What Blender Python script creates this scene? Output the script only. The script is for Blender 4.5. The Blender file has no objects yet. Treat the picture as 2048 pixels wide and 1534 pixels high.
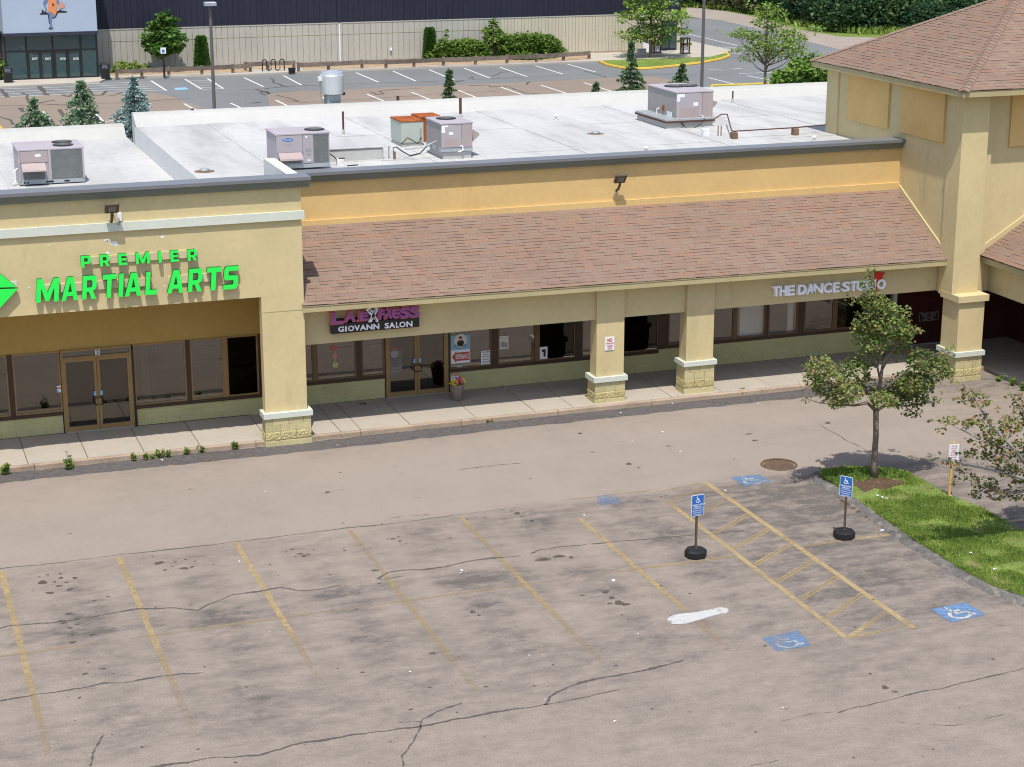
import bpy, math, random
import numpy as np
from mathutils import Vector, Matrix

random.seed(7)
rng = np.random.default_rng(7)
S = bpy.context.scene
COL = S.collection

# ------------------------------------------------------------------ camera, light, exposure
CAM_H, PITCH, YAW, FOC = 15.5, math.radians(15.77), math.radians(19.81), 3700.0
cam_d = bpy.data.cameras.new("camera")
cam = bpy.data.objects.new("camera", cam_d)
COL.objects.link(cam)
cam.location = (0, 0, CAM_H)
cam.rotation_euler = (math.pi / 2 - PITCH, 0, -YAW)
cam_d.sensor_width = 36
cam_d.lens = FOC / 2048 * 36
cam_d.clip_start = 0.5
cam_d.clip_end = 3000
S.camera = cam

SUN = Vector((-0.15, -0.406, 1.0)).normalized()
W = bpy.data.worlds.new("World")
S.world = W
W.use_nodes = True
nt = W.node_tree
bg = nt.nodes["Background"]
sky = nt.nodes.new("ShaderNodeTexSky")
sky.sky_type = 'NISHITA'
sky.sun_disc = False
sky.sun_elevation = math.asin(SUN.z)
sky.sun_rotation = math.atan2(SUN.x, SUN.y)
sky.air_density = 1.0
sky.dust_density = 1.5
nt.links.new(sky.outputs[0], bg.inputs[0])
bg.inputs[1].default_value = 0.14
sd = bpy.data.lights.new("sun", 'SUN')
sd.energy = 3.5
sd.angle = math.radians(0.55)
sd.color = (1.0, 0.955, 0.885)
so = bpy.data.objects.new("sun", sd)
COL.objects.link(so)
so.rotation_euler = SUN.to_track_quat('Z', 'Y').to_euler()
so.location = (0, 0, 60)
S.view_settings.view_transform = 'Standard'
S.view_settings.look = 'None'
S.view_settings.exposure = 0.45
S.view_settings.gamma = 1.0
S.view_settings.use_curve_mapping = False
S.cycles.filter_width = 1.1

# ------------------------------------------------------------------ survey: pixel of the 2048 px photograph -> point on a real plane
_cp, _sp, _cy, _sy = math.cos(PITCH), math.sin(PITCH), math.cos(YAW), math.sin(YAW)
_f = np.array([_sy * _cp, _cy * _cp, -_sp]); _r = np.array([_cy, -_sy, 0]); _u = np.cross(_r, _f)
_C = np.array([0, 0, CAM_H])
def _ray(x, y): return _f + _r * (x - 1024) / FOC - _u * (y - 767) / FOC
def gz(x, y, z=0.0):
    d = _ray(x, y); return _C + d * (z - _C[2]) / d[2]
def gy(x, y, Y):
    d = _ray(x, y); return _C + d * (Y - _C[1]) / d[1]
def gx(x, y, X):
    d = _ray(x, y); return _C + d * (X - _C[0]) / d[0]

# ------------------------------------------------------------------ materials
MATS = {}
def _new(name):
    m = bpy.data.materials.new(name); m.use_nodes = True
    n = m.node_tree; p = n.nodes["Principled BSDF"]
    MATS[name] = m
    return m, n, n.nodes, n.links, p
def _noise(N, L, pos, scale, detail=4, rough=0.55, stretch=None):
    t = N.new("ShaderNodeTexNoise"); t.inputs['Scale'].default_value = scale
    t.inputs['Detail'].default_value = detail; t.inputs['Roughness'].default_value = rough
    if stretch:
        mp = N.new("ShaderNodeMapping"); mp.inputs['Scale'].default_value = stretch
        L.new(pos, mp.inputs[0]); L.new(mp.outputs[0], t.inputs['Vector'])
    else:
        L.new(pos, t.inputs['Vector'])
    return t.outputs['Fac']
def _range(N, L, v, a, b, c, d, clamp=True):
    r = N.new("ShaderNodeMapRange"); r.clamp = clamp
    for i, q in enumerate((a, b, c, d)): r.inputs[i + 1].default_value = q
    L.new(v, r.inputs[0]); return r.outputs[0]
def _math(N, L, op, a, b=None):
    m = N.new("ShaderNodeMath"); m.operation = op
    for i, q in enumerate((a, b)):
        if q is None: continue
        if isinstance(q, (int, float)): m.inputs[i].default_value = q
        else: L.new(q, m.inputs[i])
    return m.outputs[0]
def _mix(N, L, f, a, b, mode='MIX'):
    m = N.new("ShaderNodeMix"); m.data_type = 'RGBA'; m.blend_type = mode
    if isinstance(f, (int, float)): m.inputs[0].default_value = f
    else: L.new(f, m.inputs[0])
    for i, q in ((6, a), (7, b)):
        if isinstance(q, tuple): m.inputs[i].default_value = (*q[:3], 1)
        else: L.new(q, m.inputs[i])
    return m.outputs[2]
def pbr(name, col, rough=0.8, spec=0.25, big=(0.6, 0.12), fine=(9.0, 0.10), bump=None, metal=0.0, rand=0.0, dirt=None, stretch=None):
    """procedural paint / render / metal: base colour broken up by two noises, a stain colour, per-object spread and fine relief"""
    m, n, N, L, p = _new(name)
    pos = N.new("ShaderNodeNewGeometry").outputs['Position']
    a = _range(N, L, _noise(N, L, pos, big[0], 5, 0.6, stretch), 0.25, 0.75, 1 - big[1], 1 + big[1])
    b = _range(N, L, _noise(N, L, pos, fine[0], 4), 0.25, 0.75, 1 - fine[1], 1 + fine[1])
    v = _math(N, L, 'MULTIPLY', a, b)
    if rand:
        oi = N.new("ShaderNodeObjectInfo")
        v = _math(N, L, 'MULTIPLY', v, _range(N, L, oi.outputs['Random'], 0, 1, 1 - rand, 1 + rand))
    hs = N.new("ShaderNodeHueSaturation"); hs.inputs['Color'].default_value = (*col, 1)
    L.new(v, hs.inputs['Value']); c = hs.outputs[0]
    if dirt:
        f = _range(N, L, _noise(N, L, pos, dirt[1], 6, 0.65, dirt[3] if len(dirt) > 3 else None), dirt[2], dirt[2] + 0.22, 0, 1)
        c = _mix(N, L, f, c, dirt[0])
    L.new(c, p.inputs['Base Color'])
    p.inputs['Roughness'].default_value = rough; p.inputs['Metallic'].default_value = metal
    p.inputs['Specular IOR Level'].default_value = spec
    if bump:
        bn = N.new("ShaderNodeBump"); bn.inputs['Strength'].default_value = bump[1]; bn.inputs['Distance'].default_value = bump[2] if len(bump) > 2 else 0.02
        L.new(_noise(N, L, pos, bump[0], 5, 0.65), bn.inputs['Height']); L.new(bn.outputs[0], p.inputs['Normal'])
    return m

pbr("stucco_pale", (0.555, 0.455, 0.25), 0.9, 0.15, (0.5, 0.07), (7, 0.05), (60, 0.25, 0.01), dirt=((0.42, 0.35, 0.18), 1.1, 0.575, (1, 1, 0.28)))
pbr("stucco_gold", (0.60, 0.415, 0.18), 0.9, 0.15, (0.5, 0.07), (7, 0.05), (60, 0.25, 0.01), dirt=((0.5, 0.33, 0.13), 0.9, 0.62, (1, 1, 0.35)))
pbr("stucco_gold_shaded", (0.40, 0.265, 0.085), 0.9, 0.15, (0.5, 0.07), (7, 0.05), (60, 0.25, 0.01))  # gold stucco darkened: the shade of the recess is put into the colour
pbr("panel_gold", (0.62, 0.42, 0.17), 0.9, 0.15, (0.9, 0.08), (7, 0.05), (60, 0.25, 0.01))
pbr("fascia_board", (0.40, 0.335, 0.185), 0.8, 0.2, (0.8, 0.10), (10, 0.06), dirt=((0.36, 0.34, 0.30), 0.35, 0.60))
pbr("sage_trim", (0.55, 0.575, 0.50), 0.8, 0.2, (0.9, 0.06), (12, 0.05), (60, 0.15, 0.01), dirt=((0.40, 0.42, 0.38), 2.0, 0.63))
pbr("cornice_green", (0.165, 0.18, 0.15), 0.6, 0.3, (0.7, 0.08), (9, 0.05))
pbr("coping_grey", (0.155, 0.158, 0.17), 0.45, 0.4, (0.5, 0.10), (9, 0.05))
pbr("cmu", (0.47, 0.43, 0.215), 0.92, 0.12, (1.2, 0.10), (30, 0.10), (35, 0.4, 0.015), rand=0.02, dirt=((0.37, 0.335, 0.17), 1.4, 0.58))
pbr("cmu_joint", (0.40, 0.36, 0.18), 0.95, 0.1)
pbr("split_stone", (0.47, 0.40, 0.20), 0.95, 0.1, (5, 0.16), (24, 0.15), (22, 0.8, 0.03), rand=0.06)
pbr("base_block", (0.49, 0.425, 0.23), 0.92, 0.12, (1.5, 0.12), (30, 0.12), (35, 0.4, 0.015), rand=0.10, dirt=((0.33, 0.24, 0.09), 2.2, 0.62))
pbr("frame_brown", (0.045, 0.022, 0.013), 0.45, 0.4, (2, 0.15), (20, 0.1))
pbr("frame_golden", (0.27, 0.165, 0.062), 0.42, 0.4, (2, 0.12), (20, 0.08))
pbr("frame_bronze", (0.15, 0.085, 0.04), 0.42, 0.4, (2, 0.12), (20, 0.08))
pbr("black_metal", (0.012, 0.012, 0.013), 0.45, 0.4)
pbr("steel", (0.55, 0.56, 0.57), 0.35, 0.5, metal=0.8)
pbr("maroon", (0.055, 0.016, 0.014), 0.8, 0.12, (1.2, 0.15), (10, 0.1))
pbr("blind_maroon", (0.09, 0.018, 0.014), 0.6, 0.3, rand=0.1)
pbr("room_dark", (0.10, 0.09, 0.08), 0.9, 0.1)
pbr("roof_white", (0.45, 0.447, 0.432), 0.75, 0.2, (0.30, 0.09), (5, 0.05), (1.2, 0.8, 0.08), rand=0.035, stretch=(1.6, 0.5, 1), dirt=((0.335, 0.333, 0.325), 0.55, 0.465, (1.5, 0.35, 1)))
pbr("membrane_wall", (0.66, 0.655, 0.63), 0.7, 0.2, (0.5, 0.06), (6, 0.04), (2.0, 0.4, 0.05), dirt=((0.50, 0.495, 0.47), 1.2, 0.58, (1, 1, 0.3)))
pbr("roof_seam", (0.42, 0.42, 0.40), 0.8, 0.2)
pbr("roof_clean", (0.425, 0.42, 0.395), 0.7, 0.2, (0.5, 0.06), (6, 0.04), (2.0, 0.4, 0.05))
pbr("unit_lilac", (0.365, 0.33, 0.35), 0.6, 0.3, (0.8, 0.06), (12, 0.04), dirt=((0.33, 0.27, 0.27), 1.2, 0.60))
pbr("unit_pink", (0.36, 0.295, 0.285), 0.65, 0.3, (0.8, 0.07), (12, 0.05))
pbr("unit_grey", (0.30, 0.275, 0.265), 0.65, 0.3, (0.8, 0.08), (12, 0.05))
pbr("coil_grey", (0.135, 0.145, 0.14), 0.7, 0.3, (3, 0.2), (60, 0.25), (90, 0.5, 0.01))
pbr("galvanised", (0.36, 0.385, 0.40), 0.45, 0.5, (1.5, 0.15), (14, 0.08), metal=0.3)
pbr("aluminium", (0.60, 0.61, 0.62), 0.38, 0.5, (2.0, 0.10), (14, 0.06), metal=0.6)
pbr("rust", (0.30, 0.085, 0.025), 0.9, 0.1, (2.5, 0.35), (14, 0.2), dirt=((0.20, 0.05, 0.015), 1.7, 0.55))
pbr("rust_cabinet", (0.40, 0.44, 0.39), 0.6, 0.3, (1.5, 0.06), (14, 0.05), dirt=((0.42, 0.24, 0.05), 1.3, 0.545, (1, 1, 0.7)))
pbr("pipe_rust", (0.10, 0.045, 0.035), 0.8, 0.2, (6, 0.3), (30, 0.2))
pbr("pvc", (0.68, 0.68, 0.66), 0.5, 0.4)
pbr("wood_block", (0.20, 0.13, 0.08), 0.9, 0.1, (8, 0.3), (40, 0.2))
pbr("concrete_walk", (0.375, 0.335, 0.28), 0.92, 0.15, (0.9, 0.08), (22, 0.09), (60, 0.2, 0.01), rand=0.03, dirt=((0.36, 0.28, 0.21), 0.9, 0.56))
pbr("kerb_concrete", (0.36, 0.275, 0.20), 0.92, 0.15, (1.2, 0.2), (25, 0.15), (40, 0.4, 0.02), dirt=((0.20, 0.15, 0.11), 2.0, 0.55))
pbr("joint_dark", (0.11, 0.10, 0.09), 0.95, 0.05)
pbr("sign_black", (0.008, 0.008, 0.010), 0.35, 0.5)
pbr("sign_white", (0.72, 0.73, 0.76), 0.45, 0.4, (2, 0.03), (20, 0.02))
pbr("letter_white", (0.88, 0.89, 0.92), 0.5, 0.4)
pbr("letter_purple", (0.27, 0.075, 0.24), 0.5, 0.4, (3, 0.12), (20, 0.05))
pbr("letter_salmon", (0.55, 0.12, 0.11), 0.5, 0.4, (3, 0.12), (20, 0.05))
pbr("letter_green", (0.022, 0.80, 0.085), 0.35, 0.4, (2, 0.03), (20, 0.02))
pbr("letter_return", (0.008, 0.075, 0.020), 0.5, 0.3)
pbr("letter_red", (0.62, 0.03, 0.012), 0.4, 0.4)
pbr("raceway", (0.58, 0.49, 0.30), 0.7, 0.3)
pbr("ink_red", (0.55, 0.05, 0.045), 0.6, 0.2)
pbr("ink_dark", (0.03, 0.03, 0.035), 0.6, 0.2)
pbr("ink_white", (0.75, 0.75, 0.76), 0.6, 0.2)
pbr("ink_grey", (0.30, 0.30, 0.30), 0.6, 0.2)
pbr("paper", (0.62, 0.60, 0.55), 0.7, 0.2)
pbr("poster_blue", (0.22, 0.40, 0.58), 0.6, 0.3)
pbr("poster_red", (0.44, 0.07, 0.05), 0.6, 0.3)
pbr("poster_faint", (0.17, 0.155, 0.14), 0.6, 0.3, (4, 0.4), (20, 0.3))
pbr("sticker_blue", (0.20, 0.47, 0.78), 0.5, 0.3)
pbr("flower_pink", (0.75, 0.10, 0.22), 0.7, 0.2)
pbr("flower_yellow", (0.80, 0.66, 0.06), 0.7, 0.2)
pbr("flower_white", (0.72, 0.70, 0.72), 0.7, 0.2)
pbr("paper_pink", (0.50, 0.13, 0.12), 0.7, 0.2)
pbr("paper_rose", (0.52, 0.24, 0.21), 0.7, 0.2)
pbr("paper_yellow", (0.50, 0.46, 0.20), 0.7, 0.2)
pbr("terracotta", (0.235, 0.17, 0.14), 0.85, 0.2, (5, 0.15), (25, 0.12), dirt=((0.30, 0.26, 0.24), 5, 0.55))
pbr("sign_blue", (0.022, 0.13, 0.40), 0.45, 0.4, (2, 0.06), (20, 0.04))
pbr("rubber", (0.015, 0.015, 0.016), 0.6, 0.3, (6, 0.3), (40, 0.2), (40, 0.3, 0.01))
pbr("post_brown", (0.10, 0.075, 0.052), 0.6, 0.3, (6, 0.2), (40, 0.1))
pbr("post_yellow", (0.62, 0.37, 0.10), 0.6, 0.3, (5, 0.12), (30, 0.08))
pbr("bark", (0.21, 0.165, 0.13), 0.95, 0.1, (9, 0.35), (40, 0.25), (30, 0.9, 0.03))
pbr("bark_pale", (0.34, 0.31, 0.29), 0.95, 0.1, (9, 0.25), (40, 0.2), (30, 0.6, 0.02))
pbr("mulch", (0.105, 0.068, 0.046), 0.95, 0.05, (3, 0.3), (30, 0.4), (30, 0.8, 0.03))
pbr("mulch_pale", (0.36, 0.26, 0.17), 0.95, 0.05, (1.5, 0.25), (9, 0.25), (12, 0.6, 0.05))
pbr("berm", (0.125, 0.118, 0.112), 0.95, 0.1, (2.2, 0.3), (20, 0.3), (9, 0.9, 0.06), dirt=((0.255, 0.225, 0.19), 4.0, 0.48, (1.4, 0.8, 1)))
pbr("soil_grass", (0.15, 0.21, 0.05), 0.95, 0.1, (1.1, 0.3), (14, 0.4), (20, 0.8, 0.04), dirt=((0.22, 0.165, 0.095), 1.8, 0.50))
pbr("grass_far", (0.145, 0.20, 0.045), 0.95, 0.1, (0.25, 0.3), (2.5, 0.35), (3, 0.8, 0.1), dirt=((0.27, 0.24, 0.12), 0.3, 0.58))
pbr("gravel", (0.30, 0.255, 0.215), 0.95, 0.1, (0.25, 0.12), (5, 0.22), (6, 0.7, 0.05), dirt=((0.22, 0.22, 0.10), 0.22, 0.63))
pbr("back_grey", (0.165, 0.172, 0.172), 0.9, 0.2, (0.12, 0.12), (7, 0.10), dirt=((0.20, 0.19, 0.175), 0.2, 0.6))
pbr("back_tan", (0.235, 0.188, 0.150), 0.9, 0.2, (0.15, 0.10), (7, 0.10), dirt=((0.195, 0.165, 0.138), 0.22, 0.58))
pbr("back_walk", (0.40, 0.365, 0.31), 0.92, 0.15, (0.4, 0.10), (5, 0.08))
pbr("paint_white", (0.55, 0.55, 0.53), 0.8, 0.2, (1.5, 0.12), (12, 0.12))
pbr("kerb_yellow", (0.56, 0.36, 0.06), 0.8, 0.2, (1, 0.15), (9, 0.15))
pbr("siding_cream", (0.40, 0.385, 0.335), 0.75, 0.25, (0.3, 0.06), (4, 0.05), rand=0.02, dirt=((0.36, 0.335, 0.285), 0.5, 0.6, (1, 1, 0.4)))
pbr("siding_beige", (0.50, 0.455, 0.35), 0.75, 0.25, (0.3, 0.06), (4, 0.05), rand=0.02)
pbr("siding_navy", (0.017, 0.019, 0.034), 0.6, 0.3, (0.3, 0.15), (4, 0.1), rand=0.07)
pbr("entry_blue", (0.36, 0.42, 0.51), 0.6, 0.3, (0.5, 0.03), (6, 0.02))
pbr("navy_band", (0.030, 0.034, 0.055), 0.6, 0.3)
pbr("weathered_wood", (0.17, 0.135, 0.11), 0.9, 0.1, (1.5, 0.3), (12, 0.25), (14, 0.5, 0.03), rand=0.18)
pbr("lamp_grey", (0.115, 0.105, 0.10), 0.5, 0.4)
pbr("ball_orange", (0.56, 0.27, 0.22), 0.7, 0.2, (2, 0.05), (9, 0.05))
pbr("jersey_orange", (0.66, 0.24, 0.10), 0.7, 0.2)
pbr("skin_blue", (0.15, 0.19, 0.31), 0.7, 0.2)
pbr("manhole_iron", (0.125, 0.085, 0.055), 0.85, 0.3, (6, 0.25), (40, 0.2), (25, 0.8, 0.02))
pbr("litter_white", (0.70, 0.71, 0.72), 0.7, 0.2)
pbr("leaf_litter", (0.20, 0.095, 0.05), 0.9, 0.1, (6, 0.4), (30, 0.3))
for i, c in enumerate(((0.220, 0.150, 0.113), (0.230, 0.155, 0.115), (0.242, 0.150, 0.109), (0.224, 0.162, 0.123), (0.208, 0.143, 0.110), (0.224, 0.157, 0.122))):
    pbr("shingle_%d" % i, c, 0.95, 0.1, (0.5, 0.06), (40, 0.10), rand=0.04)
pbr("shingle_gap", (0.075, 0.048, 0.037), 0.98, 0.05)

def glass(name, refl, tint, rough=0.01, body=None):
    m, n, N, L, p = _new(name)
    N.remove(p)
    out = N["Material Output"]
    tr = N.new("ShaderNodeBsdfTransparent"); tr.inputs[0].default_value = (*tint, 1)
    gl = N.new("ShaderNodeBsdfGlossy"); gl.inputs['Roughness'].default_value = rough; gl.inputs[0].default_value = (1.0, 0.98, 0.95, 1)
    lw = N.new("ShaderNodeLayerWeight"); lw.inputs[0].default_value = 0.25
    pos = N.new("ShaderNodeNewGeometry").outputs['Position']
    bn = N.new("ShaderNodeBump"); bn.inputs['Strength'].default_value = 0.06; bn.inputs['Distance'].default_value = 0.02
    L.new(_noise(N, L, pos, 0.8, 2), bn.inputs['Height']); L.new(bn.outputs[0], gl.inputs['Normal'])
    f = _math(N, L, 'ADD', _math(N, L, 'MULTIPLY', lw.outputs['Fresnel'], 0.5), refl)
    mx = N.new("ShaderNodeMixShader"); L.new(f, mx.inputs[0]); L.new(tr.outputs[0], mx.inputs[1]); L.new(gl.outputs[0], mx.inputs[2])
    last = mx.outputs[0]
    if body:
        df = N.new("ShaderNodeBsdfDiffuse"); df.inputs[0].default_value = (*body, 1)
        m2 = N.new("ShaderNodeMixShader"); m2.inputs[0].default_value = 0.35
        L.new(last, m2.inputs[1]); L.new(df.outputs[0], m2.inputs[2]); last = m2.outputs[0]
    L.new(last, out.inputs[0])
    return m
glass("glass_shop", 0.125, (0.42, 0.40, 0.37))
glass("glass_door", 0.085, (0.30, 0.28, 0.25))
glass("glass_dark_reflection", 0.022, (0.10, 0.10, 0.11))  # black reflections put into the pane itself as low gloss and dark tint
glass("glass_clear", 0.10, (0.85, 0.86, 0.86))
glass("glass_teal", 0.09, (0.16, 0.27, 0.28), 0.02, (0.07, 0.165, 0.175))

def wear_paint(name, col, under, scale=9.0, soft=0.10, rough=0.85, extra=0.0):
    """road paint that flakes away: attribute 'wear' 0 = whole, 1 = gone"""
    m, n, N, L, p = _new(name)
    out = N["Material Output"]
    pos = N.new("ShaderNodeNewGeometry").outputs['Position']
    at = N.new("ShaderNodeAttribute"); at.attribute_name = "wear"
    a = _noise(N, L, pos, scale, 7, 0.72)
    b = _noise(N, L, pos, scale * 0.12, 4, 0.6)
    s = _math(N, L, 'ADD', _math(N, L, 'MULTIPLY', a, 0.65), _math(N, L, 'MULTIPLY', b, 0.35))
    s = _range(N, L, s, 0.30, 0.70, 0.0, 1.0)
    d = _math(N, L, 'SUBTRACT', s, at.outputs['Fac'] if not extra else _math(N, L, 'ADD', at.outputs['Fac'], extra))
    al = _range(N, L, d, -soft, soft, 0.0, 1.0)
    c = _mix(N, L, _range(N, L, _noise(N, L, pos, scale * 2.3, 5), 0.3, 0.7, 0, 1), col, under)
    L.new(c, p.inputs['Base Color']); p.inputs['Roughness'].default_value = rough; p.inputs['Specular IOR Level'].default_value = 0.2
    tr = N.new("ShaderNodeBsdfTransparent"); mx = N.new("ShaderNodeMixShader")
    L.new(al, mx.inputs[0]); L.new(tr.outputs[0], mx.inputs[1]); L.new(p.outputs[0], mx.inputs[2]); L.new(mx.outputs[0], out.inputs[0])
    return m
wear_paint("paint_yellow", (0.385, 0.272, 0.122), (0.30, 0.238, 0.145), soft=0.5, extra=0.03)
wear_paint("paint_blue", (0.10, 0.225, 0.42), (0.15, 0.215, 0.32), soft=0.34, extra=0.06)
wear_paint("paint_symbol", (0.46, 0.46, 0.43), (0.36, 0.36, 0.36), soft=0.2)
wear_paint("paint_patch", (0.47, 0.47, 0.46), (0.40, 0.39, 0.38), 5.0, soft=0.15)
wear_paint("paint_far", (0.62, 0.62, 0.60), (0.5, 0.5, 0.48), 2.0, soft=0.3)
wear_paint("crack_fill", (0.070, 0.062, 0.056), (0.115, 0.10, 0.088), 7.0, soft=0.22)
wear_paint("oil_stain", (0.070, 0.055, 0.046), (0.105, 0.085, 0.070), 6.0, soft=0.30)
wear_paint("sealed_strip", (0.078, 0.072, 0.073), (0.125, 0.114, 0.107), 3.5, soft=0.25, extra=-0.10)

def asphalt():
    m, n, N, L, p = _new("asphalt_front")
    pos = N.new("ShaderNodeNewGeometry").outputs['Position']
    at = N.new("ShaderNodeAttribute"); at.attribute_name = "grime"
    g = at.outputs['Fac']
    w1 = _range(N, L, _noise(N, L, pos, 0.55, 6, 0.62), 0.3, 0.7, -0.16, 0.16)
    w2 = _range(N, L, _noise(N, L, pos, 3.2, 7, 0.72), 0.3, 0.7, -0.20, 0.20)
    # wear only breaks up where there is grime
    w3 = _range(N, L, _noise(N, L, pos, 1.5, 8, 0.78, (0.8, 1.7, 1)), 0.34, 0.66, 0.15, 1.75)
    k = _math(N, L, 'ADD', _math(N, L, 'MULTIPLY', _math(N, L, 'ADD', w1, w2), _range(N, L, g, 0.0, 0.5, 0.35, 0.9)), _math(N, L, 'MULTIPLY', g, w3))
    c = _mix(N, L, _range(N, L, k, 0.0, 1.0, 0.0, 1.0), (0.279, 0.2325, 0.1935), (0.120, 0.104, 0.093))
    sp = _range(N, L, _noise(N, L, pos, 30, 3, 0.75), 0.30, 0.70, 0.76, 1.24)
    sp2 = _range(N, L, _noise(N, L, pos, 95, 2, 0.8), 0.30, 0.70, 0.86, 1.14)
    hs = N.new("ShaderNodeHueSaturation"); L.new(c, hs.inputs['Color']); L.new(_math(N, L, 'MULTIPLY', sp, sp2), hs.inputs['Value'])
    L.new(hs.outputs[0], p.inputs['Base Color'])
    p.inputs['Roughness'].default_value = 0.95; p.inputs['Specular IOR Level'].default_value = 0.12
    bn = N.new("ShaderNodeBump"); bn.inputs['Strength'].default_value = 0.5; bn.inputs['Distance'].default_value = 0.012
    L.new(_noise(N, L, pos, 45, 4, 0.7), bn.inputs['Height']); L.new(bn.outputs[0], p.inputs['Normal'])
    return m
asphalt()

def leafmat(name, stops, trans=0.32):
    """leaf colour picked per leaf from the 'tint' attribute; thin leaves pass some light"""
    m, n, N, L, p = _new(name)
    out = N["Material Output"]
    at = N.new("ShaderNodeAttribute"); at.attribute_name = "tint"
    cr = N.new("ShaderNodeValToRGB"); el = cr.color_ramp.elements
    while len(el) < len(stops): el.new(0.5)
    for e, (q, c) in zip(el, stops): e.position = q; e.color = (*c, 1)
    L.new(at.outputs['Fac'], cr.inputs[0]); L.new(cr.outputs[0], p.inputs['Base Color'])
    p.inputs['Roughness'].default_value = 0.6; p.inputs['Specular IOR Level'].default_value = 0.25
    t = N.new("ShaderNodeBsdfTranslucent"); L.new(cr.outputs[0], t.inputs[0])
    mx = N.new("ShaderNodeMixShader"); mx.inputs[0].default_value = trans
    L.new(p.outputs[0], mx.inputs[1]); L.new(t.outputs[0], mx.inputs[2]); L.new(mx.outputs[0], out.inputs[0])
    return m
leafmat("leaf_maple", [(0, (0.070, 0.134, 0.030)), (0.45, (0.166, 0.235, 0.057)), (0.8, (0.315, 0.320, 0.093)), (1, (0.315, 0.163, 0.101))])
leafmat("leaf_red", [(0, (0.085, 0.132, 0.028)), (0.35, (0.194, 0.240, 0.049)), (0.65, (0.271, 0.163, 0.066)), (1, (0.265, 0.101, 0.059))])
leafmat("leaf_locust", [(0, (0.086, 0.178, 0.025)), (0.5, (0.190, 0.305, 0.052)), (1, (0.322, 0.402, 0.092))])
leafmat("leaf_deep", [(0, (0.036, 0.102, 0.017)), (0.5, (0.086, 0.186, 0.031)), (1, (0.168, 0.276, 0.054))])
leafmat("leaf_hedge", [(0, (0.057, 0.138, 0.018)), (0.5, (0.121, 0.213, 0.032)), (1, (0.241, 0.310, 0.069))])
leafmat("leaf_wood", [(0, (0.014, 0.041, 0.022)), (0.4, (0.038, 0.097, 0.041)), (0.7, (0.101, 0.169, 0.054)), (0.88, (0.176, 0.223, 0.081)), (1, (0.203, 0.169, 0.101))])
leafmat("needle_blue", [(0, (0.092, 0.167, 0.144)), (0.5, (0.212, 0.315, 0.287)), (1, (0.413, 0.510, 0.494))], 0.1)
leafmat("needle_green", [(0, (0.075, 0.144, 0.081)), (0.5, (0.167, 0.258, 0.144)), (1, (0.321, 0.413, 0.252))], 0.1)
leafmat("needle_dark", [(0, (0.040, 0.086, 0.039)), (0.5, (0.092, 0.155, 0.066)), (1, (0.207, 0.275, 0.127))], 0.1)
leafmat("grass_blade", [(0, (0.088, 0.155, 0.024)), (0.4, (0.196, 0.290, 0.049)), (0.75, (0.304, 0.371, 0.081)), (1, (0.405, 0.324, 0.162))], 0.2)
leafmat("weed_leaf", [(0, (0.07, 0.16, 0.02)), (0.6, (0.15, 0.25, 0.04)), (1, (0.26, 0.28, 0.07))], 0.2)
leafmat("dry_weed", [(0, (0.16, 0.16, 0.04)), (0.6, (0.25, 0.20, 0.06)), (1, (0.30, 0.20, 0.09))], 0.2)

# ------------------------------------------------------------------ objects
def tag(o, label=None, cat=None, group=None, kind=None):
    for k, v in (("label", label), ("category", cat), ("group", group), ("kind", kind)):
        if v: o[k] = v
    return o
def thing(name, label, cat, loc=(0, 0, 0), rz=0, group=None):
    o = bpy.data.objects.new(name, None); o.empty_display_size = 0.2
    o.location = loc; o.rotation_euler = (0, 0, rz); COL.objects.link(o)
    return tag(o, label, cat, group)
def link(o, parent=None, local=False):
    COL.objects.link(o)
    if parent is not None:
        o.parent = parent
        if not local and parent.type == 'EMPTY':
            o.matrix_parent_inverse = (Matrix.Translation(parent.location) @ parent.rotation_euler.to_matrix().to_4x4()).inverted()
    return o
def copy_tree(o, parent=None):
    c = o.copy(); COL.objects.link(c)
    if parent is not None: c.parent = parent
    for ch in list(o.children): copy_tree(ch, c)
    return c

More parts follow.
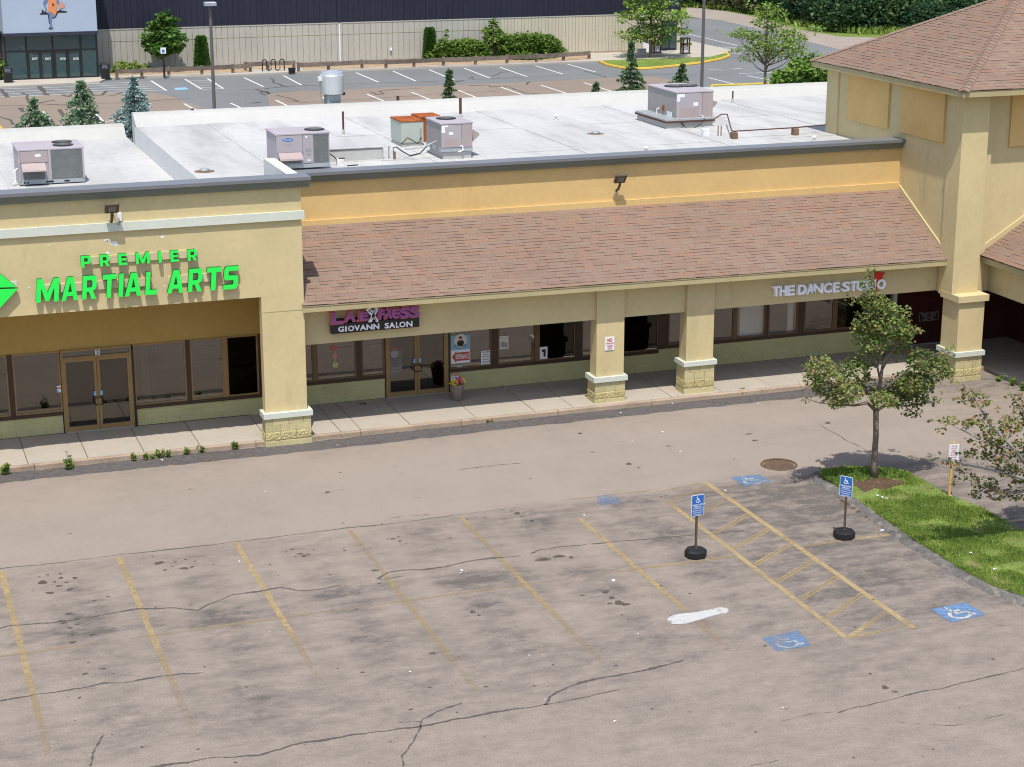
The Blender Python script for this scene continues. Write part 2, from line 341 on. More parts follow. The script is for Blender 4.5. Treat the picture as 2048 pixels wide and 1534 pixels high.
class MB:
    def __init__(s): s.v = []; s.f = []; s.m = []
    def add(s, vs, fs, mi=0):
        b = len(s.v); s.v += [tuple(map(float, q)) for q in vs]
        s.f += [tuple(b + i for i in f) for f in fs]; s.m += [mi] * len(fs); return s
    def box(s, x0, x1, y0, y1, z0, z1, mi=0):
        v = [(x, y, z) for z in (z0, z1) for y in (y0, y1) for x in (x0, x1)]
        return s.add(v, [(0, 2, 3, 1), (4, 5, 7, 6), (0, 1, 5, 4), (2, 6, 7, 3), (0, 4, 6, 2), (1, 3, 7, 5)], mi)
    def bbox(s, x0, x1, y0, y1, z0, z1, b, mi=0):
        """box with its upper and side edges chamfered by b"""
        r = [(x0 + b, y0), (x1 - b, y0), (x1, y0 + b), (x1, y1 - b), (x1 - b, y1), (x0 + b, y1), (x0, y1 - b), (x0, y0 + b)]
        i = [(x0 + 2 * b, y0 + b), (x1 - 2 * b, y0 + b), (x1 - b, y0 + 2 * b), (x1 - b, y1 - 2 * b), (x1 - 2 * b, y1 - b), (x0 + 2 * b, y1 - b), (x0 + b, y1 - 2 * b), (x0 + b, y0 + 2 * b)]
        v = [(x, y, z0) for x, y in r] + [(x, y, z1 - b) for x, y in r] + [(x, y, z1) for x, y in i]
        f = [tuple(range(7, -1, -1)), tuple(range(16, 24))]
        for k in range(8):
            n = (k + 1) % 8; f += [(k, n, 8 + n, 8 + k), (8 + k, 8 + n, 16 + n, 16 + k)]
        return s.add(v, f, mi)
    def poly(s, pts, mi=0): return s.add(pts, [tuple(range(len(pts)))], mi)
    def prism(s, pts, ext, mi=0, mside=None):
        """planar polygon pts extruded by the vector ext"""
        n = len(pts); e = np.array(ext, float)
        v = [np.array(p, float) for p in pts]; v = v + [p + e for p in v]
        s.add(v, [tuple(range(n)), tuple(range(2 * n - 1, n - 1, -1))], mi)
        b = len(s.v) - 2 * n
        fs = [(i, i + n, (i + 1) % n + n, (i + 1) % n) for i in range(n)]
        s.f += [tuple(b + q for q in f) for f in fs]; s.m += [mi if mside is None else mside] * n
        return s
    def tube(s, path, r, n=6, mi=0, caps=True):
        P = [Vector(p) for p in path]; R = r if isinstance(r, (list, tuple)) else [r] * len(P)
        rings = []; b0 = len(s.v)
        for i, p in enumerate(P):
            d = (P[min(i + 1, len(P) - 1)] - P[max(i - 1, 0)]).normalized()
            a = d.cross(Vector((0, 0, 1)))
            if a.length < 0.05: a = d.cross(Vector((1, 0, 0)))
            a.normalize(); c = d.cross(a)
            rings.append([p + (a * math.cos(6.2832 * k / n) + c * math.sin(6.2832 * k / n)) * R[i] for k in range(n)])
        v = [q for rg in rings for q in rg]; f = []
        for i in range(len(P) - 1):
            for k in range(n):
                f.append((i * n + k, i * n + (k + 1) % n, (i + 1) * n + (k + 1) % n, (i + 1) * n + k))
        if caps: f += [tuple(range(n))[::-1], tuple(range((len(P) - 1) * n, len(P) * n))]
        return s.add(v, f, mi)
    def cyl(s, cx, cy, z0, z1, r0, r1=None, n=16, mi=0):
        r1 = r0 if r1 is None else r1
        v = [(cx + r0 * math.cos(6.2832 * k / n), cy + r0 * math.sin(6.2832 * k / n), z0) for k in range(n)]
        v += [(cx + r1 * math.cos(6.2832 * k / n), cy + r1 * math.sin(6.2832 * k / n), z1) for k in range(n)]
        f = [(k, (k + 1) % n, n + (k + 1) % n, n + k) for k in range(n)] + [tuple(range(n))[::-1], tuple(range(n, 2 * n))]
        return s.add(v, f, mi)
    def lathe(s, cx, cy, prof, n=20, mi=0):
        v = [(cx + r * math.cos(6.2832 * k / n), cy + r * math.sin(6.2832 * k / n), z) for r, z in prof for k in range(n)]
        f = [(i * n + k, i * n + (k + 1) % n, (i + 1) * n + (k + 1) % n, (i + 1) * n + k) for i in range(len(prof) - 1) for k in range(n)]
        f += [tuple(range(n))[::-1], tuple(range((len(prof) - 1) * n, len(prof) * n))]
        return s.add(v, f, mi)
    def mesh(s, name, mats, smooth=False):
        me = bpy.data.meshes.new(name); me.from_pydata(s.v, [], s.f)
        for m in (mats if isinstance(mats, (list, tuple)) else [mats]): me.materials.append(MATS[m])
        if any(s.m): me.polygons.foreach_set("material_index", s.m)
        if smooth: me.polygons.foreach_set("use_smooth", [True] * len(me.polygons))
        me.update(); return me
    def build(s, name, mats, parent=None, local=False, smooth=False):
        return link(bpy.data.objects.new(name, s.mesh(name, mats, smooth)), parent, local)
def box(name, mats, parent, *a, local=False): return MB().box(*a).build(name, mats, parent, local)

# text: the built-in font turned into meshes
_gl = {}
def _text_arrays(t, offset, ext):
    k = (t, offset, ext)
    if k not in _gl:
        c = bpy.data.curves.new("text", 'FONT'); c.body = t; c.offset = offset; c.extrude = 0.5 if ext else 0.0; c.resolution_u = 3
        o = bpy.data.objects.new("text", c); me = bpy.data.meshes.new_from_object(o)
        v = np.array([q.co for q in me.vertices]); f = [tuple(p.vertices) for p in me.polygons]
        nz = [abs(p.normal.z) for p in me.polygons]
        bpy.data.meshes.remove(me); bpy.data.objects.remove(o); bpy.data.curves.remove(c)
        lo, hi = v.min(0), v.max(0); d = np.maximum(hi - lo, 1e-6)
        v = (v - lo) / d
        _gl[k] = (v, f, nz)
    return _gl[k]
GLYPH = {
 "I": [[(0, 0), (1, 0), (1, 1), (0, 1)]],
 "L": [[(0, 0), (1, 0), (1, .21), (.36, .21), (.36, 1), (0, 1)]],
 "T": [[(.33, 0), (.67, 0), (.67, .79), (1, .79), (1, 1), (0, 1), (0, .79), (.33, .79)]],
 "E": [[(0, 0), (1, 0), (1, .21), (.36, .21), (.36, .40), (.92, .40), (.92, .60), (.36, .60), (.36, .79), (1, .79), (1, 1), (0, 1)]],
 "M": [[(0, 0), (.21, 0), (.21, .60), (.42, .04), (.58, .04), (.79, .60), (.79, 0), (1, 0), (1, 1), (.76, 1), (.5, .40), (.24, 1), (0, 1)]],
 "A": [[(0, 0), (.27, 0), (.325, .19), (.675, .19), (.73, 0), (1, 0), (.68, 1), (.32, 1)], [(.385, .37), (.615, .37), (.5, .76)]],
 "R": [[(0, 0), (.31, 0), (.31, .31), (.47, .31), (.67, 0), (1, 0), (.75, .35), (.92, .42), (1, .54), (1, .84), (.94, .95), (.84, 1), (0, 1)], [(.31, .50), (.62, .50), (.69, .55), (.69, .76), (.62, .81), (.31, .81)]],
 "P": [[(0, 0), (.32, 0), (.32, .31), (.82, .31), (.94, .37), (1, .48), (1, .84), (.94, .95), (.84, 1), (0, 1)], [(.32, .50), (.61, .50), (.68, .55), (.68, .76), (.61, .81), (.32, .81)]],
 "S": [[(0, 0), (.80, 0), (.93, .04), (1, .14), (1, .46), (.95, .56), (.84, .60), (.38, .60), (.31, .65), (.31, .75), (.38, .80), (1, .80), (1, 1), (.20, 1), (.06, .96), (0, .86), (0, .54), (.05, .44), (.16, .40), (.62, .40), (.69, .35), (.69, .25), (.62, .20), (0, .20)]]}
def _block_arrays(ch):
    k = (ch, "block")
    if k not in _gl:
        c = bpy.data.curves.new("text", 'CURVE'); c.dimensions = '2D'; c.fill_mode = 'BOTH'; c.extrude = 0.5
        for pl_ in GLYPH[ch]:
            sp = c.splines.new('POLY'); sp.points.add(len(pl_) - 1); sp.use_cyclic_u = True
            for p, q in zip(sp.points, pl_): p.co = (q[0], q[1], 0, 1)
        o = bpy.data.objects.new("text", c); me = bpy.data.meshes.new_from_object(o)
        v = np.array([q.co for q in me.vertices]); v[:, 2] += 0.5
        _gl[k] = (v, [tuple(p.vertices) for p in me.polygons], [abs(p.normal.z) for p in me.polygons])
        bpy.data.meshes.remove(me); bpy.data.objects.remove(o); bpy.data.curves.remove(c)
    return _gl[k]
def letters(mb, t, x0, x1, z0, z1, yf, depth=0.0, offset=0.0, shear=0.0, mi=0, mside=None, dz=0.0):
    """text t stretched into x0..x1, z0..z1, face at y = yf looking towards -Y; dz: rise of the baseline over the width"""
    v, f, nz = _block_arrays(t) if offset == "block" else _text_arrays(t, offset, depth > 0)
    X = x0 + v[:, 0] * (x1 - x0) + shear * (v[:, 1] - 0.5) * (z1 - z0)
    Z = z0 + v[:, 1] * (z1 - z0) + dz * v[:, 0]
    Y = np.full(len(v), yf) if depth <= 0 else yf + (1 - v[:, 2]) * depth
    b = len(mb.v); mb.v += list(zip(X.tolist(), Y.tolist(), Z.tolist()))
    mb.f += [tuple(b + i for i in q) for q in f]
    mb.m += [mi if (mside is None or n > 0.5) else mside for n in nz]
    return mb

# leaves
def leaf_mesh(name, P, D, Wd, size, tint, mat, wide=0.5):
    """many folded diamond leaves: P base points, D tip directions, Wd side directions"""
    n = len(P); size = np.asarray(size).reshape(-1, 1) * np.ones((n, 1))
    a = P; c = P + D * size; mid = P + D * size * 0.5
    b = mid + Wd * size * wide; d = mid - Wd * size * wide
    V = np.stack([a, b, c, d], 1).reshape(-1, 3)
    me = bpy.data.meshes.new(name)
    me.vertices.add(4 * n); me.vertices.foreach_set("co", V.astype(np.float32).ravel())
    me.loops.add(4 * n); me.loops.foreach_set("vertex_index", np.arange(4 * n, dtype=np.int32))
    me.polygons.add(n); me.polygons.foreach_set("loop_start", np.arange(0, 4 * n, 4, dtype=np.int32))
    me.update(calc_edges=True)
    at = me.attributes.new("tint", 'FLOAT', 'FACE'); at.data.foreach_set("value", np.clip(tint, 0, 1).astype(np.float32))
    me.materials.append(MATS[mat]); me.validate(); return me
def _unit(v): return v / np.maximum(np.linalg.norm(v, axis=1, keepdims=True), 1e-6)
def clump_leaves(clumps, per_m3, size, tbase=0.45, tvar=0.3, flat=0.5, shell=0.6, nmax=30000, cvar=0.10):
    """leaf points in ellipsoid clumps (c, r); flat: how level leaves lie"""
    P = []; T = []
    for c, r in clumps:
        c = np.array(c, float); r = np.array(r, float)
        k = max(6, int(per_m3 * 4.19 * r[0] * r[1] * r[2]))
        d = _unit(rng.normal(size=(k, 3))); rad = rng.random((k, 1)) ** (1 / 3)
        rad = np.where(rng.random((k, 1)) < shell, 0.75 + 0.35 * rng.random((k, 1)), rad)
        P.append(c + d * rad * r); T.append(tbase + tvar * (rng.random(k) - 0.5) * 2 + rng.normal(0, cvar))
    P = np.concatenate(P); T = np.concatenate(T)
    if len(P) > nmax:
        s = rng.permutation(len(P))[:nmax]; P = P[s]; T = T[s]
    n = len(P); D = rng.normal(size=(n, 3)); D[:, 2] *= flat; D[:, 2] -= 0.25; D = _unit(D)
    Wd = np.cross(D, rng.normal(size=(n, 3)) + np.array([0, 0, 2.0])); Wd = _unit(Wd)
    return P, D, Wd, size * (0.6 + 0.8 * rng.random(n)), T

# =================================================================== GROUND
ground = MB().poly([(-900, -200, -0.06), (900, -200, -0.06), (900, 1500, -0.06), (-900, 1500, -0.06)]).build("ground", "grass_far"); tag(ground, kind="structure")

# front parking lot: fine grid carrying a 'grime' attribute (worn, oil darkened asphalt against bleached drive lane)
def soft(v, a, b): t = np.clip((v - a) / (b - a), 0, 1); return t * t * (3 - 2 * t)
def smooth_noise(X, Y, sc, seed):
    r = np.random.default_rng(seed); g = r.random((160, 160))
    u = (X / sc) % 158; w = (Y / sc) % 158; i = u.astype(int); j = w.astype(int); fu = soft(u - i, 0, 1); fw = soft(w - j, 0, 1)
    return (g[i, j] * (1 - fu) + g[i + 1, j] * fu) * (1 - fw) + (g[i, j + 1] * (1 - fu) + g[i + 1, j + 1] * fu) * fw
xs = np.concatenate([[-30, -15, -6], np.arange(0, 34.01, 0.11), [38, 44, 60, 75]])
ys = np.concatenate([[-30, 0, 12, 18], np.arange(23, 48.01, 0.11), [48.3]])
GX, GY = np.meshgrid(xs, ys, indexing='ij')
def grime(X, Y):
    q = smooth_noise(X + 50, Y + 50, 1.7, 1) * 0.55 + smooth_noise(X + 50, Y + 50, 0.6, 2) * 0.3 + smooth_noise(X + 50, Y + 50, 0.25, 3) * 0.15
    park = soft(41.2 - Y, 0, 0.9) * soft(Y, 30.0, 32.5)
    q3 = smooth_noise(X * .55 + 50, Y * 1.5 + 50, 1.3, 4) * .6 + smooth_noise(X * .5 + 50, Y * 1.6 + 50, .5, 5) * .4
    g = 0.05 + 0.09 * soft(41.3 - Y, 0, .6) + 0.24 * park * (0.55 + 0.9 * q3) + 0.20 * (q - 0.5) + 0.12 * soft(33.5 - Y, 0, 2) * (0.4 + q3)
    # dark drip band down the middle of each stall, bleached under the parked wheels
    for k in range(-1, 6):
        cx = 3.72 + 2.743 * k
        for (yy, sy, a) in ((39.6, 1.1, 0.17), (37.0, 1.0, 0.20), (34.6, 1.4, 0.17), (31.8, 1.2, 0.10)):
            g += a * np.exp(-((X - cx - 0.15) / 0.62) ** 2 - ((Y - yy) / sy) ** 2) * np.clip(3.2 * q3 - .75, 0.1, 1.9) * .95
        for dx in (-0.78, 0.85):
            g -= 0.16 * np.exp(-((X - cx - dx) / 0.30) ** 2) * soft(Y, 31.5, 33) * soft(40.4 - Y, 0, 0.8)
    g += 0.24 * np.exp(-((Y - 36.6) / 0.5) ** 2) * soft(17.0 - X, 0, 3) * np.clip(3.6 * q3 - 1.2, 0, 1.6)
    # darker, newer asphalt round the accessible bays and the planted island
    rx = soft(X, 14.8, 20.5) * soft(Y, 30.0, 33.0) * soft(41.4 - Y, 0, 1.2)
    g += 0.28 * rx * (0.35 + 1.2 * q3)
    g += 0.20 * np.exp(-((X - 21.6) / 1.2) ** 2 - ((Y - 38.6) / 1.4) ** 2)
    g += 0.26 * np.exp(-((X - 23.6) / 0.8) ** 2 - ((Y - 35.2) / 1.0) ** 2)
    g += 0.22 * np.exp(-((X - 17.0) / 0.9) ** 2 - ((Y - 38.7) / 0.5) ** 2)
    g += 0.15 * soft(X, 27.5, 30.5) * soft(Y, 40, 43) + 0.45 * np.exp(-((X - 32.5) / 2.0) ** 2 - ((Y - 46.7) / 1.0) ** 2)
    g += 0.16 * np.exp(-((X - 17.5) / 3.5) ** 2 - ((Y - 29.3) / 1.0) ** 2) * q * 1.6
    g += 0.12 * np.exp(-((Y - 47.2) / 0.55) ** 2) * (0.4 + q)
    g += 0.10 * np.exp(-((X - 26) / 2.5) ** 2 - ((Y - 44.6) / 0.7) ** 2)
    return np.clip(g, 0, 1)
Gr = grime(GX, GY)
nx, ny = len(xs), len(ys)
idx = np.arange(nx * ny).reshape(nx, ny)
quads = np.stack([idx[:-1, :-1], idx[1:, :-1], idx[1:, 1:], idx[:-1, 1:]], -1).reshape(-1, 4)
me = bpy.data.meshes.new("front_parking_lot")
me.vertices.add(nx * ny); me.vertices.foreach_set("co", np.stack([GX, GY, np.zeros_like(GX)], -1).astype(np.float32).ravel())
me.loops.add(quads.size); me.loops.foreach_set("vertex_index", quads.astype(np.int32).ravel())
me.polygons.add(len(quads)); me.polygons.foreach_set("loop_start", np.arange(0, quads.size, 4, dtype=np.int32))
me.update(calc_edges=True)
at = me.attributes.new("grime", 'FLOAT', 'POINT'); at.data.foreach_set("value", Gr.astype(np.float32).ravel())
me.materials.append(MATS["asphalt_front"])
lot = link(bpy.data.objects.new("front_parking_lot", me)); tag(lot, "bleached and oil stained asphalt of the front parking lot", kind="structure")

def ribbon(name, path, width, mat, parent, z, wear=0.2, wob=0.0, step=0.12, wfun=None, kind=None):
    """flat strip along a ground polyline, with a per-vertex 'wear'"""
    P = [np.array(p[:2], float) for p in path]; pts = []
    for a, b in zip(P[:-1], P[1:]):
        n = max(1, int(np.linalg.norm(b - a) / step)); pts += [a + (b - a) * t / n for t in range(n)]
    pts.append(P[-1]); pts = np.array(pts); n = len(pts)
    d = np.gradient(pts, axis=0); d = d / np.maximum(np.linalg.norm(d, axis=1, keepdims=True), 1e-6); nn = np.stack([-d[:, 1], d[:, 0]], 1)
    if wob: pts = pts + nn * (np.convolve(rng.normal(size=n + 4), np.ones(5) / 5, 'valid')[:n, None]) * wob
    w = width * (wfun(np.linspace(0, 1, n)) if wfun else np.ones(n))
    if wob: w = w * (0.6 + 0.8 * rng.random(n))
    l = pts + nn * w[:, None] / 2; r = pts - nn * w[:, None] / 2
    V = [(x, y, z) for x, y in l] + [(x, y, z) for x, y in r]
    F = [(i, i + 1, n + i + 1, n + i) for i in range(n - 1)]
    me = bpy.data.meshes.new(name); me.from_pydata(V, [], F); me.materials.append(MATS[mat])
    t = np.linspace(0, 1, n); wv = wear(t) if callable(wear) else np.full(n, wear)
    at = me.attributes.new("wear", 'FLOAT', 'POINT'); at.data.foreach_set("value", np.tile(wv, 2).astype(np.float32))
    o = link(bpy.data.objects.new(name, me), parent)
    if kind: o["kind"] = kind
    return o
def px(*pts, z=0.0): return [gz(x, y, z)[:2] for x, y in pts]
def fade(a, b, s=0.6): return lambda t: a + (b - a) * soft(t, s, 1.0)

# stall lines (yellow, fading towards the viewer)
for (xl, y0, y1, w) in ((2.40, 40.8, 31.2, fade(0.22, 0.85, 0.55)), (5.03, 40.8, 30.9, fade(0.25, 0.92, 0.45)), (7.77, 40.85, 32.6, fade(0.15, 0.95, 0.55)),
                        (10.52, 40.75, 31.2, lambda t: 0.52 + 0.30 * np.sin(t * 9) ** 2 * (t < 0.35) + 0.35 * soft(t, 0.55, 1)), (13.31, 40.75, 31.6, lambda t: 0.36 + 0.30 * np.exp(-((t - 0.22) / 0.08) ** 2) + 0.5 * soft(t, 0.6, 1)),
                        (16.03, 39.6, 33.5, fade(0.18, 0.35, 0.7)), (16.0, 32.9, 31.2, fade(0.75, 0.95, 0.3))):
    ribbon("parking_line", [(xl, y0), (xl, y1)], 0.13, "paint_yellow", lot, 0.004, w)
ribbon("parking_line", [(18.58, 40.3), (18.54, 31.05)], 0.135, "paint_yellow", lot, 0.004, lambda t: 0.12 + 0.55 * soft(0.12 - t, 0, 0.12))
ribbon("parking_line", [(20.13, 41.05), (20.14, 31.0)], 0.15, "paint_yellow", lot, 0.004, lambda t: 0.10 + 0.25 * soft(t, 0.85, 1) * np.sin(t * 60) ** 2)
for k, (yl, yr) in enumerate(((38.75, 39.75), (37.6, 38.55), (36.55, 37.45), (35.45, 36.35), (34.35, 35.25), (33.25, 34.15), (32.15, 33.05), (40.1, 40.85))):
    for o_ in (0.0, 0.115):
        ribbon("hatch_line", [(18.66, yl - o_), (20.05, yr - o_)], 0.05, "paint_yellow", lot, 0.004, 0.26 + (0.35 if k in (0, 7) else 0.0))
    ribbon("hatch_line", [(18.70, yl - 0.0575), (20.02, yr - 0.0575)], 0.062, "paint_yellow", lot, 0.0045, 0.72)
ribbon("hatch_line", [(18.62, 31.05), (20.05, 31.95)], 0.12, "paint_yellow", lot, 0.004, fade(0.15, 0.75, 0.2))
ribbon("hatch_line", [(18.60, 31.02), (20.12, 31.15)], 0.10, "paint_yellow", lot, 0.0048, fade(0.35, 0.85, 0.2))
ribbon("parking_line", [(20.3, 36.08), (22.7, 36.08)], 0.11, "paint_yellow", lot, 0.004, lambda t: 0.5 - 0.35 * soft(t, 0.5, 0.7))
ribbon("parking_line", [(1.0, 36.02), (18.5, 36.06)], 0.10, "paint_yellow", lot, 0.0052, lambda t: 0.68 - 0.16 * np.sin(t * 23) - 0.32 * soft(t, 0.86, 0.92))
ribbon("parking_line", [(16.3, 41.0), (18.5, 40.95)], 0.09, "paint_yellow", lot, 0.004, 0.72)
ribbon("parking_line", [(18.75, 40.8), (19.95, 41.05)], 0.09, "paint_yellow", lot, 0.004, 0.55)
ribbon("parking_line", [gz(2010, 1045)[:2], gz(2060, 1037)[:2]], 0.13, "paint_yellow", lot, 0.004, 0.1)

# accessible-bay symbols: worn blue square with white wheelchair figure
def bay_symbol(corners, wb, ws):
    C4 = [gz(*c)[:2] for c in corners]                      # near-left, near-right, far-right, far-left
    def uv(u, v): return (C4[0] * (1 - u) + C4[1] * u) * (1 - v) + (C4[3] * (1 - u) + C4[2] * u) * v
    n = 12; V = []; F = []; wv = []
    for i in range(n + 1):
        for j in range(n + 1):
            p = uv(i / n, j / n); V.append((*p, 0.005))
            e = min(i, j, n - i, n - j) / n; wv.append(wb + 0.35 * (e < 0.02))
    for i in range(n):
        for j in range(n): F.append((i * (n + 1) + j, (i + 1) * (n + 1) + j, (i + 1) * (n + 1) + j + 1, i * (n + 1) + j + 1))
    me = bpy.data.meshes.new("accessible_bay_square"); me.from_pydata(V, [], F); me.materials.append(MATS["paint_blue"])
    at = me.attributes.new("wear", 'FLOAT', 'POINT'); at.data.foreach_set("value", np.array(wv, np.float32))
    sq = link(bpy.data.objects.new("accessible_bay_square", me), lot)
    if ws is not None:
        side = np.linalg.norm(C4[1] - C4[0]); w = side * 0.085
        arc = [uv(0.46 + 0.25 * math.cos(a), 0.36 + 0.25 * math.sin(a)) for a in np.linspace(2.2, 6.1, 16)]
        for path in (arc, [uv(0.37, 0.74), uv(0.42, 0.44), uv(0.66, 0.44), uv(0.76, 0.20), uv(0.86, 0.24)], [uv(0.40, 0.60), uv(0.60, 0.60)], [uv(0.34, 0.86), uv(0.38, 0.86)]):
            ribbon("wheelchair_symbol", path, w * (1.5 if len(path) == 2 and path[0][0] == uv(0.34, 0.86)[0] else 1), "paint_symbol", sq, 0.009, ws)
bay_symbol(((1552, 1304), (1625, 1292), (1597, 1259), (1520, 1277)), 0.38, 0.50)
bay_symbol(((1901, 1246), (1975, 1230), (1930, 1204), (1861, 1219)), 0.22, 0.28)
bay_symbol(((1487, 975), (1549, 964), (1519, 948), (1459, 954)), 0.40, 0.52)
bay_symbol(((1196, 1013), (1246, 1006), (1232, 986), (1190, 991)), 0.60, None)

# white painted-out patch
pp = px((1334, 1241), (1338, 1233), (1360, 1228), (1392, 1225), (1420, 1219), (1440, 1215), (1454, 1217), (1458, 1222), (1452, 1227), (1430, 1231), (1400, 1240), (1372, 1248), (1345, 1249))
cpt = np.mean(pp, 0); V = [(*cpt, 0.0075)] + [(*p, 0.0075) for p in pp]; n = len(pp)
me = bpy.data.meshes.new("paint_patch"); me.from_pydata(V, [], [(0, i + 1, (i + 1) % n + 1) for i in range(n)]); me.materials.append(MATS["paint_patch"])
at = me.attributes.new("wear", 'FLOAT', 'POINT'); at.data.foreach_set("value", np.array([0.10] + [0.36] * n, np.float32))
link(bpy.data.objects.new("paint_patch", me), lot)

# cracks
CR = [([(0, 1137), (110, 1126), (237, 1110), (360, 1097), (470, 1084), (600, 1068), (700, 1055), (762, 1050), (830, 1042), (905, 1031)], .05, .35),
      ([(760, 1050), (775, 1037), (800, 1034), (880, 1027)], .03, .55), ([(905, 1031), (980, 1022), (1040, 1014)], .03, .62),
      ([(0, 1257), (25, 1251), (100, 1246), (180, 1235), (275, 1218), (350, 1216), (395, 1221), (420, 1209), (462, 1190), (530, 1181), (562, 1175), (590, 1181), (615, 1182), (682, 1171)], .075, .25),
      ([(756, 1158), (775, 1145), (800, 1141), (845, 1140), (890, 1134), (930, 1124), (960, 1119), (1003, 1115), (1040, 1112)], .085, .25), ([(760, 1160), (805, 1153)], .05, .4),
      ([(1062, 1107), (1082, 1099), (1150, 1091), (1240, 1083), (1330, 1075), (1390, 1069)], .06, .32),
      ([(0, 1401), (100, 1386), (160, 1377), (208, 1366), (245, 1366), (330, 1352), (405, 1345)], .07, .28),
      ([(295, 1536), (380, 1524), (445, 1513), (475, 1514), (515, 1511), (600, 1487), (700, 1471), (840, 1453), (960, 1430), (1090, 1410)], .09, .18),
      ([(1090, 1410), (1098, 1394), (1112, 1384), (1135, 1375), (1160, 1365), (1240, 1350), (1300, 1338), (1368, 1321)], .095, .2),
      ([(1090, 1410), (1140, 1400), (1200, 1388), (1258, 1376)], .04, .45), ([(840, 1453), (845, 1440), (870, 1425), (925, 1407)], .06, .32), ([(842, 1443), (795, 1445)], .045, .45),
      ([(842, 1453), (822, 1488), (806, 1512), (808, 1536)], .06, .36), ([(1675, 1425), (1742, 1409), (1840, 1384), (1880, 1378), (1935, 1364), (2050, 1337)], .05, .36),
      ([(1548, 1446), (1620, 1428), (1675, 1425)], .03, .6), ([(180, 1536), (186, 1508), (205, 1470)], .06, .42), ([(918, 939), (980, 932), (1045, 926)], .05, .42),
      ([(1640, 850), (1692, 880), (1742, 905)], .045, .40), ([(1350, 1075), (1430, 1068), (1500, 1060)], .03, .6), ([(1800, 1445), (1910, 1452), (2050, 1420)], .03, .66), ([(1480, 1536), (1560, 1520)], .03, .6),
      ([(1370, 1152), (1560, 1128)], .02, .7), ([(1010, 1275), (1100, 1290)], .02, .72), ([(640, 985), (700, 978)], .02, .66), ([(1780, 1262), (1900, 1250), (2048, 1250)], .02, .66)]
for path, w, wr in CR:
    cph = rng.random() * 9
    ribbon("asphalt_crack", px(*path), w * .72, "crack_fill", lot, 0.006, (lambda t, wr=wr, cph=cph: np.clip(wr - .10 + .16 * np.sin(t * 17 + cph) + .10 * np.sin(t * 47 + 2 * cph), 0, .95)), wob=0.026, step=0.05, wfun=lambda t, cph=cph: .75 + .45 * np.sin(t * 23 + cph) * np.sin(t * 7 + cph))

# oil spots and small dark blotches: one mass of irregular flat stains
spots = [(85, 1165, 15, .35), (100, 1186, 10, .12), (122, 1156, 7, .15), (140, 1179, 9, .12), (118, 1172, 7, .15), (109, 1164, 5, .3), (133, 1165, 5, .3), (78, 1154, 4, .4), (95, 1150, 5, .45), (150, 1156, 8, .35), (121, 1148, 5, .4),
         (318, 1126, 14, .35), (330, 1140, 6, .15), (368, 1137, 10, .08), (384, 1134, 6, .2), (350, 1124, 5, .3), (371, 1119, 5, .3), (305, 1113, 4, .4), (345, 1133, 4, .4), (390, 1123, 4, .45), (600, 1108, 8, .3), (608, 1112, 8, .15), (617, 1109, 6, .2), (590, 1114, 4, .3), (585, 1099, 6, .45), (572, 1104, 5, .45), (628, 1100, 5, .5),
         (785, 1078, 7, .3), (800, 1082, 6, .2), (797, 1074, 5, .3), (775, 1078, 4, .3), (812, 1088, 4, .4), (750, 1141, 10, .45), (1024, 1021, 5, .3), (1034, 1027, 12, .4), (1044, 1034, 5, .25), (1048, 1026, 4, .4), (1064, 1042, 10, .5),
         (1085, 1119, 24, .55), (1118, 1113, 16, .4), (1142, 1115, 8, .2), (1165, 1191, 8, .55), (1211, 1184, 11, .25), (1224, 1196, 9, .4), (1238, 1206, 14, .2), (1252, 1209, 10, .2), (1220, 1207, 8, .4), (1244, 1230, 4, .15), (1255, 1239, 2, .1),
         (138, 1228, 9, .3), (122, 1242, 8, .3), (128, 1246, 7, .25), (155, 1238, 6, .35), (155, 1249, 5, .3), (140, 1256, 7, .4), (145, 1270, 5, .3), (145, 1285, 9, .4), (185, 1270, 8, .5), (170, 1348, 7, .4), (205, 1338, 9, .55), (178, 1325, 6, .6), (159, 1396, 5, .35), (137, 1394, 4, .5),
         (427, 1130, 4, .45), (540, 1130, 5, .4), (660, 1150, 6, .5), (945, 1224, 9, .4), (958, 1231, 6, .45), (865, 1307, 9, .5), (725, 1345, 6, .5), (703, 1284, 4, .3), (1106, 1330, 5, .5), (914, 1425, 4, .5), (860, 1375, 4, .3), (1257, 928, 13, .5), (1278, 936, 7, .55), (1185, 905, 12, .68), (1338, 892, 13, .65), (1510, 881, 11, .45), (1497, 868, 14, .68), (1655, 846, 14, .6), (655, 985, 12, .68), (1160, 867, 10, .5), (1740, 1348, 6, .6), (1770, 1375, 12, .5), (1790, 1384, 8, .5)]
V = []; F = []; wv = []
def blotch(x, y, r, wr, flat=0.42):
    b = len(V); k = 11; V.append((x, y, 0.0070)); wv.append(wr - 0.25)
    ph = rng.random() * 6
    for rr, dw in ((0.62, -0.12), (1.0, 0.75)):
        for i in range(k):
            a = 6.2832 * i / k; q = rr * r * (1 + 0.22 * math.sin(2 * a + ph) + 0.16 * math.sin(3 * a + 2 * ph))
            V.append((x + q * math.cos(a), y + q * math.sin(a) * flat * 2.0, 0.0070)); wv.append(wr + dw)
    for i in range(k):
        j = (i + 1) % k; F.append((b, b + 1 + i, b + 1 + j)); F.append((b + 1 + i, b + 1 + k + i, b + 1 + k + j, b + 1 + j))
for (x, y, r, wr) in spots:
    p = gz(x, y); blotch(p[0], p[1], r / 98.0, wr + .06)
for k in range(150):
    x, y = rng.uniform(0.5, 27), rng.uniform(25.5, 47)
    if y > 41 and rng.random() < 0.6: continue
    blotch(x, y, rng.uniform(0.012, 0.045), rng.uniform(-0.1, 0.3))
me = bpy.data.meshes.new("oil_spots"); me.from_pydata(V, [], F); me.materials.append(MATS["oil_stain"])
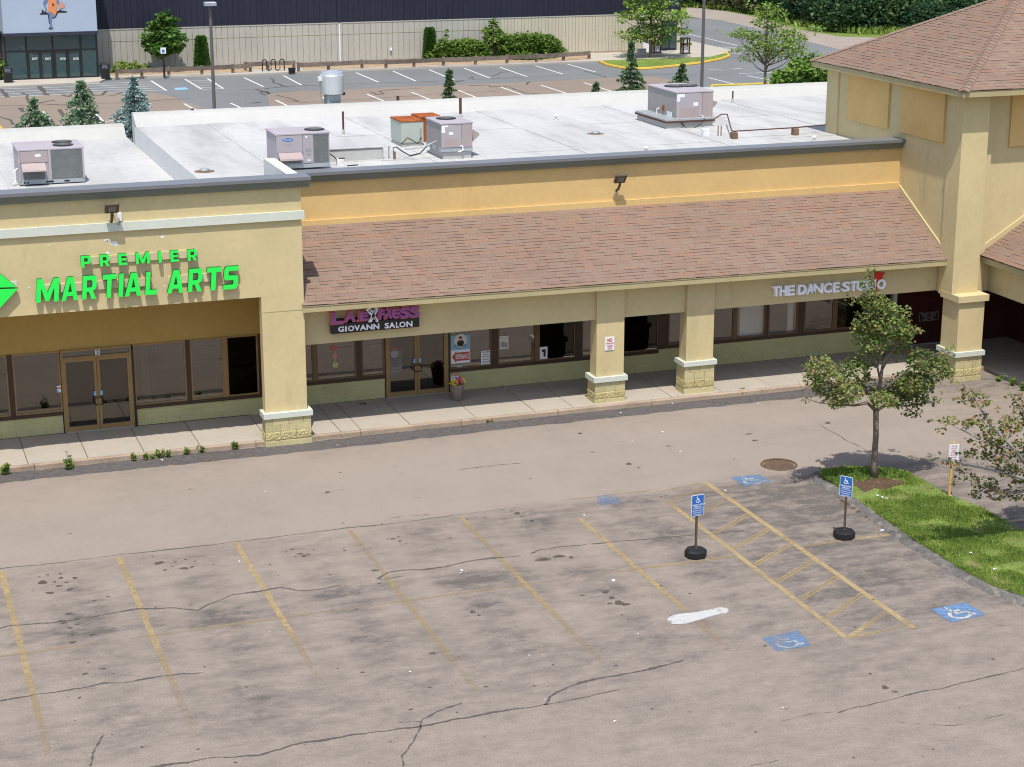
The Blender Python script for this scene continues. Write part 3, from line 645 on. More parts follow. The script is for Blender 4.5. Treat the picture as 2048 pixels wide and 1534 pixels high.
at = me.attributes.new("wear", 'FLOAT', 'POINT'); at.data.foreach_set("value", np.array(wv, np.float32))
st = link(bpy.data.objects.new("oil_spots", me), lot); st["kind"] = "stuff"

# dark sealed strip along the kerb
ribbon("sealed_strip", [(-4, 47.6), (2, 47.6), (9, 47.56), (10.2, 47.5), (13, 47.55), (17, 47.62), (22, 47.66), (28, 47.64), (30.8, 47.5)], 0.86, "sealed_strip", lot, 0.003,
       lambda t: 0.30 + 0.12 * np.sin(t * 31) * np.sin(t * 12), wob=0, step=0.12, wfun=lambda t: .95 + .07 * np.sin(t * 60) * np.sin(t * 23) + np.convolve(rng.normal(0, .10, len(t) + 2), np.ones(3) / 3, "valid"), kind="structure")

# manhole
mp_ = gz(1558, 930)
mh = thing("manhole_cover", "round rusty brown manhole cover set in the asphalt beside the tree island", "manhole cover", (mp_[0], mp_[1], 0))
mbb = MB().cyl(mp_[0], mp_[1], 0.0, 0.012, 0.40, n=28)
for k in range(-4, 5):
    w = math.sqrt(max(0, 0.36 ** 2 - (k * 0.08) ** 2)); mbb.box(mp_[0] - w, mp_[0] + w, mp_[1] + k * 0.08 - 0.014, mp_[1] + k * 0.08 + 0.014, 0.0121, 0.019)
mbb.build("lid", "manhole_iron", mh)
rp = [(mp_[0] + 0.46 * math.cos(a), mp_[1] + 0.46 * math.sin(a), 0.008) for a in np.linspace(0, 6.2832, 29)]
MB().tube(rp, 0.035, 5, caps=False).build("ring", "manhole_iron", mh)

# sidewalk slabs
walk = box("sidewalk_bed", "joint_dark", None, -8, 32.9, 48.12, 51.4, 0.0, 0.118); walk.name = "sidewalk"; tag(walk, "concrete sidewalk along the shop fronts", kind="structure")
jx = [-7.9, -5.6, -3.2, -1.0, 1.5, gz(62, 944, .15)[0], gz(178, 920, .15)[0], gz(293, 912, .15)[0], gz(400, 890, .15)[0], gz(512, 872, .15)[0] + .25, 12.25, gz(720, 857, .15)[0], gz(828, 856, .15)[0], gz(962, 843, .15)[0], 18.05, gz(1153, 819, .15)[0], gz(1348, 796, .15)[0], gz(1449, 786, .15)[0], gz(1530, 765, .15)[0], 27.3, 29.1, 30.9, 32.85]
jx = sorted(jx)
for a, b in zip(jx[:-1], jx[1:]):
    MB().bbox(a + 0.009, b - 0.009, 48.13, 50.56 if b < 11.5 else 50.94, 0.10, 0.15 + rng.uniform(-0.002, 0.002), 0.006).build("sidewalk_slab", "concrete_walk", walk)
kb = MB(); x = -8.0
while x < 31.4:
    kb.bbox(x, x + 2.96, 47.98, 48.125, 0.0, 0.143 + 0.006 * random.random(), 0.02); x += 2.97
kb.build("kerb", "kerb_concrete", walk)
# walk of the right-hand wing and under the tower
w2 = MB(); w2.box(32.25, 33.20, 48.2, 51.0, 0.0, 0.149); w2.build("sidewalk_slab", "concrete_walk", walk)
for k in range(6):
    MB().bbox(33.21, 36.9, 51.0 - 1.9 * (k + 1), 51.0 - 1.9 * k - 0.02, 0.0, 0.149, 0.006).build("sidewalk_slab", "concrete_walk", walk)
MB().bbox(36.92, 42, 40, 51.0, 0.0, 0.146, 0.006).build("sidewalk_slab", "concrete_walk", walk)

# =================================================================== LEFT SHOP BUILDING
def P2(y, pts): return [(q[0], y, q[1]) for q in pts]
LX = 11.27
lb = thing("shop_building", "pale yellow stucco shop block with a tall flat front over double door number 3", "building", (3.0, 49, 0))
fa = MB(); fa.box(-8, LX, 47.95, 48.35, 4.21, 7.12)
fa.box(10.10, LX, 47.951, 48.28, 0.95, 4.2105)
fa.build("front_wall", "stucco_pale", lb)
pm_ = MB()
for (x, y, r) in ((230, 487, .09), (213, 481, .05), (215, 483, .04), (325, 474, .05), (215, 506, .05), (330, 572, .03), (465, 573, .035), (58, 575, .03), (97, 491, .03)):
    q = gy(x, y, 47.945); pm_.poly([(q[0] + r * math.cos(a) * (1 + .3 * math.sin(3 * a + x)), 47.945, q[2] + r * .7 * math.sin(a) * (1 + .2 * math.sin(2 * a + y))) for a in np.linspace(0, 6.2832, 12)[:-1]])
o = pm_.build("filler_patches", "sign_white", lb); o["kind"] = "stuff"
box("joint_line", "cmu_joint", lb, 10.12, LX - 0.004, 47.944, 47.95, gy(560, 623, 47.95)[2], gy(560, 623, 47.95)[2] + 0.012)
sw = MB(); sw.box(10.905, LX - 0.003, 48.35, 51.7, 2.65, 6.42); sw.build("side_wall", "stucco_pale", lb)
box("soffit", "stucco_pale", lb, -8, 10.904, 48.351, 50.62, 4.215, 4.35)
rw = MB(); rw.box(-8, 11.5, 50.6, 50.9, 2.52, 4.214); rw.build("recessed_wall", "stucco_gold_shaded", lb)
tb = MB(); tb.box(-8, LX + 0.07, 47.87, 47.949, 6.27, 6.50); tb.build("trim_band", "sage_trim", lb)
# cornice: metal coping over a stepped moulding
def cornice(parent, x0, x1, yw, zt, proj=0.20, back=0.45):
    p = [(yw, zt - 0.31), (yw - proj * .45, zt - 0.29), (yw - proj * .5, zt - 0.24), (yw - proj * .78, zt - 0.19), (yw - proj * .82, zt - 0.13), (yw - proj, zt - 0.09), (yw - proj, zt - 0.062), (yw, zt - 0.062)]
    MB().prism([(x0, a, b) for a, b in p], (x1 - x0, 0, 0)).build("cornice_moulding", "cornice_green", parent)
    c = MB(); c.box(x0, x1 + 0.02, yw - proj - 0.025, yw + back, zt - 0.06, zt); c.box(x0, x1 + 0.02, yw - proj - 0.045, yw - proj - 0.026, zt - 0.085, zt - 0.002)
    c.build("coping", "coping_grey", parent)
cornice(lb, -8, LX + 0.22, 47.95, 7.43)
# white membrane behind the parapet and short return
MB().box(-8, 11.01, 48.36, 48.5, 5.9, 7.365).build("parapet_lining", "roof_clean", lb)
MB().box(11.02, LX + 0.06, 48.41, 51.3, 6.425, 7.42).build("parapet_return", "membrane_wall", lb)
for k in range(7):
    MB().box(-8 + k * 2.5, min(9.5, -8 + (k + 1) * 2.5 + 0.04), 48.5, 67.6, 5.7, 5.93 + 0.012 * (k % 2)).build("roof_sheet", "roof_white", lb)
bp = MB(); bp.prism([(-8, 67.1, 5.9), (-8, 67.5, 6.28), (-8, 67.55, 6.36), (-8, 67.9, 6.36), (-8, 67.9, 0), (-8, 67.65, 0)], (17.45, 0, 0)); bp.build("rear_parapet", "roof_clean", lb)
# inside of the shop
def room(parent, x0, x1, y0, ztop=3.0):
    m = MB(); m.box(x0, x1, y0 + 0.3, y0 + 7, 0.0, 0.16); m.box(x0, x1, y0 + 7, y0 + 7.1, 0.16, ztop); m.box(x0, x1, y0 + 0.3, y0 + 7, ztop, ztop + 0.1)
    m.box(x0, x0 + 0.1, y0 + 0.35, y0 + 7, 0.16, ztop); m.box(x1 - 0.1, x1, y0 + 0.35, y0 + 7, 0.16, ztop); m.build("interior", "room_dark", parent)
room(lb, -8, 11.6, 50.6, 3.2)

def bulkhead(parent, x0, x1, y, z0, z1, ncourse, bw=0.405):
    """low wall of painted concrete block: each block its own piece over a recessed joint backing"""
    bk = box("low_wall", "cmu_joint", parent, x0, x1, y + 0.012, y + 0.18, z0, z1)
    h = (z1 - z0) / ncourse
    cache = {}
    for c in range(ncourse):
        x = x0 - (0.2 if c % 2 else 0.0)
        while x < x1:
            a, b = max(x, x0), min(x + bw, x1)
            if b - a > 0.03:
                g = 0.0008 if c else 0.006
                key = (round(b - a, 3), c > 0)
                if key not in cache:
                    cache[key] = MB().bbox(0, b - a - 2 * g, 0, 0.17, 0, h - 2 * 0.001, 0.002).mesh("block", "cmu")
                o = bpy.data.objects.new("block", cache[key]); o.location = (a + g, y + rng.uniform(-0.002, 0.002), z0 + c * h + 0.001)
                COL.objects.link(o); o.parent = bk
            x += bw
def storefront(parent, y, zs, zh, segs, sill_h=0.10, frame="frame_bronze", posts="frame_brown"):
    """segs: ('p', x0, x1, glass) panes, ('b', x0, x1) broad dark posts, ('m', x0, x1) narrow mullions"""
    xs0, xs1 = segs[0][1], segs[-1][2]
    for s_ in segs:
        k, a, b = s_[:3]
        if k == 'p':
            fr = MB(); t = 0.045
            fr.box(a, b, y - 0.02, y + 0.05, zs, zs + t); fr.box(a, b, y - 0.02, y + 0.05, zh - t, zh)
            fr.box(a, a + t, y - 0.018, y + 0.05, zs + t, zh - t); fr.box(b - t, b, y - 0.018, y + 0.05, zs + t, zh - t)
            w = fr.build("window", frame, parent)
            box("pane", s_[3] if len(s_) > 3 else "glass_shop", w, a + t - 0.004, b - t + 0.004, y + 0.012, y + 0.02, zs + t - 0.004, zh - t + 0.004)
        else:
            box("post" if k == 'b' else "mullion", posts if k == 'b' else frame, parent, a, b, y - 0.035, y + 0.06, zs, zh)
    box("window_sill", posts, parent, xs0, xs1, y - 0.05, y + 0.06, zs - sill_h, zs - 0.001)
GS, GD, GK = "glass_shop", "glass_door", "glass_dark_reflection"
storefront(lb, 50.6, 0.78, 2.52, [('p', -1.2, 1.5, GS), ('b', 1.5, 1.65), ('p', 1.65, 3.55, GS), ('b', 3.55, 3.69), ('p', 3.69, 4.96, GS)], frame="frame_golden")
storefront(lb, 50.6, 0.75, 2.52, [('p', 6.97, 8.43, GS), ('b', 8.43, 8.56), ('p', 8.56, 9.50, GS), ('m', 9.50, 9.585), ('p', 9.585, 10.50, GK), ('b', 10.5, 10.64), ('p', 10.64, 11.4, GS)], frame="frame_golden")
bulkhead(lb, -1.2, 4.95, 50.6, 0.15, 0.68, 3)
bulkhead(lb, 6.99, 11.5, 50.6, 0.15, 0.65, 3)
MB().box(-8, -1.2, 50.6, 50.9, 0.1, 2.515).build("recessed_wall", "stucco_gold", lb)
pb_ = box("blind", "paper", lb, 7.62, 8.40, 50.72, 50.725, 1.72, 2.47); pb2_ = box("blind", "paper", lb, 8.60, 9.46, 50.72, 50.725, 1.78, 2.47)
for x0, x1, p_ in ((7.62, 8.40, pb_), (8.60, 9.46, pb2_)):
    for k in range(13): box("slat", "paper", p_, x0, x1, 50.695, 50.719, 1.80 + k * 0.052, 1.832 + k * 0.052)
box("curtain", "sign_white", lb, 7.20, 7.42, 50.74, 50.76, 0.9, 2.47)
jug = thing("plastic_jug", "white plastic jug on the sill inside the window right of door 3", "jug", (7.26, 50.7, 0.84)); MB().lathe(0, 0, [(.07, 0), (.08, .02), (.08, .14), (.03, .22), (.03, .26)], 12).build("jug", "sign_white", jug, local=True)
rk = thing("garment_stand", "white pipe stand inside the window left of door 3", "stand", (4.0, 50.75, 0.16)); MB().tube([(-.25, 0, 1.0), (.14, 0, 1.0), (.16, 0, .98), (.16, 0, 0)], .016, 6).build("pipe", "pvc", rk, local=True)
# slatted blind behind the right-hand pane
bl = box("blind", "blind_maroon", lb, 9.66, 10.46, 50.70, 50.705, 1.72, 2.46)
for k in range(13): box("slat", "blind_maroon", bl, 9.66, 10.46, 50.672, 50.699, 1.73 + k * 0.057, 1.765 + k * 0.057)

def double_door(parent, y, x0, x1, z0, z1, ztr=None, fm="frame_golden"):
    """aluminium double door: frame, two leaves with glass, mid rail, pull handles, lock stickers, threshold, transom"""
    t = 0.055; top = ztr or z1
    f = MB(); f.box(x0 - t, x0, y - 0.05, y + 0.07, z0, top); f.box(x1, x1 + t, y - 0.05, y + 0.07, z0, top); f.box(x0, x1, y - 0.05, y + 0.07, z1, z1 + 0.045)
    if ztr: f.box(x0, x1, y - 0.05, y + 0.07, ztr - 0.05, ztr)
    f.build("door_frame", fm, parent)
    if ztr:
        box("transom_pane", GS, parent, x0, x1, y, y + 0.012, z1 + 0.045, ztr - 0.05)
    box("threshold", "steel", parent, x0 - 0.01, x1 + 0.01, y - 0.10, y + 0.05, z0 - 0.004, z0 + 0.02)
    xm = (x0 + x1) / 2
    for a, b, side in ((x0, xm - 0.006, 1), (xm + 0.006, x1, -1)):
        d = MB(); s = 0.075
        d.box(a, a + s, y - 0.045, y + 0.03, z0 + 0.02, z1 - 0.006); d.box(b - s, b, y - 0.045, y + 0.03, z0 + 0.02, z1 - 0.006)
        d.box(a + s, b - s, y - 0.045, y + 0.03, z0 + 0.02, z0 + 0.15); d.box(a + s, b - s, y - 0.045, y + 0.03, z1 - 0.10, z1 - 0.006)
        dd = d.build("door", fm, parent)
        box("pane", GD, dd, a + s, b - s, y, y + 0.012, z0 + 0.15, z1 - 0.10)
        zm = z0 + 0.98; box("push_bar", "steel", dd, a + s, b - s, y + 0.031, y + 0.055, zm - 0.012, zm + 0.018)
        hx = (b - 0.035) if side > 0 else (a + 0.035); k = -side
        MB().tube([(hx, y - 0.045, zm - 0.02), (hx, y - 0.10, zm - 0.04), (hx + 0.075 * k, y - 0.11, zm - 0.05), (hx + 0.085 * k, y - 0.11, zm - 0.12), (hx + 0.075 * k, y - 0.11, zm - 0.22), (hx, y - 0.10, zm - 0.24), (hx, y - 0.045, zm - 0.26)], 0.017, 6).build("handle", "black_metal", dd)
        sx = (b - 0.115) if side > 0 else (a + 0.06)
        box("sticker", "sticker_blue", dd, sx, sx + 0.055, y - 0.049, y - 0.0455, zm + 0.02, zm + 0.15)
double_door(lb, 50.6, 5.03, 6.86, 0.16, 2.27, 2.52)
n3 = gy(190, 703, 50.55)
m3 = MB(); m3.box(5.93, 6.05, 50.535, 50.548, 2.325, 2.475, 0); letters(m3, "3", 5.955, 6.025, 2.335, 2.465, 50.530, 0, 0.02, mi=1); m3.build("house_number", ["ink_white", "ink_dark"], lb)
box("door_reveal", "black_metal", lb, 6.915, 6.97, 50.53, 50.66, 0.15, 2.40)
# pier base: cap, two block courses, split-faced course, plinth
def pier(parent, x0, x1, y0, y1, zb, zc0, zc1, cap_over=0.05, split=True):
    """zb: ground level; courses between the plinth and the cap"""
    box("pier_cap", "sage_trim", parent, x0 - cap_over, x1 + cap_over, y0 - cap_over, y1 + cap_over, zc0, zc1)
    core = box("pier_base", "cmu_joint", parent, x0 + 0.02, x1 - 0.02, y0 + 0.02, y1 - 0.02, zb, zc0 - 0.001)
    h = zc0 - zb
    MB().bbox(x0 - 0.012, x1 + 0.012, y0 - 0.012, y1 + 0.012, zb, zb + h * 0.19, 0.008).build("plinth_block", "base_block", core)
    zz = zb + h * 0.195; n = 2
    hh = h * 0.32
    for k in range(3):                                   # rough split faces built as a chipped grid
        a = x0 + (x1 - x0) * k / 3; b = x0 + (x1 - x0) * (k + 1) / 3
        m = MB(); nu, nv = 15, 6; pts = []
        for j in range(nv + 1):
            for i in range(nu + 1):
                e = 0 if (i in (0, nu) or j in (0, nv)) else 1
                pts.append((a + 0.004 + (b - a - 0.008) * i / nu, y0 - 0.004 - e * rng.uniform(0.004, 0.024), zz + hh * j / nv))
        m.add(pts, [(j * (nu + 1) + i, j * (nu + 1) + i + 1, (j + 1) * (nu + 1) + i + 1, (j + 1) * (nu + 1) + i) for j in range(nv) for i in range(nu)])
        m.box(a + 0.004, b - 0.004, y0 - 0.003, y0 + 0.08, zz, zz + hh); m.build("split_block", "split_stone", core)
    m = MB(); pts = []; nu, nv = 14, 6
    for j in range(nv + 1):
        for i in range(nu + 1):
            e = 0 if (i in (0, nu) or j in (0, nv)) else 1
            pts.append((x0 - 0.004 - e * rng.uniform(0.004, 0.022), y0 + (y1 - y0) * i / nu, zz + hh * j / nv))
    m.add(pts, [(j * (nu + 1) + i, j * (nu + 1) + i + 1, (j + 1) * (nu + 1) + i + 1, (j + 1) * (nu + 1) + i) for j in range(nv) for i in range(nu)]); m.build("split_block", "split_stone", core)
    zz += hh + 0.004; hb = (zc0 - 0.002 - zz) / 2
    for c in range(2):
        nb = 3; off = 0.5 if c else 0.0
        for k in range(-1, nb):
            a = max(x0, x0 + (x1 - x0) * (k + off) / nb); b = min(x1, x0 + (x1 - x0) * (k + 1 + off) / nb)
            if b - a > 0.02: MB().bbox(a + 0.004, b - 0.004, y0, y1, zz + c * hb + 0.003, zz + (c + 1) * hb - 0.003, 0.004).build("block", "base_block", core)
pier(lb, 10.06, 11.35, 47.86, 48.30, 0.0, 0.80, 0.95, 0.045)

# =================================================================== RIGHT SHOP BUILDING (shingled canopy)
rb = thing("shop_building", "long gold stucco shop block with a shingled canopy roof over the walk", "building", (20, 50, 0))
RY = 50.95
uw = MB(); uw.box(LX, 31.5, RY, RY + 0.3, 2.60, 6.72); uw.build("upper_wall", "stucco_gold", rb)
MB().box(LX, 31.49, RY - 0.07, RY - 0.001, 5.42, 5.635).build("flashing_board", "stucco_gold", rb)
cornice(rb, LX + 0.16, 31.62, RY, 7.03, 0.21, 0.40)
MB().box(LX + 0.1, 31.5, RY + 0.301, RY + 0.4, 6.5, 6.965).build("parapet_lining", "roof_clean", rb)
for k in range(11):
    a = 9.5 + k * 2.5
    MB().box(a, min(37.0, a + 2.54), 51.35 if a > 11 else 51.73, 65.2, 6.3, 6.60 + 0.012 * (k % 2)).build("roof_sheet", "roof_white", rb)
sm = MB()
for k in range(1, 11): sm.box(9.5 + k * 2.5 - 0.03, 9.5 + k * 2.5 + 0.07, 51.8, 65.1, 6.60, 6.616)
sm.box(11.6, 31.4, 54.9, 55.05, 6.6, 6.618); sm.box(11.6, 36.5, 60.2, 60.32, 6.6, 6.618)
sm.build("roof_seam", "roof_white", rb)
st = MB(); st.prism([(9.497, 51.8, 5.9), (9.497, 51.8, 6.58), (9.497, 65.3, 6.58), (9.497, 65.3, 5.9)], (0.12, 0, 0)); st.build("roof_step", "membrane_wall", rb)
rp_ = MB(); rp_.prism([(9.5, 64.85, 6.58), (9.5, 65.45, 6.93), (9.5, 65.5, 7.0), (9.5, 65.85, 7.0), (9.5, 65.85, 0), (9.5, 65.0, 0)], (27.6, 0, 0)); rp_.build("rear_parapet", "roof_clean", rb)
MB().box(36.9, 37.1, 51.5, 65.8, 0, 6.7).build("end_wall", "stucco_gold", rb)
# canopy: rafters plane, soffit, fascia, beam
E0, E1 = (11.22, 47.85, 3.895), (31.5, 47.85, 3.735)
T0, T1 = (11.22, RY - 0.07, 5.49), (31.5, RY - 0.07, 5.415)
dk = MB(); dk.prism([(11.3, 47.9, 3.80), (11.3, RY - 0.08, 5.39), (11.3, RY - 0.08, 5.2), (11.3, 48.0, 3.62)], (20.19, 0, 0))
dk2 = MB(); dk2.poly([(E0[0], E0[1], E0[2] - 0.05), (E1[0], E1[1], E1[2] - 0.05), (T1[0], T1[1], T1[2] - 0.05), (T0[0], T0[1], T0[2] - 0.05)])
canopy = dk2.build("canopy_roof", "shingle_gap", rb)
eb = MB()
eb.add([(11.22, 47.86, 3.892), (31.49, 47.86, 3.732), (31.49, 47.86, 3.54), (11.22, 47.86, 3.70), (11.22, 47.92, 3.892), (31.49, 47.92, 3.732), (31.49, 47.92, 3.54), (11.22, 47.92, 3.70)], [(0, 1, 2, 3), (4, 7, 6, 5), (0, 4, 5, 1), (3, 2, 6, 7)])
eb.build("eave_board", "fascia_board", rb)
MB().add([(11.28, 47.921, 3.70), (31.49, 47.921, 3.56), (31.49, 50.94, 3.56), (11.28, 50.94, 3.70)], [(0, 1, 2, 3)]).build("soffit", "stucco_pale", rb)
MB().box(11.28, 31.49, 48.42, 48.75, 2.645, 3.66).build("beam", "stucco_pale", rb)
# shingles
def quadpt(A, B, C_, D_, u, v): return (A * (1 - u) + B * u) * (1 - v) + (D_ * (1 - u) + C_ * u) * v
SH = ["shingle_%d" % i for i in range(6)]
def shingle_course_field(parent, A, B, T, Dl, nrow, tab, keep=300, xl=None, xr=None, limit=None):
    """A-B eave, Dl-T top edge (A->Dl, B->T).  Each tab is a thin wedge, its butt standing proud of the course below.
    The nearest 300 tabs are separate objects, the rest one joined field."""
    A, B, T, Dl = (np.array(q, float) for q in (A, B, T, Dl))
    nrm = np.cross(B - A, Dl - A); nrm = nrm / np.linalg.norm(nrm)
    if nrm[2] < 0: nrm = -nrm
    Lb = np.linalg.norm(B - A); tabs = []
    for r in range(nrow):
        v0, v1 = r / nrow, (r + 1.0) / nrow
        l0 = xl(v0) if xl else 0.0; l1 = xl(v1) if xl else 0.0; r0 = xr(v0) if xr else 1.0; r1 = xr(v1) if xr else 1.0
        u = -rng.random() * tab / Lb; last = rng.integers(6)
        while u < 1:
            du = tab / Lb * rng.choice([0.7, 0.9, 1.0, 1.2, 1.5])
            a, b = u + 0.002 / Lb, u + du - 0.002 / Lb
            a0, b0, a1, b1 = max(a, l0), min(b, r0), max(a, l1), min(b, r1)
            u += du
            if b0 - a0 < 0.01 / Lb: continue
            if b1 < a1: a1 = b1 = min(max((a1 + b1) / 2, min(l1, r1)), max(l1, r1))
            h = rng.choice([0.005, 0.008, 0.016], p=[.30, .30, .40])
            col = last if rng.random() < 0.35 else int(rng.choice(6, p=[.26, .18, .13, .15, .11, .17])); last = col
            P = [quadpt(A, B, T, Dl, a0, v0), quadpt(A, B, T, Dl, b0, v0), quadpt(A, B, T, Dl, b1, v1), quadpt(A, B, T, Dl, a1, v1)]
            top = [P[0] + nrm * h, P[1] + nrm * h, P[2] + nrm * 0.003, P[3] + nrm * 0.003]
            bot = [P[0] - nrm * 0.012, P[1] - nrm * 0.012]
            tabs.append((top, bot, col, h > 0.01))
    cams = [np.linalg.norm(t[0][0] - _C) for t in tabs]
    if limit: order = sorted(range(len(tabs)), key=lambda i: (0 if limit(tabs[i][0][0]) else 1, cams[i]))
    else: order = np.argsort(cams)
    field = MB(); F4 = [(0, 1, 2, 3), (4, 5, 1, 0), (4, 0, 3), (5, 2, 1)]
    for q, i in enumerate(order):
        top, bot, col, dk_ = tabs[i]
        if q < keep:
            o = top[0]; m = MB(); m.add([p - o for p in top] + [p - o for p in bot], F4); m.m = [0, 1 if dk_ else 0, 0, 0]
            ob = bpy.data.objects.new("shingle", m.mesh("shingle", [SH[col], "shingle_gap"])); ob.location = o; COL.objects.link(ob); ob.parent = parent
        else:
            field.add(top + bot, F4, col)
            if dk_: field.m[-3] = 6
    fo = field.build("shingle_field", SH + ["shingle_gap"], parent); fo["kind"] = "stuff"
shingle_course_field(canopy, E0, E1, T1, T0, 25, 0.30)
# piers under the beam
def column(x0, x1, zc0, zc1):
    c = MB(); c.box(x0, x1, 48.30, 48.78, zc1, 3.60); c.build("column_shaft", "stucco_pale", rb)
    pier(rb, x0 - 0.045, x1 + 0.045, 48.262, 48.85, 0.15, zc0, zc1, 0.055)
column(20.02, 20.89, 0.79, 0.94)
column(22.90, 23.79, 1.01, 1.15)
# windows
storefront(rb, RY, 0.86, 2.62, [('p', 11.4, 12.20, GS), ('m', 12.20, 12.28), ('p', 12.28, 13.49, GS), ('b', 13.49, 13.65), ('p', 13.65, 14.35, GS)])
storefront(rb, RY, 0.84, 2.62, [('p', 16.36, 17.69, GS), ('b', 17.69, 17.90), ('p', 17.90, 19.13, GS), ('m', 19.13, 19.20), ('p', 19.20, 20.41, GK), ('b', 20.41, 20.62), ('p', 20.62, 21.3, GS), ('b', 21.3, 21.5), ('p', 21.5, 23.19, GK)])
storefront(rb, RY, 0.96, 2.62, [('b', 23.19, 23.52), ('p', 23.52, 24.7, GS), ('b', 24.7, 24.85), ('p', 24.85, 25.79, GS), ('m', 25.79, 25.86), ('p', 25.86, 26.91, "glass_clear"), ('b', 26.91, 27.0), ('p', 27.0, 28.06, "glass_clear"), ('b', 28.06, 28.28), ('p', 28.28, 29.36, GS), ('m', 29.36, 29.43), ('p', 29.43, 30.5, GK), ('b', 30.5, 30.65), ('p', 30.65, 31.46, GK)])
bulkhead(rb, 11.5, 14.35, RY, 0.15, 0.76, 4)
bulkhead(rb, 16.36, 23.20, RY, 0.15, 0.74, 4)
bulkhead(rb, 23.20, 31.5, RY, 0.15, 0.86, 4)
double_door(rb, RY, 14.43, 16.26, 0.15, 2.58, None)
box("door_reveal", "black_metal", rb, 16.32, 16.36, RY - 0.06, RY + 0.05, 0.15, 2.6)
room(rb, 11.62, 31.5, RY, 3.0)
for x, z, w, h, lab in ((12.95 - .26, .93, .09, .12, "small white card on the sill left of the paper flowers"), (12.95 + .22, .93, .10, .13, "small white card on the sill right of the paper flowers"), (13.86, .96, .17, .42, "tall white board leaning inside the window left of the salon door"), (14.12, .94, .18, .22, "pale screen on the sill beside the salon door")):
    c_ = thing("display_card", lab, "card", (x, RY + .10, z)); MB().prism([(-w / 2, 0, 0), (w / 2, 0, 0), (w / 2, .05, h), (-w / 2, .05, h)], (0, .012, 0)).build("card", "sign_white", c_, local=True)
# pale partitions, chair backs and box seen through the glass
it = MB(); it.box(26.08, 26.9, RY + .16, RY + .2, 0.16, 2.9); it.box(20.1, 20.35, RY + 0.25, RY + 0.35, 0.16, 2.9); it.box(22.9, 23.1, RY + 0.25, RY + 0.35, 0.16, 2.9); it.box(27.78, 27.98, RY + 0.16, RY + 0.2, 0.16, 2.9)
it.build("partition", "sign_white", rb)
it = MB()
for cx in (18.5, 25.2, 12.8): it.lathe(cx, RY + 0.9, [(0.28, 0.16), (0.1, 0.25), (0.1, 0.6), (0.42, 0.65), (0.42, 0.75), (0.30, 0.85)], 14)
it.build("salon_chair", "room_dark", rb)

# =================================================================== CORNER TOWER AND RIGHT WING
tw = thing("corner_tower", "square yellow stucco corner tower with a hipped shingle roof", "building", (36, 51.6, 0))
tb_ = MB(); tb_.box(31.5, 40.5, 47.93, 55.75, 2.62, 8.86); tb_.build("wall", "stucco_pale", tw)
pl = MB()
pl.prism([(31.44, 47.50, 2.60), (32.36, 47.50, 2.60), (32.36, 47.929, 2.60), (31.499, 47.929, 2.60), (31.499, 48.25, 2.60), (31.44, 48.25, 2.60)], (0, 0, 6.26))
pl.build("pilaster", "stucco_pale", tw)
box("pilaster", "stucco_pale", tw, 31.44, 31.499, 55.0, 55.76, 6.3, 8.86)
MB().box(32.361, 32.72, 47.80, 47.929, 2.61, 8.86).build("pilaster", "stucco_pale", tw)
for (y0, y1) in ((51.75, 54.35), (48.52, 51.05)): box("wall_panel", "panel_gold", tw, 31.43, 31.499, y0, y1, 7.23, 8.80)
box("wall_panel", "panel_gold", tw, 33.38, 36.2, 47.86, 47.929, 7.10, 8.80)
# sloping flashing where the canopies meet the tower
fl = MB(); fl.prism([(31.495, 47.9, 3.74), (31.495, 50.88, 5.41), (31.495, 50.88, 5.56), (31.495, 47.9, 3.90)], (-0.045, 0, 0)); fl.build("flashing", "stucco_pale", tw)
# detached pier carrying the corner
tc = MB(); tc.box(31.52, 32.42, 47.16, 48.06, 0.95, 2.52); tc.build("column_shaft", "stucco_pale", tw)
MB().box(31.43, 32.51, 47.07, 48.10, 2.521, 2.72).build("column_cap", "stucco_pale", tw)
pier(tw, 31.50, 32.44, 47.13, 48.1, 0.0, 0.80, 0.95, 0.06)
# passage below: dark red panelled wall
pw = MB(); pw.box(31.55, 42, 51.0, 51.2, 0.15, 2.62); pw.build("passage_wall", "maroon", tw)
box("passage_post", "sage_trim", tw, 31.50, 31.62, 50.86, 50.99, 0.15, 2.62)
for k in range(7): box("panel_strip", "maroon", tw, 32.4 + k * 1.3, 32.44 + k * 1.3, 50.975, 50.999, 0.25, 2.62)
box("kick_strip", "steel", tw, 31.62, 33.9, 50.97, 50.999, 0.15, 0.20)
# tower roof
ex0, ex1, ey0, ey1, ez = 31.08, 40.92, 47.02, 56.30, 8.98
AP = np.array([36.0, 51.66, 11.48])
ev = MB()
ev.box(ex0 + 0.02, ex0 + 0.08, ey0 + 0.02, ey1 - 0.02, ez - 0.20, ez - 0.02); ev.box(ex0 + 0.081, ex1, ey0 + 0.02, ey0 + 0.08, ez - 0.20, ez - 0.02)
ev.box(ex0 + 0.081, ex1 - 0.02, ey0 + 0.081, ey1 - 0.02, ez - 0.17, ez - 0.12)
ev.build("eave_board", "fascia_board", tw)
cs = [np.array(q, float) for q in ((ex0, ey0, ez), (ex1, ey0, ez), (ex1, ey1, ez), (ex0, ey1, ez))]
rf = MB(); dz = np.array([0, 0, -0.012])
for k in range(4): rf.poly([cs[k] + dz, cs[(k + 1) % 4] + dz, AP + dz])
roof = rf.build("roof", "shingle_gap", tw)
hip = lambda v: 0.5 * v
nr = 36
shingle_course_field(roof, cs[3], cs[0], cs[0] * 0 + AP + (cs[0] - cs[3]) * 0.5, AP - (cs[0] - cs[3]) * 0.5, nr, 0.30, 150, lambda v: 0.5 * v, lambda v: 1 - 0.5 * v)
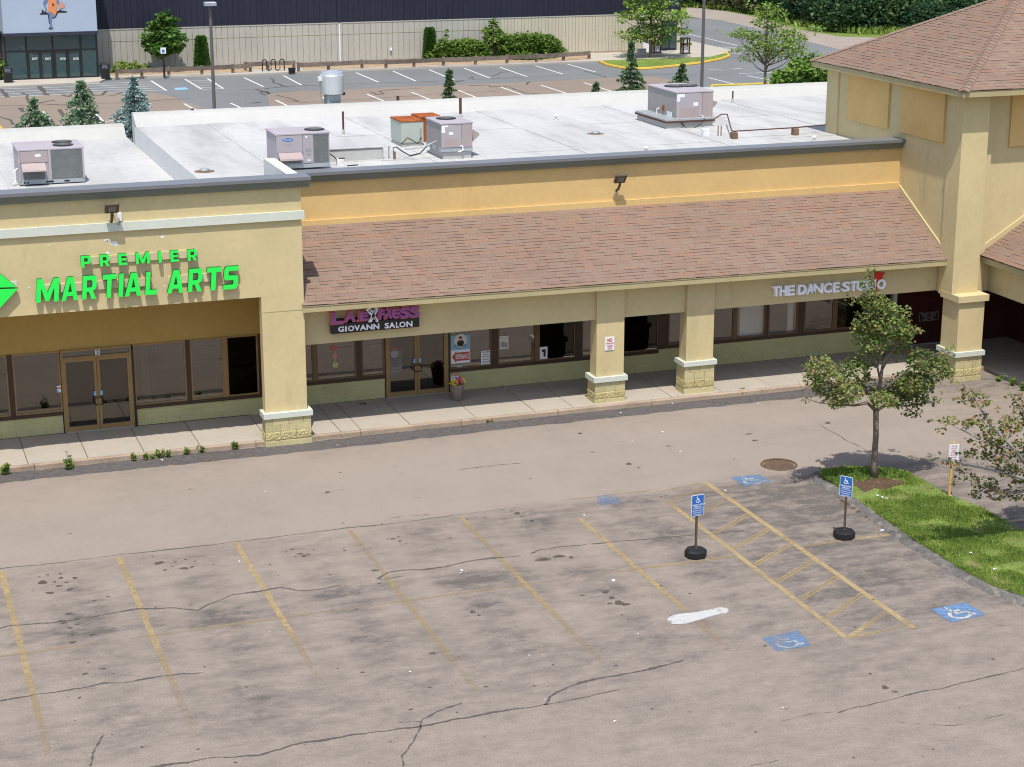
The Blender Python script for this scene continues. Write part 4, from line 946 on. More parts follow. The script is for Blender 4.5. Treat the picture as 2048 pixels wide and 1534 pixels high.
shingle_course_field(roof, cs[0], cs[1], AP + (cs[1] - cs[0]) * 0.5, AP - (cs[1] - cs[0]) * 0.5, nr, 0.30, 149, lambda v: 0.5 * v, lambda v: 1 - 0.5 * v, limit=lambda p: p[0] < 34.5)
for k in (0, 3):                                                  # hip caps
    a = cs[k]; d = AP - a; L_ = np.linalg.norm(d); d = d / L_
    s1 = (cs[(k + 1) % 4] - a); s1 = s1 / np.linalg.norm(s1); s2 = (cs[k - 1] - a); s2 = s2 / np.linalg.norm(s2)
    s1 = s1 - d * (s1 @ d); s2 = s2 - d * (s2 @ d); s1 /= np.linalg.norm(s1); s2 /= np.linalg.norm(s2)
    up = np.cross(s1 - s2, d); up = up / np.linalg.norm(up) * (1 if np.cross(s1 - s2, d)[2] > 0 else -1)
    n = int(L_ / 0.2)
    for q in range(n):
        p0 = a + d * (q * 0.2); p1 = a + d * (q * 0.2 + 0.21)
        h0, h1 = up * 0.035, up * 0.018
        m = MB(); m.add([p0 + s1 * 0.17 + h0, p0 + up * 0.045, p0 + s2 * 0.17 + h0, p1 + s1 * 0.17 + h1, p1 + up * 0.028, p1 + s2 * 0.17 + h1, p0 + s1 * 0.17, p0 + s2 * 0.17],
                        [(0, 1, 4, 3), (1, 2, 5, 4), (6, 7, 2, 1, 0)]); m.build("hip_cap", SH[(0, 3, 4, 0, 3)[q % 5]], roof)
# right wing canopy
wg = thing("shop_wing", "right hand shop wing with sloping shingle canopy running toward the viewer", "building", (34, 40, 0))
MB().box(33.0, 33.3, 36.0, 47.92, 2.62, 3.66).build("beam", "stucco_pale", wg)
MB().box(32.60, 32.66, 36.0, 47.91, 3.58, 3.76).build("eave_board", "fascia_board", wg)
MB().box(32.661, 36.5, 36.0, 47.91, 3.60, 3.64).build("soffit", "stucco_pale", wg)
wa, wb_, wt, wd = np.array([32.56, 47.91, 3.80]), np.array([32.56, 42.0, 3.80]), np.array([35.6, 42.0, 5.62]), np.array([35.6, 47.91, 5.62])
wr = MB(); wr.poly([wa + dz, wb_ + dz, wt + dz, wd + dz]); wrf = wr.build("canopy_roof", "shingle_gap", wg)
shingle_course_field(wrf, wa, wb_, wt, wd, 24, 0.30, 120, limit=lambda p: p[1] > 44.8)
MB().box(36.0, 36.3, 36.0, 51.0, 0.15, 6.4).build("wall", "maroon", wg)
fl = MB(); fl.prism([(32.56, 47.928, 3.80), (35.6, 47.928, 5.62), (35.6, 47.928, 5.80), (32.56, 47.928, 3.98)], (0, -0.05, 0)); fl.build("flashing", "stucco_pale", wg)
MB().box(32.56, 36.0, 41.0, 42.0, 2.6, 3.6).build("end_wall", "stucco_pale", wg)

# =================================================================== SIGNS ON THE FACADE
FY = 47.78
sg = thing("wall_sign", "green raised PREMIER MARTIAL ARTS lettering on the tall stucco front", "sign", (6, 47.9, 4.8))
def zrow(xpix, ypix, Y): return gy(xpix, ypix, Y)[2]
def zz5(x, y): return (x / 3.994, 384 + y / 3.994)
def letter_row(parent, rows, base, top, Y, depth, offset, shear, mats, zoom, name="letter", tight=0):
    (bx0, by0), (bx1, by1) = base; (tx0, ty0), (tx1, ty1) = top
    for ch, a, b in rows:
        yb0 = by0 + (a - bx0) * (by1 - by0) / (bx1 - bx0); yb1 = by0 + (b - bx0) * (by1 - by0) / (bx1 - bx0)
        yt = ty0 + ((a + b) / 2 - tx0) * (ty1 - ty0) / (tx1 - tx0)
        A = gy(*zoom(a, yb0), Y); B = gy(*zoom(b, yb1), Y); T_ = gy(*zoom((a + b) / 2, yt), Y)
        x0, x1, z0, z1 = A[0], B[0], (A[2] + B[2]) / 2, T_[2]
        if tight: xm = (x0 + x1) / 2; x0, x1 = xm + (x0 - xm) * tight, xm + (x1 - xm) * tight
        sh = shear * (z1 - z0)
        m = MB(); letters(m, ch, x0 + sh / 2, x1 - sh / 2, z0, z1, Y, depth, offset, shear, 0, 1); m.build(name, mats, parent)
letter_row(sg, [("P", 650, 730), ("R", 800, 878), ("E", 948, 1018), ("M", 1087, 1198), ("I", 1268, 1293), ("E", 1363, 1430), ("R", 1500, 1576)], ((650, 605), (1576, 545)), ((650, 512), (1576, 456)), FY, 0.10, "block", 0.0, ["letter_green", "letter_return"], zz5)
letter_row(sg, [("M", 287, 487), ("A", 490, 642), ("R", 655, 787), ("T", 815, 940), ("I", 945, 1000), ("A", 996, 1146), ("L", 1160, 1272), ("A", 1335, 1482), ("R", 1500, 1630), ("T", 1645, 1776), ("S", 1783, 1916)], ((290, 885), (1900, 772)), ((300, 697), (1900, 590)), FY, 0.11, "block", 0.10, ["letter_green", "letter_return"], zz5)
rc = MB()
for (a, b, ya, yb, h) in ((650, 1576, 520, 462, 58), (285, 1170, 745, 690, 62), (1340, 1700, 672, 650, 62)):
    A = gy(*zz5(a, ya), 47.9); B = gy(*zz5(b, yb), 47.9); hh = h / 3.994 / 71
    rc.box(A[0], B[0], 47.90, 47.949, (A[2] + B[2]) / 2 - hh, (A[2] + B[2]) / 2)
rc.build("raceway", "raceway", sg)
em = thing("wall_emblem", "green diamond shaped emblem left of the green lettering", "sign", (3.2, 47.9, 5))
for pts in (((33, 574), (8, 554), (-30, 524), (-60, 548), (-60, 577)), ((36, 577), (0, 616), (-22, 632), (-60, 596), (-60, 580))):
    q = [gy(x, y, FY) for x, y in pts]; m = MB(); m.prism([(p[0], FY, p[2]) for p in q], (0, 0.11, 0), 0, 1); m.build("emblem_half", ["letter_green", "letter_return"], em)
box("bracket", "sage_trim", em, gy(20, 570, 47.9)[0], gy(34, 570, 47.9)[0], 47.92, 47.949, gy(30, 575, 47.9)[2], gy(30, 563, 47.9)[2])

# salon sign
ss = thing("shop_sign", "black GIOVANN SALON box sign topped by purple L.A. EXPRESS lettering", "sign", (13.6, 48.3, 3))
zs_ = lambda x, y: (640 + x / 9.31, 590 + y / 9.31)
SY = 48.20
a = gy(*zs_(215, 722), SY); b = gy(*zs_(1853, 600), SY); t = gy(*zs_(1000, 478), SY)
MB().bbox(a[0], b[0], SY, 48.418, (a[2] + b[2]) / 2, t[2], 0.012).build("sign_box", "sign_black", ss)
letter_row(ss, [("G", 340, 450), ("I", 470, 500), ("O", 522, 637), ("V", 640, 747), ("A", 745, 862), ("N", 868, 978), ("N", 995, 1105), ("S", 1205, 1285), ("A", 1285, 1402), ("L", 1415, 1474), ("O", 1480, 1594), ("N", 1610, 1722)], ((340, 690), (1720, 588)), ((340, 590), (1720, 482)), SY - 0.012, 0.010, 0.03, 0.0, ["ink_white", "ink_white"], zs_)
irr = [("L", 222, 425, 545, 325, -.05), ("A", 462, 672, 500, 300, .05), ("E", 740, 905, 480, 318, .0), ("P", 1090, 1245, 450, 268, .03), ("R", 1215, 1370, 440, 262, -.03), ("E", 1345, 1500, 430, 262, .02), ("S", 1480, 1690, 432, 232, .05), ("S", 1670, 1862, 420, 216, -.05)]
for ch, x0, x1, yb, yt, sh in irr:
    A = gy(*zs_(x0, yb), SY - 0.09); B = gy(*zs_(x1, yb), SY - 0.09); T_ = gy(*zs_((x0 + x1) / 2, yt), SY - 0.09)
    m = MB(); letters(m, ch, A[0], B[0], (A[2] + B[2]) / 2, T_[2], SY - 0.09, 0.06, 0.05, sh, 0, 1); letters(m, ch, A[0] - 0.03, B[0] + 0.03, (A[2] + B[2]) / 2 - 0.03, T_[2] + 0.03, SY - 0.028, 0.04, 0.06, sh, 1, 1)
    m.build("letter", ["letter_purple", "letter_salmon"], ss)
for x0, x1, yb, yt in ((435, 465, 520, 490), (690, 722, 500, 465)):
    A = gy(*zs_(x0, yb), SY - 0.08); B = gy(*zs_(x1, yt), SY - 0.08); box("full_stop", "letter_salmon", ss, A[0], B[0], SY - 0.08, SY, A[2], B[2])
m = MB()
for pts in (((855, 275), (935, 225), (1092, 490), (1055, 508), (1045, 490)), ((1040, 228), (1088, 262), (960, 505), (905, 508))):
    m.prism([(p[0], SY - 0.14, p[2]) for p in (gy(*zs_(x, y), SY - 0.14) for x, y in pts)], (0, 0.05 if len(pts) == 5 else 0.054, 0))
xl = m.build("letter", "sign_white", ss)
m = MB()
for pts in (((1048, 262), (958, 455)), ((900, 290), (975, 335)), ((960, 268), (905, 305)), ((1000, 395), (1050, 475))):
    q = [gy(*zs_(x, y), SY - 0.147) for x, y in pts]; m.tube([(p[0], SY - 0.147, p[2]) for p in q], 0.011, 5)
m.build("scissors", "ink_dark", xl)
bk = [gy(*zs_(x, y), SY) for x, y in ((300, 440), (1000, 400), (1850, 330))]
box("back_bar", "black_metal", ss, a[0] + .02, b[0], 48.30, 48.41, t[2], t[2] + 0.10)

# dance studio sign
ds = thing("wall_sign", "white raised THE DANCE STUDIO lettering on the canopy beam", "sign", (26, 48.4, 3))
z8 = lambda x, y: (1536 + x / 3.994, 384 + y / 3.994)
letter_row(ds, [("T", 38, 98), ("H", 94, 152), ("E", 148, 217), ("D", 238, 312), ("A", 303, 380), ("N", 358, 445), ("C", 440, 514), ("E", 518, 574), ("S", 588, 660), ("T", 655, 716), ("U", 708, 772), ("D", 778, 842), ("I", 846, 862), ("O", 868, 944)], ((50, 836), (900, 778)), ((50, 755), (900, 698)), 48.26, 0.14, 0.032, 0.0, ["letter_white", "letter_white"], z8, tight=.90)
dn = MB()
def dance_pt(x, y): p = gy(*z8(x, y), 48.30); return (p[0], 48.30, p[2])
cx, cy = 885, 680
dn.prism([dance_pt(cx + 30 * math.cos(a) * (1 + .08 * math.sin(3 * a)), cy + 42 * math.sin(a)) for a in np.linspace(0, 6.28, 14)[:-1]], (0, 0.05, 0))
dn.prism([dance_pt(*q) for q in ((870, 715), (892, 722), (872, 770), (862, 835), (850, 838), (854, 775))], (0, 0.045, 0))
dn.prism([dance_pt(*q) for q in ((905, 650), (930, 640), (934, 652), (910, 675))], (0, 0.04, 0))
dn.build("dancer_figure", "letter_red", ds)

# hours notice on the passage wall
hs_ = thing("hours_notice", "white outlined opening hours notice on the dark passage wall", "notice", (32.9, 50.95, 1.5))
h0 = gy(1838, 646, 50.97); h1 = gy(1877, 622, 50.97); xa, xb, za, zb = h0[0], h1[0], gy(1838, 643, 50.97)[2], gy(1840, 625, 50.97)[2]
m = MB(); t_ = 0.012
m.box(xa, xb, 50.955, 50.965, za, za + t_); m.box(xa, xa + t_, 50.955, 50.965, za + t_, zb); m.box(xb - t_, xb, 50.955, 50.965, za + t_, zb); m.box(xa + t_, xa + .12, 50.955, 50.965, zb - t_, zb); m.box(xb - .12, xb - t_, 50.955, 50.965, zb - t_, zb)
m.build("border", "ink_grey", hs_)
m = MB()
for k, (t2, w) in enumerate((("Studio Hours", .36), ("Monday - Friday", .30), ("4:00pm - 8:30pm", .30), ("Saturday", .22), ("9:00am - 2:00pm", .30))):
    zc = zb - 0.01 - k * (zb - za) / 5.2; xm = (xa + xb) / 2; letters(m, t2, xm - w * .85, xm + w * .85, zc - 0.055, zc + 0.012, 50.952, 0, 0.01)
m.build("lettering", "ink_grey", hs_)

# NO PARKING sign on the first column
np_ = thing("no_parking_sign", "small white NO PARKING FIRE ZONE sign with red print on the canopy column", "sign", (20.4, 48.3, 1.7))
A = gy(1210, 702, 48.28); B = gy(1229, 672, 48.28)
x0, x1, z0, z1 = A[0], B[0], A[2] + .01, B[2] - .02
MB().bbox(x0, x1, 48.279, 48.299, z0, z1, 0.004).build("panel", "sign_white", np_)
m = MB(); yl = 48.275
letters(m, "NO", x0 + .07, x1 - .07, z1 - .15, z1 - .035, yl, 0, .04); letters(m, "PARKING", x0 + .025, x1 - .025, z1 - .215, z1 - .17, yl, 0, .02)
m.box(x0 + .05, x1 - .05, yl - .001, yl, z1 - .262, z1 - .252); letters(m, "FIRE", x0 + .08, x1 - .08, z0 + .085, z0 + .135, yl, 0, .02); letters(m, "ZONE", x0 + .075, x1 - .075, z0 + .025, z0 + .07, yl, 0, .02)
m.build("lettering", "ink_red", np_)

# window posters and stickers: each hangs on the glass
def winpt(x, y, Y): p = gy(x, y, Y); return p[0], p[2]
def sheet(name, label, cat, xp0, yp0, xp1, yp1, Y, mat, dz=0.0):
    """paper rectangle, lower-left and upper-right corners surveyed"""
    x0, z0 = winpt(xp0, yp0, Y); x1, z1 = winpt(xp1, yp1, Y)
    t = thing(name, label, cat, ((x0 + x1) / 2, Y, z0)); box("sheet", mat, t, x0, x1, Y, Y + 0.004, z0, z1); return t, x0, x1, z0, z1
YW = RY - 0.008
t, x0, x1, z0, z1 = sheet("window_poster", "blue barber poster with a portrait and a red ENTRANCE arrow in the salon window", "poster", 902, 728, 940, 668, YW, "sign_white")
zm = z0 + (z1 - z0) * 0.47
box("poster_top", "poster_blue", t, x0, x1, YW - 0.004, YW - 0.0005, zm, z1)
xm = (x0 + x1) / 2; hgt = z1 - zm
dpts = [(xm + 0.2 * math.cos(a), YW - 0.006, zm + hgt * .62 + 0.21 * math.sin(a)) for a in np.linspace(0, 6.2832, 21)[:-1]]
MB().poly(dpts).build("portrait_disc", "paper", t)
m = MB(); m.poly([(xm + 0.11 * math.cos(a), YW - 0.008, zm + hgt * .46 + 0.10 * math.sin(a)) for a in np.linspace(0, 6.2832, 15)[:-1]]); m.poly([(xm + 0.062 * math.cos(a), YW - 0.0085, zm + hgt * .80 + 0.05 * math.sin(a)) for a in np.linspace(0, 3.3, 9)]); m.build("portrait", "ink_dark", t)
MB().poly([(xm + 0.055 * math.cos(a), YW - 0.0082, zm + hgt * .72 + 0.065 * math.sin(a)) for a in np.linspace(0, 6.2832, 13)[:-1]]).build("portrait_face", "paper_rose", t)
m = MB(); letters(m, "BARBER", x0 + .12, x1 - .12, zm + .10, zm + .17, YW - 0.006, 0, .01); letters(m, "coming soon", x0 + .17, x1 - .17, zm + .035, zm + .075, YW - 0.006, 0, .0); m.build("poster_print", "ink_dark", t)
za_ = z0 + (zm - z0) * .5; w_ = x1 - x0
MB().poly([(x0 + .03, YW - 0.003, za_), (x0 + .17, YW - .003, za_ - .19), (x0 + .17, YW - .003, za_ - .13), (x1 - .02, YW - .003, za_ - .13), (x1 - .02, YW - .003, za_ + .13), (x0 + .17, YW - .003, za_ + .13), (x0 + .17, YW - .003, za_ + .19)]).build("arrow", "poster_red", t)
m = MB(); letters(m, "ENTRANCE", x0 + .15, x1 - .045, za_ - .075, za_ + .075, YW - 0.0055, 0, .02); m.build("arrow_print", "ink_white", t)
t, x0, x1, z0, z1 = sheet("window_notice", "white rounded notice of black print right of the ENTRANCE poster", "notice", 962, 732, 982, 700, YW, "sign_white")
m = MB()
for k in range(7): letters(m, ("NOW HIRING", "ALL", "JUNE 2024", "appointments", "WALK-INS", "TUE - SAT", "9AM - 6PM")[k], x0 + .03 + .02 * (k % 2), x1 - .03 - .02 * (k % 2), z1 - .07 - k * .075, z1 - .025 - k * .075, YW - .003, 0, .03)
m.build("print", "ink_dark", t)
t, x0, x1, z0, z1 = sheet("window_notice", "cream flyer with two dark pictures taped in the middle salon window", "notice", 999, 699, 1017, 671, YW, "paper")
m = MB(); m.box(x0 + .04, xa0 := x0 + .17, YW - .003, YW - .001, z0 + .06, z0 + .24); m.box(x0 + .17, x1 - .03, YW - .004, YW - .001, z0 + .05, z0 + .19); letters(m, "hair products", x0 + .03, x1 - .03, z1 - .10, z1 - .05, YW - .003, 0, .0); m.build("print", "ink_grey", t)
t, x0, x1, z0, z1 = sheet("window_notice", "pale green notice with a dark arrow at the foot of the black window", "notice", 1077.5, 720.5, 1095, 693, YW, "sign_white")
m = MB(); m.box(x0 + .10, x1 - .06, YW - .003, YW - .001, z1 - .16, z1 - .08); m.box(x1 - .13, x1 - .06, YW - .004, YW - .001, z0 + .10, z1 - .08); m.build("print", "ink_dark", t)
t, x0, x1, z0, z1 = sheet("window_sticker", "white arrow sticker with red print left of the NO PARKING column", "sticker", 1127, 718, 1149, 711, YW, "sign_white")
m = MB(); letters(m, "ENTRANCE", x0 + .06, x1 - .03, z0 + .02, z1 - .02, YW - .003, 0, .02); m.poly([(x0 - .07, YW, (z0 + z1) / 2), (x0 + .001, YW, z0 - .03), (x0 + .001, YW, z1 + .03)]); m.build("print", "ink_red", t)
t, x0, x1, z0, z1 = sheet("window_sticker", "white arrow sticker with orange print right of the NO PARKING column", "sticker", 1293, 702, 1313, 695.5, YW, "paper")
m = MB(); letters(m, "EXIT", x0 + .10, x1 - .10, z0 + .02, z1 - .02, YW - .003, 0, .02); m.poly([(x0 - .07, YW, (z0 + z1) / 2), (x0 + .001, YW, z0 - .03), (x0 + .001, YW, z1 + .03)]); m.build("print", "letter_salmon", t)
t, x0, x1, z0, z1 = sheet("window_sticker", "tiny white number label under the blue ENTRANCE poster", "sticker", 914, 737, 924, 732, YW, "sign_white")
m = MB(); letters(m, "449", x0 + .03, x1 - .03, z0 + .012, z1 - .012, YW - .003, 0, .02); m.build("print", "ink_dark", t)
t, x0, x1, z0, z1 = sheet("window_list", "dark price list with white lines in the window left of the salon door", "notice", 734, 713, 762, 686, YW + 0.06, "poster_faint")
m = MB(); m.box(x0 + .05, x1 - .08, YW + .055, YW + .058, z1 - .09, z1 - .055)
for k in range(6): letters(m, ("cut", "color", "perm", "wax", "blow dry", "mens cut")[k], x0 + .09, x0 + .09 + .17, z1 - .155 - k * .048, z1 - .125 - k * .048, YW + .056, 0, .0)
m.build("print", "ink_grey", t)
t, x0, x1, z0, z1 = sheet("door_poster", "faded dark movie style poster on the left leaf of the salon door", "poster", 778, 748, 804, 689, YW + .002, "poster_faint")
m = MB(); letters(m, "SALON", x0 + .04, x1 - .04, z1 - .18, z1 - .08, YW - .001, 0, .02); m.build("print", "ink_red", t)
m = MB(); letters(m, "HAIRCUTS", x0 + .03, x1 - .03, z0 + .05, z0 + .11, YW - .001, 0, .01); letters(m, "WALK INS", x0 + .05, x1 - .05, z0 + .14, z0 + .20, YW - .001, 0, .01); m.poly([(x0 + .18 + .12 * math.cos(a), YW - .001, z0 + .62 + .15 * math.sin(a)) for a in np.linspace(0, 6.28, 12)[:-1]]); m.build("print", "ink_grey", t)
dc = thing("window_decoration", "string of three paper flowers, pink, rose and yellow, hanging in the salon window", "decoration", (12.85, YW, 1.4))
for (x, y, mat) in ((668.5, 696, "paper_pink"), (669, 712.5, "paper_rose"), (670.5, 730, "paper_yellow")):
    X, Z = winpt(x, y, YW)
    MB().prism([(X + (0.085 + 0.018 * math.cos(6 * a)) * math.cos(a), YW, Z + (0.085 + 0.018 * math.cos(6 * a)) * math.sin(a)) for a in np.linspace(0, 6.2832, 37)[:-1]], (0, 0.004, 0)).build("paper_flower", mat, dc)
X, Z = winpt(669, 688, YW); X2, Z2 = winpt(670.5, 730, YW); MB().tube([(X - .02, YW + .008, Z), (X2 - .02, YW + .008, Z2)], 0.006, 4).build("string", "paper", dc); MB().tube([(X + .02, YW + .008, Z), (X2 + .02, YW + .008, Z2)], 0.006, 4).build("string", "paper", dc)
t, x0, x1, z0, z1 = sheet("window_sticker", "small red and blue stickers beside the left shop door", "sticker", 114, 785, 121.5, 771, 50.575, "sign_white")
box("print", "poster_red", t, x0, x1, 50.571, 50.5745, z1 - .09, z1 - .05); box("print", "sticker_blue", t, x0, x0 + .06, 50.571, 50.5745, z0 + .005, z0 + .07)

# =================================================================== WALL LIGHTS
def wall_light(label, x, ypl, z, rzoff=0.0):
    t = thing("wall_light", label, "floodlight", (x, ypl, z), 0, "floodlights on the shop fronts")
    m = MB(); th = math.radians(38)
    def R(p): return (p[0], p[1] * math.cos(th) - p[2] * math.sin(th) - 0.32, p[1] * math.sin(th) + p[2] * math.cos(th) + 0.0)
    c = MB(); c.bbox(-0.18, 0.18, -0.05, 0.05, -0.15, 0.17, 0.02); c.v = [R(p) for p in c.v]; c.build("lamp_housing", "post_brown", t, local=True)
    c = MB()
    for k in range(4): c.box(-0.085 + k * 0.048, -0.062 + k * 0.048, -0.056, -0.051, -0.10, 0.09)
    c.v = [R(p) for p in c.v]; c.build("lens", "ink_grey", t, local=True)
    MB().tube([(0, -0.30, -0.12), (0, -0.28, -0.20), (0, -0.18, -0.33), (0, -0.02, -0.42)], 0.04, 8).build("arm", "post_brown", t, local=True)
    MB().box(-0.07, 0.07, -0.02, 0.0, -0.50, -0.34).build("base_plate", "raceway", t, local=True)
    return t
L1 = gy(224, 416, 47.6); wl = wall_light("brown floodlight above the green lettering", L1[0], 47.945, L1[2])
MB().tube([(0.03, -0.26, -0.15), (0.10, -0.22, -0.42), (0.18, -0.12, -0.50), (0.21, -0.08, -0.34)], 0.008, 4).build("cable", "black_metal", wl, local=True)
MB().bbox(0.16, 0.27, -0.10, -0.005, -0.40, -0.18, 0.008).build("sensor_box", "sign_white", wl, local=True)
L2 = gy(1241, 357, 50.62); wall_light("brown floodlight on the gold wall above the canopy roof", L2[0], RY - 0.005, L2[2])

# =================================================================== FLOWER POT
fp = gz(915, 800, .15)
pot = thing("flower_pot", "tall terracotta pot of pink and yellow flowers by the salon door", "flower pot", (fp[0], fp[1], 0.15))
MB().lathe(0, 0, [(0.13, 0), (0.145, 0.02), (0.185, 0.32), (0.19, 0.33), (0.20, 0.42), (0.205, 0.43), (0.215, 0.49), (0.20, 0.50), (0.18, 0.46)], 20).build("pot", "terracotta", pot, local=True, smooth=True)
for mat, cs_ in (("flower_pink", [(.04, -.04, .62), (.09, .05, .60), (.0, -.1, .58), (.07, -.08, .55), (.03, .1, .70)]), ("flower_yellow", [(-.13, -.05, .58), (-.17, .0, .56), (.16, -.02, .57), (-.10, -.1, .56)]), ("flower_white", [(-.03, .03, .66), (-.08, .06, .65), (-.02, .1, .62)])):
    for c in cs_:
        m = MB()
        for k in range(26):
            d = _unit(rng.normal(size=(1, 3)))[0]; e = _unit(np.cross(d, rng.normal(size=3))[None])[0]; q = np.array(c) + d * 0.045
            m.poly([q, q + d * .03 + e * .028, q + d * .05, q + d * .03 - e * .028])
        m.build("flower", mat, pot, local=True)
P_, D_, W_, s_, T_ = clump_leaves([((0, 0, .52), (.16, .16, .07))], 14000, 0.07)
link(bpy.data.objects.new("leaves", leaf_mesh("leaves", P_, D_, W_, s_, T_, "leaf_hedge")), pot, local=True)
pot2 = thing("planter", "dark planter of black foliage just inside the right salon door", "planter", (16.0, RY + 0.5, 0.16))
MB().lathe(0, 0, [(0.13, 0), (0.21, 0.55), (0.22, 0.6), (0.18, 0.58)], 16).build("pot", "black_metal", pot2, local=True)
P_, D_, W_, s_, T_ = clump_leaves([((0, 0, .68), (.24, .24, .13))], 4000, 0.10)
link(bpy.data.objects.new("leaves", leaf_mesh("leaves", P_, D_, W_, s_, T_ * 0, "leaf_wood")), pot2, local=True)

# =================================================================== ROOFTOP EQUIPMENT
def rooftop_unit(label, loc, w, d, h, style, base_h=0.25):
    """packaged air-conditioning unit: cabinet panels, base rail, fans, coil, hoods, plates"""
    t = thing("rooftop_unit", label, "air conditioner", loc, 0, "rooftop air conditioning units")
    zb = base_h
    MB().box(0.0, w, 0.0, d, zb, zb + 0.12).build("base_rail", "galvanised", t, local=True)
    z0, z1 = zb + 0.121, zb + h
    cab = MB().bbox(0.01, w - 0.01, 0.01, d - 0.01, z0, z1 - 0.05, 0.006).build("cabinet", "unit_grey" if style == 'back' else "unit_lilac", t, local=True)
    MB().bbox(-0.02, w + 0.02, -0.02, d + 0.02, z1 - 0.049, z1, 0.012).build("lid", "unit_lilac", t, local=True)
    return t, cab, z0, z1
def fan(t, cx, cy, z, r):
    m = MB(); m.lathe(cx, cy, [(r * 1.05, z), (r * 1.05, z + 0.02), (r * .94, z + 0.03), (r * .93, z + 0.004)], 24); f = m.build("fan", "black_metal", t, local=True)
    g = MB()
    for q in (0.3, 0.55, 0.8): g.tube([(cx + r * q * math.cos(a), cy + r * q * math.sin(a), z + 0.034) for a in np.linspace(0, 6.2832, 19)], 0.006, 4, caps=False)
    for a in np.linspace(0, 6.2832, 13)[:-1]: g.tube([(cx, cy, z + 0.04), (cx + r * math.cos(a), cy + r * math.sin(a), z + 0.034)], 0.005, 4)
    g.build("fan_guard", "coil_grey", f, local=True)
    b = MB()
    for a in np.linspace(0, 6.2832, 5)[:-1]:
        b.poly([(cx + .05 * math.cos(a), cy + .05 * math.sin(a), z + .012), (cx + r * .85 * math.cos(a - .3), cy + r * .85 * math.sin(a - .3), z + .008), (cx + r * .85 * math.cos(a + .3), cy + r * .85 * math.sin(a + .3), z + .018)])
    b.build("blade", "pipe_rust", f, local=True)
# unit 1 (left roof)
U = gz(40, 372, 5.95); U2 = gz(172, 366, 5.95); top = gy(30, 291, U[1])
w1 = U2[0] - U[0]
t, cab, z0, z1 = rooftop_unit("pink grey air conditioner with twin hood openings on the left flat roof", (U[0], U[1], 5.95), w1, 1.65, gy(40, 300, U[1])[2] - 5.95 - 0.02, 'front', 0.03)
box("coil", "coil_grey", t, w1 * .50, w1 * .965, -0.012, 0.009, z0 + .03, z1 - .09, local=True)
for k in range(3): box("corner_post", "unit_lilac", t, *((w1 * .455, w1 * .495), (w1 * .97, w1 * .999), (0.0, .05))[k], -0.02, 0.0095, z0, z1 - .05, local=True)
box("panel", "unit_pink", t, .06, w1 * .45, -0.012, 0.009, z0 + .55, z1 - .06, local=True)
hd = MB(); hz0, hz1 = z0 + .03, z0 + .53
hd.prism([(.08, 0.005, hz1), (.08, -0.30, hz0 + .33), (.08, -.32, hz0 + .28), (.08, 0.005, hz0 + .44)], (w1 * .36, 0, 0)); hd.build("hood", "unit_pink", t, local=True)
for k in range(2): box("filter", "coil_grey", t, .12 + k * w1 * .17, .12 + k * w1 * .17 + w1 * .155, -0.03, 0.0085, z0 + .04, z0 + .40, local=True)
fan(t, w1 * .72, .52, z1, .30); fan(t, w1 * .74, 1.18, z1, .30)
MB().poly([(.30 * w1 + .10 * math.cos(a), -0.014, z1 - .20 + .045 * math.sin(a)) for a in np.linspace(0, 6.28, 17)[:-1]]).build("badge", "ink_white", t, local=True)
for k in range(4): box("fork_slot", "black_metal", t, *((.12, .18), (.22, .28), (w1 * .40, w1 * .52), (w1 * .68, w1 * .76))[k], -0.004, 0.0, .06, .11, local=True)
MB().tube([(-.02, .25, .5), (-.10, .2, .45), (-.11, .18, .10), (-.2, 0.05, .05)], 0.025, 6).build("drain_pipe", "pvc", t, local=True)
# unit 2
yb = 53.35; A = gy(545, 331, yb); B = gy(661, 329, yb); Tz = gy(551, 276, yb)
w2_ = gy(660, 300, yb)[0] - gy(552, 300, yb)[0]; X2 = gy(552, 300, yb)[0]
zbase = 6.62; Hh = Tz[2] - zbase
t, cab, z0, z1 = rooftop_unit("air conditioner with blue oval badge and drooping intake hood at the roof edge", (X2, yb, zbase), w2_, 1.3, Hh - 0.02, 'front', gy(655, 333, yb)[2] - zbase)
box("coil", "coil_grey", t, w2_ * .70, w2_ * .97, -0.012, 0.009, z0 + .04, z1 - .10, local=True)
box("panel", "unit_lilac", t, .02, w2_ * .485, -0.014, 0.009, z0 + .36, z1 - .06, local=True)
box("panel", "unit_lilac", t, w2_ * .50, w2_ * .685, -0.014, 0.009, z0 + .02, z1 - .06, local=True)
hd = MB(); hd.prism([(.06, 0.005, z0 + .36), (.06, -.26, z0 + .20), (.06, -.27, z0 + .15), (.06, 0.005, z0 + .29)], (w2_ * .43, 0, 0)); hd.build("hood", "unit_pink", t, local=True)
box("filter", "coil_grey", t, .09, w2_ * .46, -0.02, 0.0085, z0 + .03, z0 + .26, local=True)
m = MB(); m.poly([(w2_ * .22 + .155 * math.cos(a), -0.017, z1 - .19 + .052 * math.sin(a)) for a in np.linspace(0, 6.28, 25)[:-1]], 0); letters(m, "Carrier", w2_ * .22 - .115, w2_ * .22 + .115, z1 - .215, z1 - .16, -0.0195, 0, .01, .15, 1); m.build("badge", ["sign_blue", "ink_white"], t, local=True)
m = MB(); letters(m, "48HJ005", w2_ * .22 - .11, w2_ * .22 + .12, z1 - .36, z1 - .31, -0.0165, 0, .0); m.build("model_plate", "ink_grey", t, local=True)
m = MB(); m.box(w2_ * .54, w2_ * .65, -.018, -.0145, z0 + .36, z0 + .46); m.box(w2_ * .56, w2_ * .64, -.018, -.0145, z0 + .24, z0 + .31); m.build("plate", "ink_grey", t, local=True)
box("label_sheet", "ink_white", t, w2_ * .545, w2_ * .58, -.018, -.0145, z1 - .15, z1 - .10, local=True)
